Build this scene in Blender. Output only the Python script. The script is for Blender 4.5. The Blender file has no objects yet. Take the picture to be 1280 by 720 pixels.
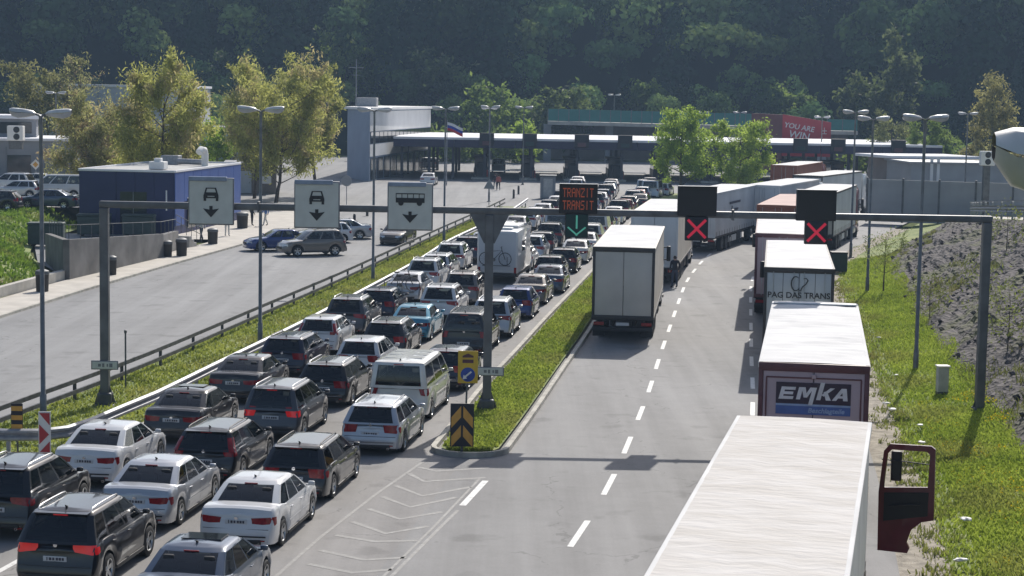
import bpy, bmesh, math, random
import numpy as np
from mathutils import Vector, Matrix

scene = bpy.context.scene
R = math.radians
random.seed(7)
rng = np.random.default_rng(11)

# ---------------------------------------------------------------- camera
cam_data = bpy.data.cameras.new('camera')
cam = bpy.data.objects.new('camera', cam_data)
scene.collection.objects.link(cam)
cam_data.sensor_width = 36.0
cam_data.lens = 2340.7 / 1280.0 * 36.0
cam_data.clip_start = 0.5
cam_data.clip_end = 3000.0
PITCH, ROLL = 0.102, 0.017
fw = Vector((0, math.cos(PITCH), -math.sin(PITCH)))
rt = Vector((1, 0, 0))
up = rt.cross(fw)
r2 = rt * math.cos(ROLL) + up * math.sin(ROLL)
u2 = -rt * math.sin(ROLL) + up * math.cos(ROLL)
cam.matrix_world = Matrix(((r2.x, u2.x, -fw.x, 0), (r2.y, u2.y, -fw.y, 0), (r2.z, u2.z, -fw.z, 10.06), (0, 0, 0, 1)))
scene.camera = cam

# ---------------------------------------------------------------- sky and sun
SUN_EL, SUN_AZ = R(40.5), R(17.0)          # azimuth measured from +Y towards +X
world = bpy.data.worlds.new('World')
scene.world = world
world.use_nodes = True
wn = world.node_tree
sky = wn.nodes.new('ShaderNodeTexSky')
sky.sky_type = 'NISHITA'
sky.sun_disc = False
sky.sun_elevation = SUN_EL
sky.sun_rotation = SUN_AZ
sky.air_density = 1.0
sky.dust_density = 2.2
sky.ozone_density = 1.0
bg = wn.nodes['Background']
bg.inputs['Strength'].default_value = 0.11
wn.links.new(sky.outputs['Color'], bg.inputs['Color'])
sun_data = bpy.data.lights.new('sun', 'SUN')
sun_data.energy = 4.4
sun_data.angle = R(0.53)
sun_data.color = (1.0, 0.945, 0.87)
sun = bpy.data.objects.new('sun', sun_data)
scene.collection.objects.link(sun)
sd = Vector((math.sin(SUN_AZ) * math.cos(SUN_EL), math.cos(SUN_AZ) * math.cos(SUN_EL), math.sin(SUN_EL)))
sun.rotation_euler = sd.to_track_quat('Z', 'Y').to_euler()
sun.location = (30, 80, 90)

scene.view_settings.view_transform = 'Standard'
scene.view_settings.look = 'None'
scene.view_settings.gamma = 1.0
scene.view_settings.exposure = 0.17
scene.view_settings.use_curve_mapping = False
scene.render.engine = 'CYCLES'
scene.cycles.max_bounces = 6
scene.cycles.diffuse_bounces = 3
scene.cycles.glossy_bounces = 3
scene.cycles.transmission_bounces = 4
scene.cycles.volume_bounces = 0
scene.cycles.transparent_max_bounces = 16
scene.cycles.sample_clamp_indirect = 6.0
scene.cycles.use_denoising = True
try:
    scene.cycles.denoiser = 'OPENIMAGEDENOISE'
except Exception:
    pass

# ---------------------------------------------------------------- materials
MATS = {}
def mat(name, col, rough=0.6, metal=0.0, coat=0.0, var=0.12, scale=4.0, bump=0.0, bscale=40.0, spec=0.5, emit=None, estr=0.0, detail=4.0, col2=None, stretch=None, coords='Object'):
    """Principled surface whose colour wanders with a noise field."""
    if name in MATS:
        return MATS[name]
    m = bpy.data.materials.new(name)
    m.use_nodes = True
    nt = m.node_tree
    b = nt.nodes['Principled BSDF']
    b.inputs['Roughness'].default_value = rough
    b.inputs['Metallic'].default_value = metal
    b.inputs['Specular IOR Level'].default_value = spec
    if coat:
        b.inputs['Coat Weight'].default_value = coat
        b.inputs['Coat Roughness'].default_value = 0.04
    tc = nt.nodes.new('ShaderNodeTexCoord')
    src = tc.outputs[coords]
    if stretch:
        mp = nt.nodes.new('ShaderNodeMapping')
        mp.inputs['Scale'].default_value = stretch
        nt.links.new(src, mp.inputs['Vector'])
        src = mp.outputs['Vector']
    no = nt.nodes.new('ShaderNodeTexNoise')
    no.inputs['Scale'].default_value = scale
    no.inputs['Detail'].default_value = detail
    nt.links.new(src, no.inputs['Vector'])
    rp = nt.nodes.new('ShaderNodeValToRGB')
    c = Vector(col)
    d = Vector(col2) if col2 else c * (1 + var)
    a = c if col2 else c * (1 - var)
    rp.color_ramp.elements[0].position = 0.35
    rp.color_ramp.elements[1].position = 0.65
    rp.color_ramp.elements[0].color = (*[max(0, v) for v in a], 1)
    rp.color_ramp.elements[1].color = (*[min(1, v) for v in d], 1)
    nt.links.new(no.outputs['Fac'], rp.inputs['Fac'])
    nt.links.new(rp.outputs['Color'], b.inputs['Base Color'])
    if bump:
        bn = nt.nodes.new('ShaderNodeTexNoise')
        bn.inputs['Scale'].default_value = bscale
        bn.inputs['Detail'].default_value = 3.0
        nt.links.new(src, bn.inputs['Vector'])
        bp = nt.nodes.new('ShaderNodeBump')
        bp.inputs['Strength'].default_value = bump
        bp.inputs['Distance'].default_value = 0.05
        nt.links.new(bn.outputs['Fac'], bp.inputs['Height'])
        nt.links.new(bp.outputs['Normal'], b.inputs['Normal'])
    if emit:
        b.inputs['Emission Color'].default_value = (*emit, 1)
        b.inputs['Emission Strength'].default_value = estr
    MATS[name] = m
    return m

def asphalt(name, base, warm=0.0):
    """Aged asphalt: broad tone patches, wheel-track streaks along the road, fine aggregate."""
    m = bpy.data.materials.new(name)
    m.use_nodes = True
    nt = m.node_tree
    N, Lk = nt.nodes, nt.links
    b = N['Principled BSDF']
    b.inputs['Roughness'].default_value = 0.82
    b.inputs['Specular IOR Level'].default_value = 0.35
    tc = N.new('ShaderNodeTexCoord')
    mp = N.new('ShaderNodeMapping')
    mp.inputs['Rotation'].default_value = (0, 0, R(8))
    mp.inputs['Scale'].default_value = (0.9, 0.035, 1)
    Lk.new(tc.outputs['Object'], mp.inputs['Vector'])
    def noise(sc, src, det=4.0, rough=0.5):
        n = N.new('ShaderNodeTexNoise')
        n.inputs['Scale'].default_value = sc
        n.inputs['Detail'].default_value = det
        n.inputs['Roughness'].default_value = rough
        Lk.new(src, n.inputs['Vector'])
        return n.outputs['Fac']
    streak = noise(1.0, mp.outputs['Vector'], 5, 0.6)
    patch = noise(0.09, tc.outputs['Object'], 5, 0.6)
    fine = noise(14.0, tc.outputs['Object'], 6, 0.75)
    mid = noise(1.3, tc.outputs['Object'], 5, 0.65)
    def mth(op, a, bb):
        n = N.new('ShaderNodeMath')
        n.operation = op
        for i, v in enumerate((a, bb)):
            if isinstance(v, (int, float)):
                n.inputs[i].default_value = v
            else:
                Lk.new(v, n.inputs[i])
        return n.outputs[0]
    s = mth('ADD', mth('MULTIPLY', streak, 0.75), mth('MULTIPLY', patch, 0.45))
    s = mth('ADD', s, mth('MULTIPLY', fine, 0.30))
    s = mth('ADD', s, mth('MULTIPLY', mid, 0.25))
    s = mth('SUBTRACT', s, 0.875)
    v = mth('ADD', mth('MULTIPLY', s, 1.15), 1.0)
    spots = noise(0.75, tc.outputs['Object'], 3, 0.5)
    sp = mth('MULTIPLY', mth('MAXIMUM', mth('SUBTRACT', spots, 0.60), 0.0), 2.2)
    v = mth('SUBTRACT', v, mth('MINIMUM', sp, 0.22))
    vv = N.new('ShaderNodeCombineColor')
    for i, c in enumerate((base * (1 + warm), base, base * (1 - warm))):
        Lk.new(mth('MULTIPLY', v, c), vv.inputs[i])
    # cracks and sealed joints
    vo = N.new('ShaderNodeTexVoronoi')
    vo.feature = 'DISTANCE_TO_EDGE'
    vo.inputs['Scale'].default_value = 0.16
    wob = N.new('ShaderNodeMix')
    wob.data_type = 'VECTOR'
    wob.inputs['Factor'].default_value = 0.11
    nz = N.new('ShaderNodeTexNoise')
    nz.inputs['Scale'].default_value = 0.8
    nz.inputs['Detail'].default_value = 6
    Lk.new(tc.outputs['Object'], nz.inputs['Vector'])
    va = N.new('ShaderNodeVectorMath')
    va.operation = 'MULTIPLY_ADD'
    va.inputs[1].default_value = (2.5, 2.5, 0)
    Lk.new(nz.outputs['Color'], va.inputs[0])
    Lk.new(tc.outputs['Object'], va.inputs[2])
    Lk.new(va.outputs[0], vo.inputs['Vector'])
    cr = mth('LESS_THAN', vo.outputs['Distance'], 0.0045)
    cr = mth('MULTIPLY', cr, mth('GREATER_THAN', mid, 0.52))
    mx = N.new('ShaderNodeMix')
    mx.data_type = 'RGBA'
    Lk.new(mth('MULTIPLY', cr, 0.45), mx.inputs['Factor'])
    Lk.new(vv.outputs[0], mx.inputs[6])
    mx.inputs[7].default_value = (base * .35, base * .35, base * .35, 1)
    Lk.new(mx.outputs[2], b.inputs['Base Color'])
    bp = N.new('ShaderNodeBump')
    bp.inputs['Strength'].default_value = 0.25
    bp.inputs['Distance'].default_value = 0.02
    Lk.new(fine, bp.inputs['Height'])
    Lk.new(bp.outputs['Normal'], b.inputs['Normal'])
    MATS[name] = m
    return m

def worn_paint(name, col, under, keep):
    """Road paint rubbed away in flecks so the asphalt shows through."""
    m = bpy.data.materials.new(name)
    m.use_nodes = True
    nt = m.node_tree
    b = nt.nodes['Principled BSDF']
    b.inputs['Roughness'].default_value = 0.7
    tc = nt.nodes.new('ShaderNodeTexCoord')
    n = nt.nodes.new('ShaderNodeTexNoise')
    n.inputs['Scale'].default_value = 5.0
    n.inputs['Detail'].default_value = 8
    n.inputs['Roughness'].default_value = 0.75
    nt.links.new(tc.outputs['Object'], n.inputs['Vector'])
    rp = nt.nodes.new('ShaderNodeValToRGB')
    rp.color_ramp.elements[0].position = keep - 0.07
    rp.color_ramp.elements[1].position = keep + 0.07
    rp.color_ramp.elements[0].color = (*col, 1)
    rp.color_ramp.elements[1].color = (*under, 1)
    nt.links.new(n.outputs['Fac'], rp.inputs['Fac'])
    nt.links.new(rp.outputs['Color'], b.inputs['Base Color'])
    MATS[name] = m
    return m

def leaf_mat(name, trans=0.35, rough=0.6, spec=.25):
    """Leaf colour comes from a per-leaf attribute; part of the light passes through."""
    m = bpy.data.materials.new(name)
    m.use_nodes = True
    nt = m.node_tree
    out = nt.nodes['Material Output']
    b = nt.nodes['Principled BSDF']
    b.inputs['Roughness'].default_value = rough
    b.inputs['Specular IOR Level'].default_value = spec
    at = nt.nodes.new('ShaderNodeAttribute')
    at.attribute_name = 'leaf'
    nt.links.new(at.outputs['Color'], b.inputs['Base Color'])
    tr = nt.nodes.new('ShaderNodeBsdfTranslucent')
    nt.links.new(at.outputs['Color'], tr.inputs['Color'])
    mx = nt.nodes.new('ShaderNodeMixShader')
    mx.inputs['Fac'].default_value = trans
    nt.links.new(b.outputs[0], mx.inputs[1])
    nt.links.new(tr.outputs[0], mx.inputs[2])
    nt.links.new(mx.outputs[0], out.inputs['Surface'])
    MATS[name] = m
    return m

asphalt('asphalt', 0.215, 0.008)
asphalt('asphalt_queue', 0.215, 0.03)
asphalt('asphalt_side', 0.222, -0.005)
worn_paint('road_paint', (0.66, 0.66, 0.64), (0.27, 0.27, 0.27), 0.60)
worn_paint('faded_paint', (0.30, 0.30, 0.288), (0.225, 0.22, 0.21), 0.44)
leaf_mat('leaf', 0.62)
leaf_mat('forest_leaf', 0.25, 1.0, 0.0)
leaf_mat('grass_blade', 0.45)
mat('grass_ground', (0.10, 0.15, 0.026), 0.9, var=.3, scale=.6, bump=.6, bscale=6, detail=8, col2=(0.22, 0.25, 0.07))
mat('dry_bank', (0.22, 0.16, 0.09), 0.95, scale=.5, col2=(0.12, 0.13, 0.04), bump=.6, bscale=5, detail=8)
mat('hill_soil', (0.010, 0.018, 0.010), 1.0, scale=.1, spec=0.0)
mat('field', (0.07, 0.09, 0.03), 1.0, spec=.05, scale=.05, col2=(.12, .13, .05))
mat('concrete', (0.42, 0.40, 0.36), 0.85, scale=1.2, var=.14, bump=.2, detail=7)
mat('pale_paving', (0.46, 0.43, 0.38), 0.85, scale=.8, var=.12, bump=.15, detail=7)
mat('kerb_stone', (0.40, 0.38, 0.33), 0.85, scale=2.5, var=.22, bump=.2, detail=7)
mat('retaining', (0.15, 0.145, 0.14), 0.9, scale=.7, var=.3, bump=.3, detail=8)
mat('gravel', (0.30, 0.27, 0.22), 0.95, scale=3.0, var=.3, bump=.8, bscale=18, detail=9)
mat('galvanised', (0.30, 0.31, 0.33), 0.58, 0.5, scale=6, var=.15)
mat('dull_steel', (0.12, 0.125, 0.13), 0.55, 0.5, scale=3, var=.25)
mat('dark_rail', (0.10, 0.10, 0.105), 0.6, 0.4, scale=3, var=.3)
mat('lamp_pole', (0.17, 0.175, 0.18), 0.5, 0.5, scale=3, var=.2)
mat('gantry_steel', (0.13, 0.135, 0.145), 0.5, 0.45, scale=2, var=.2)
mat('lamp_shell', (0.62, 0.62, 0.60), 0.35, 0.2, scale=5, var=.1)
mat('lamp_bowl', (0.46, 0.46, 0.50), 0.35, 0.0, scale=5, var=.1)
mat('sign_face', (0.52, 0.54, 0.51), 0.45, scale=3, var=.05)
mat('sign_edge', (0.17, 0.18, 0.20), 0.5, .3)
mat('sign_cap', (0.22, 0.27, 0.36), 0.45, .2)
mat('sign_black', (0.012, 0.012, 0.014), 0.5)
mat('board_black', (0.012, 0.013, 0.02), 0.55)
mat('led_amber', (0.14, 0.035, 0.015), 0.5, emit=(1.0, 0.20, 0.08), estr=0.15)
mat('led_red', (0.25, 0.012, 0.03), 0.5, emit=(1.0, 0.03, 0.09), estr=0.26)
mat('led_green', (0.06, 0.28, 0.22), 0.5, emit=(0.18, 0.75, 0.55), estr=0.20)
mat('led_panel', (0.005, 0.035, 0.035), 0.5)
mat('warn_yellow', (0.62, 0.40, 0.03), 0.5, var=.08)
mat('warn_orange', (0.58, 0.30, 0.05), 0.5, var=.1)
mat('warn_red', (0.42, 0.03, 0.035), 0.5, var=.08)
mat('warn_white', (0.72, 0.70, 0.66), 0.5, var=.06)
mat('mandatory_blue', (0.02, 0.06, 0.30), 0.4)
mat('rubber', (0.012, 0.012, 0.012), 0.75, var=.3)
mat('alloy', (0.48, 0.49, 0.50), 0.3, 0.85)
def car_glass():
    """Tinted glass: part passes through, the rest mirrors the sky by angle."""
    m = bpy.data.materials.new('car_glass')
    m.use_nodes = True
    nt = m.node_tree
    nt.nodes.remove(nt.nodes['Principled BSDF'])
    tr = nt.nodes.new('ShaderNodeBsdfTransparent')
    tr.inputs['Color'].default_value = (.30, .335, .33, 1)
    gl = nt.nodes.new('ShaderNodeBsdfGlossy')
    gl.inputs['Roughness'].default_value = .03
    gl.inputs['Color'].default_value = (.95, .97, 1, 1)
    fr = nt.nodes.new('ShaderNodeFresnel')
    fr.inputs['IOR'].default_value = 1.62
    mx = nt.nodes.new('ShaderNodeMixShader')
    nt.links.new(fr.outputs[0], mx.inputs['Fac'])
    nt.links.new(tr.outputs[0], mx.inputs[1])
    nt.links.new(gl.outputs[0], mx.inputs[2])
    nt.links.new(mx.outputs[0], nt.nodes['Material Output'].inputs['Surface'])
    MATS['car_glass'] = m
car_glass()
mat('dark_glass', (0.006, 0.008, 0.010), 0.05, spec=0.85, var=.05)
mat('cabin_trim', (0.030, 0.030, 0.032), 0.8, var=.2)
mat('tail_red', (0.24, 0.005, 0.008), 0.15, coat=.35, var=.25, scale=14, spec=.3)
mat('brake_red', (0.42, 0.008, 0.012), 0.12, coat=.4, emit=(1.0, 0.02, 0.02), estr=0.16)
mat('head_lamp', (0.55, 0.57, 0.60), 0.1, .3, coat=.5)
mat('trim_black', (0.016, 0.016, 0.017), 0.5)
mat('chrome', (0.62, 0.62, 0.63), 0.18, 0.9)
mat('plate_white', (0.52, 0.53, 0.54), 0.4, var=.05)
mat('plate_ink', (0.03, 0.03, 0.05), 0.5)
mat('tarp_white', (0.54, 0.515, 0.48), 0.9, spec=.08, scale=1.6, var=.07, bump=.55, bscale=4.0, detail=9, stretch=(.6, 1.5, 1), col2=(.62, .60, .575))
mat('trailer_white', (0.64, 0.64, 0.635), 0.8, spec=.12, scale=.7, var=.07, detail=6)
mat('trailer_side', (0.50, 0.52, 0.54), 0.5, scale=.6, var=.10, detail=6)
mat('trailer_cream', (0.52, 0.48, 0.41), 0.5, scale=.8, var=.10, detail=6)
mat('trailer_door', (0.50, 0.47, 0.43), 0.5, scale=.8, var=.08, detail=6)
mat('door_silver', (0.42, 0.44, 0.46), 0.4, .4, scale=.8, var=.07)
mat('door_mauve', (0.42, 0.33, 0.36), 0.5, scale=.8, var=.07)
mat('frame_dark', (0.035, 0.033, 0.035), 0.5)
mat('frame_maroon', (0.10, 0.035, 0.045), 0.45)
mat('container_brick', (0.26, 0.09, 0.05), 0.6, scale=1, var=.15)
mat('roof_pink', (0.50, 0.37, 0.33), 0.85, scale=.8, var=.1)
mat('chassis', (0.02, 0.02, 0.022), 0.7, var=.3)
mat('emka_navy', (0.012, 0.012, 0.035), 0.4)
mat('emka_blue', (0.05, 0.12, 0.34), 0.4)
mat('emka_letter', (0.62, 0.63, 0.66), 0.4)
mat('emka_pale', (0.25, 0.36, 0.55), 0.4)
mat('maroon_paint', (0.12, 0.012, 0.022), 0.3, coat=.7)
mat('maroon_trim', (0.045, 0.010, 0.013), 0.6)
mat('clear_glass', (0.35, 0.38, 0.38), 0.05, var=.02)
mat('bark', (0.085, 0.065, 0.05), 0.9, var=.3, scale=5)
mat('blue_shaded', (0.010, 0.016, 0.085), 0.5, scale=.6, var=.10)  # same cladding on the shaded side, shade put into a darker blue
mat('blue_sunlit', (0.034, 0.085, 0.30), 0.5, scale=.6, var=.08)  # same cladding on the sunny side, sunlight put into a paler blue
mat('roof_felt', (0.40, 0.40, 0.39), 0.8, scale=.7, var=.12)
mat('grey_wall', (0.24, 0.25, 0.27), 0.8, scale=.4, var=.1)
mat('pale_wall', (0.46, 0.49, 0.53), 0.75, scale=.3, var=.07)
mat('white_wall', (0.70, 0.70, 0.69), 0.75, scale=.4, var=.06)
mat('bluegrey_wall', (0.25, 0.30, 0.38), 0.75, scale=.4, var=.06)
mat('brown_wall', (0.19, 0.165, 0.15), 0.8, scale=.6, var=.12)
mat('window_dark', (0.02, 0.025, 0.032), 0.08, spec=.6)
mat('canopy_white', (0.72, 0.72, 0.74), 0.85, scale=.4, var=.05)
mat('canopy_navy', (0.014, 0.014, 0.055), 0.5, scale=.4, var=.15)
mat('canopy_under', (0.05, 0.05, 0.065), 0.7)
mat('booth_dark', (0.018, 0.018, 0.024), 0.4, var=.2)
mat('teal_panel', (0.03, 0.19, 0.17), 0.5, scale=.5, var=.15)
mat('poster_red', (0.42, 0.03, 0.045), 0.5, scale=.4, var=.06)
mat('poster_side', (0.16, 0.05, 0.05), 0.6, scale=.4, var=.1)
mat('poster_white', (0.72, 0.68, 0.68), 0.5)
mat('bin_green', (0.03, 0.05, 0.045), 0.6)
mat('bin_dark', (0.025, 0.022, 0.02), 0.6)
mat('cabinet_grey', (0.42, 0.42, 0.41), 0.55)
mat('cloth_dark', (0.02, 0.02, 0.027), 0.9)
mat('cloth_jeans', (0.05, 0.06, 0.09), 0.9)
mat('cloth_blue', (0.08, 0.17, 0.38), 0.9)
mat('cloth_pale', (0.55, 0.54, 0.5), 0.9)
mat('cloth_red', (0.40, 0.12, 0.10), 0.9)
mat('skin', (0.42, 0.25, 0.18), 0.6)
mat('hair', (0.02, 0.014, 0.01), 0.7)
mat('litter', (0.68, 0.68, 0.66), 0.6)
mat('flag_white', (0.7, 0.7, 0.7), 0.8)
mat('flag_blue', (0.03, 0.06, 0.35), 0.8)
mat('flag_red', (0.45, 0.03, 0.04), 0.8)
mat('haze_wall', (0.30, 0.31, 0.32), 0.5, scale=.5, var=.1)

PAINT = {}
for k, c, me_, ro in (
        ('black', (0.007, 0.007, 0.009), 0.0, .3), ('charcoal', (0.022, 0.022, 0.024), .3, .32), ('navy', (0.008, 0.011, 0.030), .15, .3),
        ('graphite', (0.060, 0.062, 0.070), .4, .33), ('grey', (0.17, 0.18, 0.20), .45, .34), ('silver', (0.42, 0.44, 0.47), .5, .34),
        ('white', (0.58, 0.59, 0.60), 0.0, .3), ('teal', (0.06, 0.26, 0.37), .3, .3), ('blue', (0.018, 0.045, 0.18), .25, .3),
        ('taupe', (0.17, 0.155, 0.14), .4, .33), ('red', (0.22, 0.03, 0.03), .1, .3), ('slate', (0.05, 0.075, 0.12), .35, .3), ('pearl', (0.60, 0.60, 0.58), .1, .3)):
    PAINT[k] = mat('paint_' + k, c, ro, me_, coat=1.0, var=.04, scale=1.5, spec=.25)

# ---------------------------------------------------------------- mesh helpers
LINK = scene.collection.objects.link
class MB:
    """Collects shapes; build() links them as one mesh object."""
    def __init__(s):
        s.v, s.f, s.m = [], [], []
    def add(s, vs, fs, mi=0):
        o = len(s.v)
        s.v += [tuple(p) for p in vs]
        s.f += [tuple(i + o for i in q) for q in fs]
        s.m += [mi] * len(fs)
        return s
    def box(s, c, d, rz=0.0, mi=0, taper=1.0, tilt=None):
        x, y, z = d[0] / 2, d[1] / 2, d[2] / 2
        P = [(-x, -y, -z), (x, -y, -z), (x, y, -z), (-x, y, -z), (-x * taper, -y * taper, z), (x * taper, -y * taper, z), (x * taper, y * taper, z), (-x * taper, y * taper, z)]
        M = Matrix.Rotation(rz, 3, 'Z')
        if tilt is not None:
            M = M @ tilt
        P = [M @ Vector(p) + Vector(c) for p in P]
        return s.add(P, [(0, 3, 2, 1), (4, 5, 6, 7), (0, 1, 5, 4), (1, 2, 6, 5), (2, 3, 7, 6), (3, 0, 4, 7)], mi)
    def rbox(s, c, d, b=0.02, rz=0.0, mi=0):
        """Box with chamfered edges."""
        bm = bmesh.new()
        bmesh.ops.create_cube(bm, size=1.0)
        for v in bm.verts:
            v.co = Vector((v.co.x * d[0], v.co.y * d[1], v.co.z * d[2]))
        bmesh.ops.bevel(bm, geom=bm.edges[:] + bm.verts[:], offset=min(b, min(d) * .45), segments=2, affect='EDGES', profile=0.5)
        M = Matrix.Rotation(rz, 3, 'Z')
        bm.verts.ensure_lookup_table()
        vs = [M @ v.co + Vector(c) for v in bm.verts]
        fs = [[v.index for v in f.verts] for f in bm.faces]
        bm.free()
        return s.add(vs, fs, mi)
    def tube(s, pts, rad, n=8, mi=0, caps=True):
        pts = [Vector(p) for p in pts]
        rr = rad if isinstance(rad, (list, tuple)) else [rad] * len(pts)
        o = len(s.v)
        up0 = None
        for i, p in enumerate(pts):
            a = pts[max(i - 1, 0)]; b = pts[min(i + 1, len(pts) - 1)]
            t = (b - a)
            t = t.normalized() if t.length > 1e-9 else Vector((0, 0, 1))
            if up0 is None:
                up0 = Vector((0, 0, 1)) if abs(t.z) < .9 else Vector((1, 0, 0))
            sx = t.cross(up0)
            if sx.length < 1e-6:
                sx = t.cross(Vector((0, 1, 0)))
            sx.normalize()
            sy = sx.cross(t).normalized()
            up0 = sy
            for k in range(n):
                an = 2 * math.pi * k / n
                s.v.append(tuple(p + (sx * math.cos(an) + sy * math.sin(an)) * rr[i]))
        for i in range(len(pts) - 1):
            for k in range(n):
                s.f.append((o + i * n + k, o + i * n + (k + 1) % n, o + (i + 1) * n + (k + 1) % n, o + (i + 1) * n + k)); s.m.append(mi)
        if caps:
            s.f.append(tuple(o + k for k in range(n))[::-1]); s.m.append(mi)
            e = o + (len(pts) - 1) * n
            s.f.append(tuple(e + k for k in range(n))); s.m.append(mi)
        return s
    def lathe(s, prof, c=(0, 0, 0), axis='Z', n=16, mi=0):
        o = len(s.v)
        for r, h in prof:
            for k in range(n):
                a = 2 * math.pi * k / n
                p = (r * math.cos(a), r * math.sin(a), h)
                if axis == 'X':
                    p = (h, r * math.cos(a), r * math.sin(a))
                elif axis == 'Y':
                    p = (r * math.cos(a), h, r * math.sin(a))
                s.v.append((p[0] + c[0], p[1] + c[1], p[2] + c[2]))
        for i in range(len(prof) - 1):
            for k in range(n):
                s.f.append((o + i * n + k, o + i * n + (k + 1) % n, o + (i + 1) * n + (k + 1) % n, o + (i + 1) * n + k)); s.m.append(mi)
        return s
    def prism(s, poly, frame, depth, mi=0):
        """Polygon (2-D) extruded: frame = (origin, xdir, ydir), thickness along their cross product."""
        o, a, b = [Vector(q) for q in frame]
        n = a.cross(b).normalized() * depth
        p0 = [o + a * x + b * y for x, y in poly]
        k = len(poly)
        vs = p0 + [p + n for p in p0]
        fs = [tuple(range(k))[::-1], tuple(range(k, 2 * k))] + [(i, (i + 1) % k, k + (i + 1) % k, k + i) for i in range(k)]
        return s.add(vs, fs, mi)
    def sweep(s, path, prof, mi=0, close=True):
        """Profile points (offset to the right, height) carried along a ground path of (x, y, z)."""
        o = len(s.v); k = len(prof)
        P = [Vector(p) for p in path]
        for i, p in enumerate(P):
            t = P[min(i + 1, len(P) - 1)] - P[max(i - 1, 0)]
            t.z = 0; t.normalize()
            rr = Vector((t.y, -t.x, 0))
            for dx, dz in prof:
                s.v.append(tuple(p + rr * dx + Vector((0, 0, dz))))
        for i in range(len(P) - 1):
            for j in range(k if close else k - 1):
                s.f.append((o + i * k + j, o + i * k + (j + 1) % k, o + (i + 1) * k + (j + 1) % k, o + (i + 1) * k + j)); s.m.append(mi)
        if close:
            s.f.append(tuple(o + j for j in range(k))[::-1]); s.m.append(mi)
            e = o + (len(P) - 1) * k
            s.f.append(tuple(e + j for j in range(k))); s.m.append(mi)
        return s
    def mesh(s, name, mats, smooth=None):
        me = bpy.data.meshes.new(name)
        me.from_pydata(s.v, [], s.f)
        for m in (mats if isinstance(mats, (list, tuple)) else [mats]):
            me.materials.append(MATS[m] if isinstance(m, str) else m)
        if len(me.materials) > 1:
            me.polygons.foreach_set('material_index', s.m)
        bm = bmesh.new(); bm.from_mesh(me)
        bmesh.ops.recalc_face_normals(bm, faces=bm.faces)
        bm.to_mesh(me); bm.free()
        if smooth:
            me.polygons.foreach_set('use_smooth', [True] * len(me.polygons))
            me.set_sharp_from_angle(angle=R(smooth))
        me.update()
        return me
    def build(s, name, mats, parent=None, smooth=None, loc=None, rz=None):
        return put(name, s.mesh(name, mats, smooth), parent, loc, rz)

def put(name, me, parent=None, loc=None, rz=None, paint=None):
    o = bpy.data.objects.new(name, me)
    LINK(o)
    if parent is not None:
        o.parent = parent
    if loc is not None:
        o.location = loc
    if rz is not None:
        o.rotation_euler = (0, 0, rz)
    if paint is not None:
        o.material_slots[0].link = 'OBJECT'
        o.material_slots[0].material = paint
    return o

def tag(o, label, cat, group=None):
    o['label'] = label
    o['category'] = cat
    if group:
        o['group'] = group
    return o
def structure(o, label=None):
    o['kind'] = 'structure'
    if label:
        o['label'] = label
    return o
def empty(name, loc=(0, 0, 0), rz=0.0):
    o = bpy.data.objects.new(name, None)
    o.empty_display_size = .3
    LINK(o)
    o.location = loc
    o.rotation_euler = (0, 0, rz)
    return o
def thing(name, label, cat, loc=(0, 0, 0), rz=0.0, group=None):
    return tag(empty(name, loc, rz), label, cat, group)

def text_mesh(name, body, size, m, depth=0.006, shear=0.0, bold=0.0, align='CENTER', spacing=1.0):
    cu = bpy.data.curves.new(name + '_curve', 'FONT')
    cu.body = body; cu.size = size; cu.shear = shear; cu.offset = bold
    cu.align_x = align; cu.align_y = 'CENTER'; cu.extrude = depth; cu.space_character = spacing
    cu.resolution_u = 3
    t = bpy.data.objects.new(name, cu)
    LINK(t)
    dg = bpy.context.evaluated_depsgraph_get()
    me = bpy.data.meshes.new_from_object(t.evaluated_get(dg))
    bpy.data.objects.remove(t); bpy.data.curves.remove(cu)
    me.materials.clear(); me.materials.append(MATS[m])
    return me
FACING = (math.pi / 2, 0, 0)            # text laid on a plane facing -Y

def quads(name, V, cols, m, extra=None):
    """Fast mesh of loose quads, V is (n,4,3); cols (n,3) goes to the 'leaf' attribute."""
    n = len(V)
    me = bpy.data.meshes.new(name)
    me.vertices.add(n * 4); me.loops.add(n * 4); me.polygons.add(n)
    me.vertices.foreach_set('co', V.reshape(-1).astype(np.float32))
    me.loops.foreach_set('vertex_index', np.arange(n * 4, dtype=np.int32))
    me.polygons.foreach_set('loop_start', np.arange(n, dtype=np.int32) * 4)
    me.polygons.foreach_set('loop_total', np.full(n, 4, dtype=np.int32))
    at = me.attributes.new('leaf', 'FLOAT_COLOR', 'POINT')
    c = np.ones((n, 4, 4), np.float32)
    c[:, :, :3] = cols[:, None, :]
    at.data.foreach_set('color', c.reshape(-1))
    me.materials.append(MATS[m])
    me.update(calc_edges=True)
    return me
def leaf_quads(C, size, upbias=0.0, aspect=1.0):
    """Randomly turned leaf-shaped quads at centres C."""
    n = len(C)
    a = rng.normal(size=(n, 3)); a[:, 2] += upbias
    a /= np.linalg.norm(a, axis=1)[:, None]
    b = rng.normal(size=(n, 3))
    b -= (b * a).sum(1)[:, None] * a
    b /= np.linalg.norm(b, axis=1)[:, None]
    s = (size * rng.uniform(.6, 1.35, n))[:, None]
    a = a * s * aspect; b = b * s * .6
    return np.stack([C - a, C + b * .9 - a * .1, C + a, C - b * .9 + a * .1], 1)

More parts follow.
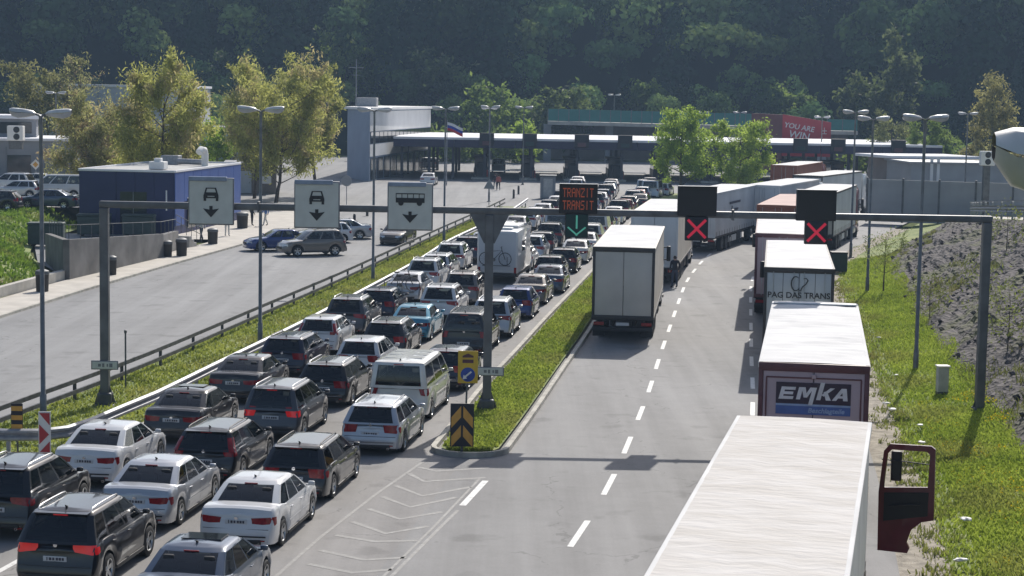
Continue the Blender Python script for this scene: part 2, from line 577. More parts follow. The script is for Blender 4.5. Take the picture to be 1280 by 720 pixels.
def facing_quads(C, N, size, jit=.45):
    """Leaf clumps lying on the surface of a crown: each quad faces roughly along N."""
    n = len(C)
    N = N + rng.normal(0, jit, (n, 3)); N /= np.linalg.norm(N, axis=1)[:, None]
    b = rng.normal(size=(n, 3)); b -= (b * N).sum(1)[:, None] * N
    b /= np.linalg.norm(b, axis=1)[:, None]
    c = np.cross(N, b)
    s = (size * rng.uniform(.6, 1.4, n))[:, None]
    return np.stack([C - b * s, C + c * s * .75, C + b * s, C - c * s * .75], 1)

# ---------------------------------------------------------------- plan curves of the place (x as a function of y, metres)
def curve(pts):
    pts = sorted(pts)
    ys = np.array([p[0] for p in pts], float); xs = np.array([p[1] for p in pts], float)
    g = np.arange(ys[0] - 30, ys[-1] + 30, 1.0)
    v = np.interp(g, ys, xs)
    lo, hi = (xs[1] - xs[0]) / (ys[1] - ys[0]), (xs[-1] - xs[-2]) / (ys[-1] - ys[-2])
    v = np.where(g < ys[0], xs[0] + lo * (g - ys[0]), v)
    v = np.where(g > ys[-1], xs[-1] + hi * (g - ys[-1]), v)
    for _ in range(2):
        p = np.concatenate([[2 * v[0] - v[4 - i] for i in range(4)], v, [2 * v[-1] - v[-2 - i] for i in range(4)]])
        v = np.convolve(p, np.ones(9) / 9, 'valid')
    return lambda y: float(np.interp(y, g, v))
XDASH = curve([(10, -5.0), (41.4, 1.45), (47, 2.5), (52.7, 3.3), (58.6, 4.07), (64.4, 4.87), (70.75, 5.57), (78, 6.48), (90, 7.96), (104.3, 9.75), (120, 12.4), (140, 17.0), (160, 22), (190, 31)])
XISR = curve([(51.6, -.26), (55.7, .31), (65.3, 1.47), (74.7, 2.62), (83, 3.64), (108.5, 6.27), (125, 8.2), (133.5, 9.3), (150, 12.2), (175, 18), (200, 24)])
XISL = curve([(51.5, -2.19), (54.5, -1.81), (63.2, -1.03), (71.2, .05), (83, 1.46), (107, 4.58), (126, 6.97), (148, 9.2), (170, 12.0), (200, 15)])
XMED = curve([(30, -15.2), (51.8, -11.4), (56.3, -10.75), (61, -10.2), (67.7, -9.35), (74.9, -8.35), (87.9, -6.95), (104.4, -5.15), (120.09, -3.97), (134.02, -2.17), (153.73, 0.09), (171.16, 1.52)])
XRAIL = curve([(30, -17.6), (54.2, -15.0), (61.5, -13.42), (71, -12.2), (80.5, -11.05), (96, -9.07), (114, -7.1), (132.7, -5.0), (153.4, -2.6), (174.5, -.4), (186, .6)])
XSIDE = curve([(20, -27.5), (60, -24.3), (81.5, -22.4), (92.4, -21.43), (105.6, -19.96), (126.2, -17.35), (141.4, -15.82), (163, -14.74), (200, -14.7)])
XEDGE = curve([(20, 5.2), (36, 7.9), (43, 9.0), (50, 10.0), (60, 11.3), (68, 12.3), (86, 14.7), (110, 18.0), (126, 22.4), (140, 27.2), (160, 34), (190, 44)])

# ================================================================ THE SETTING
def ribbon(name, left, right, y0, y1, z, m, step=2.0, parent=None, nx=1):
    mb = MB(); ys = np.arange(y0, y1 + .01, step)
    vs = []
    for y in ys:
        a, b = left(y), right(y)
        for i in range(nx + 1):
            vs.append((a + (b - a) * i / nx, float(y), z))
    k = nx + 1
    fs = [(j * k + i, j * k + i + 1, (j + 1) * k + i + 1, (j + 1) * k + i) for j in range(len(ys) - 1) for i in range(nx)]
    mb.add(vs, fs)
    return mb.build(name, m, parent)

def hill_z(x, y):
    y0 = 300.0 - 0.62 * max(0.0, x - 52) - 0.12 * max(0.0, -x - 70)
    d = y - y0
    if d <= 0:
        return 0.0
    z = 0.60 * (math.sqrt(d * d + 400) - 20)
    z += 5.0 * math.sin(x * .021 + y * .013) * min(1, d / 60) + 3.0 * math.sin(x * .05 - y * .03 + 1) * min(1, d / 60)
    return max(0.0, 48 * (1 - math.exp(-z / 48)) if z > 0 else 0.0)
gx = sorted(set(list(range(-900, -200, 50)) + list(range(-200, 220, 10)) + list(range(220, 901, 40))))
gy = sorted(set(list(range(-150, 240, 40)) + list(range(240, 560, 8)) + list(range(560, 1001, 40))))
mb = MB()
vs = [(x, y, hill_z(x, y) - .12) for y in gy for x in gx]
k = len(gx)
fs, fm = [], []
for j in range(len(gy) - 1):
    for i in range(k - 1):
        q = (j * k + i, j * k + i + 1, (j + 1) * k + i + 1, (j + 1) * k + i)
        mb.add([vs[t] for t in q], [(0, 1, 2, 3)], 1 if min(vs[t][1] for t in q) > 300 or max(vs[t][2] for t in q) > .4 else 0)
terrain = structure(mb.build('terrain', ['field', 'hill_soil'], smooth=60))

XSPLIT = lambda y: (XISL(y) + XISR(y)) / 2 if y > 52 else -1.2 + (y - 52) * .115
queue_road = structure(ribbon('queue_road', lambda y: XMED(y) if y > 50.5 else XRAIL(y) - .55, XSPLIT, 18, 202, 0.0, 'asphalt_queue', nx=2))
truck_road = structure(ribbon('truck_road', XSPLIT, XEDGE, 18, 202, 0.0, 'asphalt', nx=2))
side_road = structure(ribbon('side_road', XSIDE, lambda y: XRAIL(y) - .55, 18, 202, 0.0, 'asphalt_side', nx=2))
mb = MB()
mb.add([(-42, 160, -.02), (95, 160, -.02), (95, 300, -.02), (-42, 300, -.02)], [(0, 1, 2, 3)])
plaza = structure(mb.build('plaza_road', 'asphalt'))

# broken lane lines
dash = MB().add([(-.075, -1.35, 0), (.075, -1.35, 0), (.075, 1.35, 0), (-.075, 1.35, 0)], [(0, 1, 2, 3)]).mesh('lane_dash', 'road_paint')
for off in (0.0, 3.6):
    y = 31.4 if off == 0 else 32.6
    while y < 175:
        a = math.atan2(XDASH(y + 1) - XDASH(y - 1), 2)
        put('lane_dash', dash, truck_road, (XDASH(y) + off, y, .004), -a)
        y += 5.62
for fr in (0.335, 0.667):
    y = 33.0
    while y < 190:
        x = XMED(y) + (XISL(y) - XMED(y)) * fr if y > 52 else XMED(y) + (XSPLIT(y) - 1.6 - XMED(y)) * fr
        a = math.atan2(XMED(y + 1) - XMED(y - 1), 2)
        put('lane_dash', dash, queue_road, (x, y, .004), -a)
        y += 6.0
# edge line running up to the island nose and its worn cross-hatching
def strip(pts, w, m, parent, name):
    mb = MB()
    n = len(pts)
    vs = []
    for i, (x, y) in enumerate(pts):
        x0, y0 = pts[max(i - 1, 0)]; x1, y1 = pts[min(i + 1, n - 1)]
        dx, dy = x1 - x0, y1 - y0
        l = math.hypot(dx, dy); nx, ny = -dy / l * w / 2, dx / l * w / 2
        vs += [(x + nx, y + ny, 0.0), (x - nx, y - ny, 0.0)]
    mb.add(vs, [(2 * i, 2 * i + 1, 2 * i + 3, 2 * i + 2) for i in range(n - 1)])
    return mb.build(name, m, parent, loc=(0, 0, .004))
strip([(-1.13, 45.39), (-0.61, 48.43)], .17, 'road_paint', truck_road, 'edge_line')
strip([(-2.86, 36.16), (-2.42, 38.49), (-1.59, 42.95), (-1.23, 44.84)], .09, 'faded_paint', truck_road, 'edge_line')
strip([(-3.04, 35.98), (-2.61, 38.35), (-1.77, 42.85), (-0.76, 48.73)], .07, 'faded_paint', truck_road, 'edge_line')
strip([(-5.22, 35.84), (-4.27, 41.79), (-3.35, 46.52), (-2.26, 51.34)], .09, 'faded_paint', queue_road, 'edge_line')
for a_, b_, c_ in (((-2.46, 50.08), (-1.96, 49.58), (-0.53, 50.14)), ((-2.67, 49.2), (-2.21, 48.19), (-0.61, 48.84)), ((-2.93, 47.63), (-2.17, 46.42), (-0.99, 47.59)), ((-3.17, 46.25), (-2.4, 45.11), (-1.32, 46.3)), ((-3.42, 44.85), (-2.57, 43.79), (-1.6, 44.64)),
                   ((-3.69, 43.45), (-2.81, 42.29), (-1.87, 43.09)), ((-3.93, 42.05), (-3.01, 41.5), (-2.04, 41.65)), ((-4.15, 40.6), (-3.11, 39.81), (-2.21, 40.08)), ((-4.28, 39.38), (-3.27, 38.7), (-2.45, 39.02))):
    strip([a_, b_, c_], .16, 'faded_paint', queue_road, 'hatch_stripe')
# patches of newer asphalt and an inspection cover
mb = MB(); mb.lathe([(0.0, .0), (.32, .0), (.34, -.003)], n=20)
mb.build('manhole_cover', 'dull_steel', truck_road, loc=(*(-0.29, 62.12), .006))
MB().lathe([(0.0, .0), (.32, .0), (.34, -.003)], n=20).build('manhole_cover', 'dull_steel', side_road, loc=(*(-10.84, 91.82), .006))

# kerbed grass median on the car side
def raised(name, path_l, path_r, y0, y1, z, m, parent=None, step=1.5, nx=3):
    return ribbon(name, path_l, path_r, y0, y1, z, m, step, parent, nx)
median = structure(raised('median_strip', lambda y: XRAIL(y) - .5, lambda y: XMED(y) - .14, 50, 171, .10, 'grass_ground'))
kp = [(XRAIL(50) - .5, 49.86, 0), (-14.0, 49.8, 0), (XMED(50) - .4, 49.86, 0)] + [(XMED(y), y, 0) for y in np.arange(50.6, 172, 2.0)]
structure(MB().sweep(kp, [(0, -.02), (0, .13), (-.14, .13), (-.14, -.02)]).build('median_kerb', 'kerb_stone'))
kp = [(XRAIL(y) - .5, y, 0) for y in np.arange(50, 172, 2.0)]
structure(MB().sweep(kp, [(0, -.02), (0, .125), (-.12, .125), (-.12, -.02)]).build('side_road_kerb', 'kerb_stone'))

# island with rounded nose
isl_y = list(np.arange(52.6, 199, 2.0))
loop = [(XISL(y), y) for y in isl_y[::-1]]
cx = (XISL(52.6) + XISR(52.6)) / 2
rx = (XISR(52.6) - XISL(52.6)) / 2
loop += [(cx - rx * math.cos(a), 52.6 - .95 * math.sin(a)) for a in np.linspace(.25, math.pi - .25, 9)]
loop += [(XISR(y), y) for y in isl_y]
n_ = len(isl_y)
mb = MB().sweep([(x, y, 0) for x, y in loop], [(0, -.02), (0, .14), (.15, .15), (.15, -.02)])
structure(mb.build('island_kerb', 'kerb_stone'))
inner = [(XISL(y) + .14, y) for y in isl_y]; innr = [(XISR(y) - .14, y) for y in isl_y]
mb = MB()
for i in range(len(isl_y) - 1):
    mb.add([(*inner[i], .12), (*innr[i], .12), (*innr[i + 1], .12), (*inner[i + 1], .12)], [(0, 1, 2, 3)])
nose = [(cx - (rx - .14) * math.cos(a), 52.6 - .82 * math.sin(a), .12) for a in np.linspace(0, math.pi, 11)]
mb.add(nose, [tuple(range(11))])
structure(mb.build('island_lawn', 'grass_ground'))

# pavement on the far left with kerb, forecourt by the blue building
ribbon_p = ribbon('pavement', lambda y: XSIDE(y) - 2.5, lambda y: XSIDE(y) - .15, 18, 126, .11, 'pale_paving', 2.0, None, 2)
structure(ribbon_p)
structure(MB().sweep([(XSIDE(y), y, 0) for y in np.arange(18, 166, 2.0)], [(0, -.02), (0, .12), (-.15, .125), (-.15, -.02)]).build('pavement_kerb', 'kerb_stone'))
fore = ribbon('forecourt', lambda y: -24.4 if y < 150 else -36, lambda y: XSIDE(y) - .15, 126, 166, .11, 'pale_paving', 2.0, None, 3)
structure(fore)
# gravel shoulder and grass verge on the truck side
structure(ribbon('gravel_shoulder', XEDGE, lambda y: XEDGE(y) + 1.15, 18, 150, -.004, 'gravel', 2.0, None, 1))
def bank_top(y): return max(.4, 9.6 - .0565 * y)
XBASE = lambda y: XEDGE(y) + 3.7
mb = MB(); ys = np.arange(18, 165, 1.5); nu = 8
for y in ys:
    for i in range(nu + 1):
        u = i / nu
        x = XEDGE(y) + 1.0 + 2.9 * u
        mb.v.append((x, float(y), -.03 + .10 * math.sin(u * 3) * .6 + .45 * u * u + .05 * math.sin(y * .9 + u * 5) * u))
for j in range(len(ys) - 1):
    for i in range(nu):
        a = j * (nu + 1) + i
        mb.f.append((a, a + 1, a + nu + 2, a + nu + 1)); mb.m.append(0)
structure(mb.build('verge', 'grass_ground', smooth=60))

# rock-strewn embankment carrying the ramp
def rock_noise(y, u):
    s = 0
    for k, (a, b, am) in enumerate(((1.1, 5, .22), (2.3, 11, .15), (4.7, 23, .09), (.45, 2.2, .30))):
        s += am * math.sin(y * a + 3.1 * math.sin(u * b * .5 + k) + k * 1.7) * math.cos(u * b + 2.0 * math.sin(y * a * .6 + k))
    return s
m_ = bpy.data.materials.new('shale'); m_.use_nodes = True
nt = m_.node_tree; b = nt.nodes['Principled BSDF']; b.inputs['Roughness'].default_value = .95
tc = nt.nodes.new('ShaderNodeTexCoord')
vo = nt.nodes.new('ShaderNodeTexVoronoi'); vo.inputs['Scale'].default_value = 3.6
mp = nt.nodes.new('ShaderNodeMapping'); mp.inputs['Scale'].default_value = (1.6, .7, 1.6); mp.inputs['Rotation'].default_value = (.2, .5, .6)
nt.links.new(tc.outputs['Object'], mp.inputs['Vector']); nt.links.new(mp.outputs['Vector'], vo.inputs['Vector'])
rp = nt.nodes.new('ShaderNodeValToRGB')
rp.color_ramp.elements[0].color = (.045, .040, .041, 1); rp.color_ramp.elements[1].color = (.115, .102, .100, 1)
sx = nt.nodes.new('ShaderNodeSeparateColor'); nt.links.new(vo.outputs['Color'], sx.inputs[0])
nt.links.new(sx.outputs[0], rp.inputs['Fac'])
no = nt.nodes.new('ShaderNodeTexNoise'); no.inputs['Scale'].default_value = .33; no.inputs['Detail'].default_value = 7; no.inputs['Roughness'].default_value = .65
nt.links.new(tc.outputs['Object'], no.inputs['Vector'])
r2_ = nt.nodes.new('ShaderNodeValToRGB'); r2_.color_ramp.elements[0].position = .50; r2_.color_ramp.elements[1].position = .60
nt.links.new(no.outputs['Fac'], r2_.inputs['Fac'])
mx = nt.nodes.new('ShaderNodeMix'); mx.data_type = 'RGBA'
nt.links.new(r2_.outputs['Color'], mx.inputs['Factor']); nt.links.new(rp.outputs['Color'], mx.inputs[6])
mx.inputs[7].default_value = (.085, .09, .040, 1)
nt.links.new(mx.outputs[2], b.inputs['Base Color'])
bp = nt.nodes.new('ShaderNodeBump'); bp.inputs['Strength'].default_value = .55; bp.inputs['Distance'].default_value = .2
nt.links.new(vo.outputs['Distance'], bp.inputs['Height']); nt.links.new(bp.outputs['Normal'], b.inputs['Normal'])
MATS['shale'] = m_
mb = MB(); ys = np.arange(18, 165.1, .4); nu = 40
for y in ys:
    zt = bank_top(y); wd = 1.45 * zt + .6
    for i in range(nu + 1):
        u = i / nu
        d = rock_noise(y, u * wd) * min(1, u * 6, (1 - u) * 12) * .6
        mb.v.append((XBASE(y) + wd * u - d * .5, float(y), .30 + (zt - .30) * u + d * .55))
for j in range(len(ys) - 1):
    for i in range(nu):
        a = j * (nu + 1) + i
        mb.f.append((a, a + 1, a + nu + 2, a + nu + 1)); mb.m.append(0)
structure(mb.build('embankment', 'shale'))
XTOP = lambda y: XBASE(y) + 1.45 * bank_top(y) + .6
mb = MB(); ys = np.arange(18, 165.1, 3.0)
for y in ys:
    for dx in (0, 1.5, 9.0, 60.0):
        mb.v.append((XTOP(y) + dx, float(y), bank_top(y) - .01))
for j in range(len(ys) - 1):
    for i in range(3):
        a = j * 4 + i
        mb.f.append((a, a + 1, a + 5, a + 4)); mb.m.append((1, 0, 1)[i])
structure(mb.build('ramp_road', ['pale_paving', 'grass_ground']))

# grassy bank, terrace and car park on the left
bank_x = curve([(18, XSIDE(18) - 2.5), (60, XSIDE(60) - 2.5), (80, XSIDE(80) - 2.5), (93, XSIDE(93) - 2.6), (97, -23.9), (102, -25.4), (108, -27.4), (113, -29.6), (122, -31.0), (140, -31.2), (180, -31.2)])
mb = MB(); ys = np.arange(18, 180, 2.0); us = (0, .6, 1.6, 2.8, 4.2, 6, 8, 11, 18, 40, 120)
for y in ys:
    for u in us:
        t = min(1, u / (8 - 4.6 * min(1, max(0, (y - 84) / 14)))); t = t * t * (3 - 2 * t)
        mb.v.append((bank_x(y) - u, float(y), .09 + 1.25 * t + .06 * math.sin(y * .7 + u) * t))
k = len(us)
for j in range(len(ys) - 1):
    for i in range(k - 1):
        a = j * k + i
        mb.f.append((a, a + 1, a + k + 1, a + k)); mb.m.append(1 if ys[j] < 93 and us[i] < 5 else 0)
structure(mb.build('left_bank', ['grass_ground', 'dry_bank'], smooth=60))
structure(MB().add([(-110, 137, 1.42), (-31.5, 137, 1.42), (-31.5, 178, 1.42), (-110, 178, 1.42)], [(0, 1, 2, 3)]).build('car_park', 'pale_paving'))
structure(MB().add([(-110, 110, 1.46), (-41.5, 112, 1.46), (-41.5, 116, 1.46), (-110, 114, 1.46)], [(0, 1, 2, 3)]).build('footpath', 'pale_paving'))

# ================================================================ CARS
def lerp(a, b, t): return a + (b - a) * t
def pl(tab, v):
    return float(np.interp(v, [a for a, _ in tab], [b for _, b in tab]))

WHEEL = {}
def wheel_meshes(r):
    key = round(r, 2)
    if key in WHEEL:
        return WHEEL[key]
    w = .105
    ty = MB().lathe([(r * .66, -w), (r * .90, -w * 1.02), (r * .985, -w * .8), (r, -w * .3), (r, w * .3), (r * .985, w * .8), (r * .90, w * 1.02), (r * .66, w)], axis='X', n=22).mesh('tyre', 'rubber', 40)
    rm = MB()
    rm.lathe([(r * .67, w * .95), (r * .60, w * .80), (r * .57, w * .2), (0.0, w * .15)], axis='X', n=22, mi=1)
    for k in range(5):
        a = 2 * math.pi * k / 5 + .3
        c, s_ = math.cos(a), math.sin(a)
        rm.add([(w * .55, c * r * .10 - s_ * .045, s_ * r * .10 + c * .045), (w * .55, c * r * .10 + s_ * .045, s_ * r * .10 - c * .045),
                (w * .82, c * r * .62 + s_ * .05, s_ * r * .62 - c * .05), (w * .82, c * r * .62 - s_ * .05, s_ * r * .62 + c * .05)], [(0, 1, 2, 3)])
    rm.lathe([(r * .17, w * .5), (r * .15, w * .72), (0, w * .75)], axis='X', n=12)
    rm.lathe([(r * .675, w * .93), (r * .68, w * 1.0), (r * .61, w * .92), (r * .585, w * .6)], axis='X', n=22)
    rmm = rm.mesh('rim', ['alloy', 'trim_black'], 40)
    WHEEL[key] = (ty, rmm)
    return WHEEL[key]

# outline of each body style: y runs from the rear bumper (0) to the nose (L)
STY = {
 'sedan': dict(L=4.72, W=1.82, H=1.45, belt=.96, sill=.20, r=.32, ra=.98, fa=3.80, deck=[(0, .90), (.06, 1.0), (.2, 1.045), (.75, 1.045), (1.2, .985), (3.0, .955), (3.45, .945), (4.2, .83), (4.6, .70), (4.72, .58)], gr=(.60, 1.48), gf=(3.42, 2.62), light=(.66, .86, .42), plate=.74, rails=0, sun=0, winy=(.06, .34, .66, .95)),
 'wagon': dict(L=4.65, W=1.80, H=1.47, belt=.97, sill=.20, r=.32, ra=.95, fa=3.68, deck=[(0, .86), (.05, .94), (.3, .99), (1.2, .98), (2.9, .955), (3.35, .945), (4.1, .83), (4.5, .70), (4.65, .58)], gr=(.09, .46), gf=(3.35, 2.50), light=(.68, .97, .36), plate=.66, rails=1, winy=(.05, .27, .32, .60, .64, .95)),
 'hatch': dict(L=4.15, W=1.75, H=1.47, belt=.96, sill=.20, r=.31, ra=.75, fa=3.30, deck=[(0, .84), (.05, .92), (.3, .99), (1.2, .975), (2.5, .955), (2.95, .945), (3.6, .84), (4.0, .70), (4.15, .58)], gr=(.12, .52), gf=(3.00, 2.12), light=(.70, .96, .34), plate=.62, rails=0, winy=(.07, .22, .27, .58, .62, .95)),
 'suv': dict(L=4.45, W=1.84, H=1.69, belt=1.09, sill=.27, r=.355, ra=.88, fa=3.52, deck=[(0, .93), (.05, 1.03), (.3, 1.11), (1.2, 1.10), (2.8, 1.07), (3.15, 1.06), (3.95, .97), (4.32, .82), (4.45, .66)], gr=(.10, .50), gf=(3.18, 2.36), light=(.84, 1.08, .36), plate=.74, rails=1, winy=(.06, .24, .29, .59, .63, .95)),
 'mpv': dict(L=4.42, W=1.80, H=1.66, belt=1.02, sill=.22, r=.32, ra=.85, fa=3.55, deck=[(0, .90), (.05, .98), (.3, 1.03), (1.2, 1.03), (2.9, 1.01), (3.4, 1.0), (4.0, .88), (4.3, .74), (4.42, .60)], gr=(.06, .34), gf=(3.58, 2.45), light=(.78, 1.10, .26), plate=.76, rails=1, winy=(.04, .27, .31, .60, .64, .94)),
 'van': dict(L=4.97, W=1.98, H=1.98, belt=1.16, sill=.24, r=.33, ra=1.0, fa=3.95, deck=[(0, 1.10), (.05, 1.14), (.3, 1.17), (1.2, 1.17), (3.5, 1.13), (4.1, 1.10), (4.6, .92), (4.85, .74), (4.97, .60)], gr=(.04, .16), gf=(4.28, 3.20), light=(.88, 1.32, .13), plate=.70, rails=0, winy=(.03, .36, .39, .70, .73, .95)),
 'pickup': dict(L=5.05, W=1.88, H=1.80, belt=1.12, sill=.32, r=.37, ra=1.15, fa=4.15, deck=[(0, 1.05), (.05, 1.10), (.3, 1.13), (1.2, 1.13), (3.5, 1.10), (3.9, 1.09), (4.6, 1.02), (4.9, .86), (5.05, .70)], gr=(.05, .22), gf=(3.95, 3.15), light=(.80, 1.10, .14), plate=.58, rails=1, winy=(.04, .34, .38, .64, .68, .95)),
}
STY['wagon_pillar'] = dict(STY['wagon'], pillar=1, light=(.80, .98, .17))
STY['hatch_pillar'] = dict(STY['hatch'], pillar=1, light=(.84, .97, .16))
TYPES = {}
def car_type(kind):
    if kind in TYPES:
        return TYPES[kind]
    S = STY[kind]; full = kind; kind = kind.split('_')[0]
    L, W, H, sill, r = S['L'], S['W'], S['H'], S['sill'], S['r']
    hw = W / 2; ra, fa = S['ra'], S['fa']; AR = r + .065
    plan = [(0, .90), (.04, .945), (.12, .978), (.3, .995), (.6, 1.0), (L - 1.1, 1.0), (L - .6, .975), (L - .3, .92), (L - .1, .83), (L, .70)]
    def zbot(y):
        z = sill + .05 * max(0, 1 - y / .35) + .02 * max(0, 1 - (L - y) / .3)
        for c in (ra, fa):
            d = abs(y - c)
            if d < AR:
                z = max(z, r + math.sqrt(AR * AR - d * d))
        return z
    TX = (.72, .95, .985, 1.0, .992, .965, .915, .55, 0.0)
    TT = (0.0, 0.0, .20, .46, .74, .93, 1.0, 1.0, 1.0)
    def sect(y):
        w = hw * pl(plan, y); zt = pl(S['deck'], y); zb = min(zbot(y), zt - .12)
        cr = .03
        P = []
        for k, (a, t) in enumerate(zip(TX, TT)):
            z = lerp(zb, zt, t)
            if k == 7: z += cr * .7
            if k == 8: z += cr
            P.append((a * w, z))
        return P
    ys = {0.0, .03, .08, .16, .3, .5, L, L - .04, L - .1, L - .2, L - .35, L - .55, L - .8}
    for y, _ in S['deck']: ys.add(y)
    for c in (ra, fa):
        for k in range(-6, 7):
            ys.add(c + AR * .999 * math.sin(k / 6 * math.pi / 2))
        ys.add(c - AR - .015); ys.add(c + AR + .015)
    for y in np.arange(.6, L - .5, .35): ys.add(float(y))
    ys = sorted(y for y in ys if 0 <= y <= L)
    ys = [y for i, y in enumerate(ys) if i == 0 or y - ys[i - 1] > .008]
    body = MB()
    K = len(TX)
    def roff(z):   # rear face leans forward above the bumper
        return 0.0 if z < .56 else min(.09, (z - .56) * 1.2) + max(0, z - .64) * .10
    def foff(z):
        return 0.0 if z < .5 else (z - .5) * .25
    def yy(y, z):
        a = roff(z) * max(0, 1 - y / .5); bb = foff(z) * max(0, 1 - (L - y) / .5)
        return y + a - bb
    rows = []
    for y in ys:
        P = sect(y)
        row = [(x, yy(y, z), z) for x, z in P] + [(-x, yy(y, z), z) for x, z in P[-2::-1]]
        rows.append(row)
    n = len(rows[0])
    vs = [p for row in rows for p in row]
    fs = [(j * n + i, j * n + i + 1, (j + 1) * n + i + 1, (j + 1) * n + i) for j in range(len(rows) - 1) for i in range(n - 1)]
    # rear and front faces, bowed outwards
    for j, sg in ((0, -1), (len(rows) - 1, 1)):
        base = j * n
        prev = None
        for kk in range(1, K - 1):
            a, c = base + kk, base + n - 1 - kk
            o = len(vs)
            xa, ya, za = vs[a]
            vs += [(xa * .6, ya + sg * .025, za), (0, ya + sg * .04, za), (-xa * .6, ya + sg * .025, za)]
            cur = [a, o, o + 1, o + 2, c]
            if prev:
                fs += [(prev[q], prev[q + 1], cur[q + 1], cur[q]) for q in range(4)]
            prev = cur
        fs += [(prev[0], prev[1], base + K - 1), (prev[1], prev[2], base + K - 1), (prev[2], prev[3], base + K - 1), (prev[3], prev[4], base + K - 1)]
    body.add(vs, fs)
    # greenhouse
    zb0, zr = S['belt'] - .04, H - .035
    gr, gf = S['gr'], S['gf']
    hb, ht = hw * .955, hw * (.80 if H > 1.8 else .735)
    if kind == 'van': hb, ht = hw * .965, hw * .84
    def ghw(u): return lerp(hb, ht, u)
    def ghr(u): return lerp(gr[0], gr[1], u) - .05 * math.sin(math.pi * u) * (1 if kind in ('sedan',) else .6)
    def ghf(u): return lerp(gf[0], gf[1], u) + .05 * math.sin(math.pi * u)
    def ghz(u): return lerp(zb0, zr, u)
    def ring(u, ins, dz):
        w = ghw(u) - ins; y0 = ghr(u) + ins * 1.4; y1 = ghf(u) - ins * 1.4; z = ghz(u) + dz
        br, bf, c = .05, .10, .10
        P = []
        for t in (-.86, -.45, 0, .45, .86):
            P.append((t * w, y0 - br * (1 - t * t), z))
        P.append((w * .97, y0 + .035, z)); P.append((w, y0 + c, z))
        for q in (.25, .5, .75):
            P.append((w + .012, lerp(y0, y1, q), z))
        P.append((w, y1 - c, z)); P.append((w * .97, y1 - .035, z))
        for t in (.86, .45, 0, -.45, -.86):
            P.append((t * w, y1 + bf * (1 - t * t), z))
        P.append((-w * .97, y1 - .035, z)); P.append((-w, y1 - c, z))
        for q in (.75, .5, .25):
            P.append((-w - .012, lerp(y0, y1, q), z))
        P.append((-w, y0 + c, z)); P.append((-w * .97, y0 + .035, z))
        return P
    rings = [ring(.90, 0, 0), ring(1, .012, 0), ring(1, .05, .022), ring(1, .16, .035)]
    n = len(rings[0])
    vs = [p for q in rings for p in q]
    fs = [(j * n + i, j * n + (i + 1) % n, (j + 1) * n + (i + 1) % n, (j + 1) * n + i) for j in range(len(rings) - 1) for i in range(n)]
    top = (len(rings) - 1) * n
    # roof skin: strips from side to side so that it can be crowned
    right_ids = [top + i for i in range(4, 13)]
    left_ids = [top + i for i in [0] + list(range(n - 1, 15, -1))][:9]
    mids = []
    for a, c in zip(right_ids, left_ids):
        va, vc = vs[a], vs[c]
        mids.append(len(vs)); vs.append(((va[0] + vc[0]) / 2, (va[1] + vc[1]) / 2, va[2] + .022))
    for i in range(8):
        fs += [(right_ids[i], right_ids[i + 1], mids[i + 1], mids[i]), (mids[i], mids[i + 1], left_ids[i + 1], left_ids[i])]
    fs += [(top + 0, top + 1, top + 2, mids[0]), (top + 2, top + 3, top + 4, mids[0])]
    fs += [(top + 12, top + 13, top + 14, mids[8]), (top + 14, top + 15, top + 16, mids[8])]
    body.add(vs, fs)
    # pillars and window surrounds: the shell is left open where the panes sit
    wy = S['winy']
    wins = [(wy[i], wy[i + 1]) for i in range(0, 6, 2)] if len(wy) == 6 else [(wy[i] + .015, wy[i + 1] - .015) for i in range(3)]
    ULO, UHI = .12, .885
    def bowq(q): return .012 * min(1, min(q, 1 - q) / .25)
    cols = []
    def rear_col(t): return lambda u: (t * ghw(u), ghr(u) - .05 * (1 - t * t))
    def front_col(t): return lambda u: (t * ghw(u), ghf(u) + .10 * (1 - t * t))
    def side_col(q, sg): return lambda u: (sg * (ghw(u) + bowq(q)), lerp(ghr(u), ghf(u), q))
    def cr_col(sg): return lambda u: (sg * ghw(u) * .97, ghr(u) + .035)
    def cf_col(sg): return lambda u: (sg * ghw(u) * .97, ghf(u) - .035)
    TW_ = (-.80, -.45, 0, .45, .80)
    cols.append((rear_col(-.86), None))
    cols += [(rear_col(t), 'r') for t in TW_] + [(rear_col(.86), None), (cr_col(1), None), (side_col(.02, 1), None)]
    for i, (q0, q1) in enumerate(wins): cols += [(side_col(q, 1), 'sr%d' % i) for q in (q0, (q0 + q1) / 2, q1)]
    cols += [(side_col(.985, 1), None), (cf_col(1), None), (front_col(.86), None)]
    cols += [(front_col(t), 'f') for t in TW_[::-1]] + [(front_col(-.86), None), (cf_col(-1), None), (side_col(.985, -1), None)]
    for i, (q0, q1) in list(enumerate(wins))[::-1]: cols += [(side_col(q, -1), 'sl%d' % i) for q in (q1, (q0 + q1) / 2, q0)]
    cols += [(side_col(.02, -1), None), (cr_col(-1), None)]
    lev = (0, ULO, .33, .66, UHI, .915)
    nc = len(cols)
    pv = [(*c(u), ghz(u)) for u in lev for c, _ in cols]
    pf = []
    for j in range(len(lev) - 1):
        for i in range(nc):
            a, b_ = cols[i][1], cols[(i + 1) % nc][1]
            if 1 <= j <= 3 and a is not None and a == b_: continue
            pf.append((j * nc + i, j * nc + (i + 1) % nc, (j + 1) * nc + (i + 1) % nc, (j + 1) * nc + i))
    body.add(pv, pf)
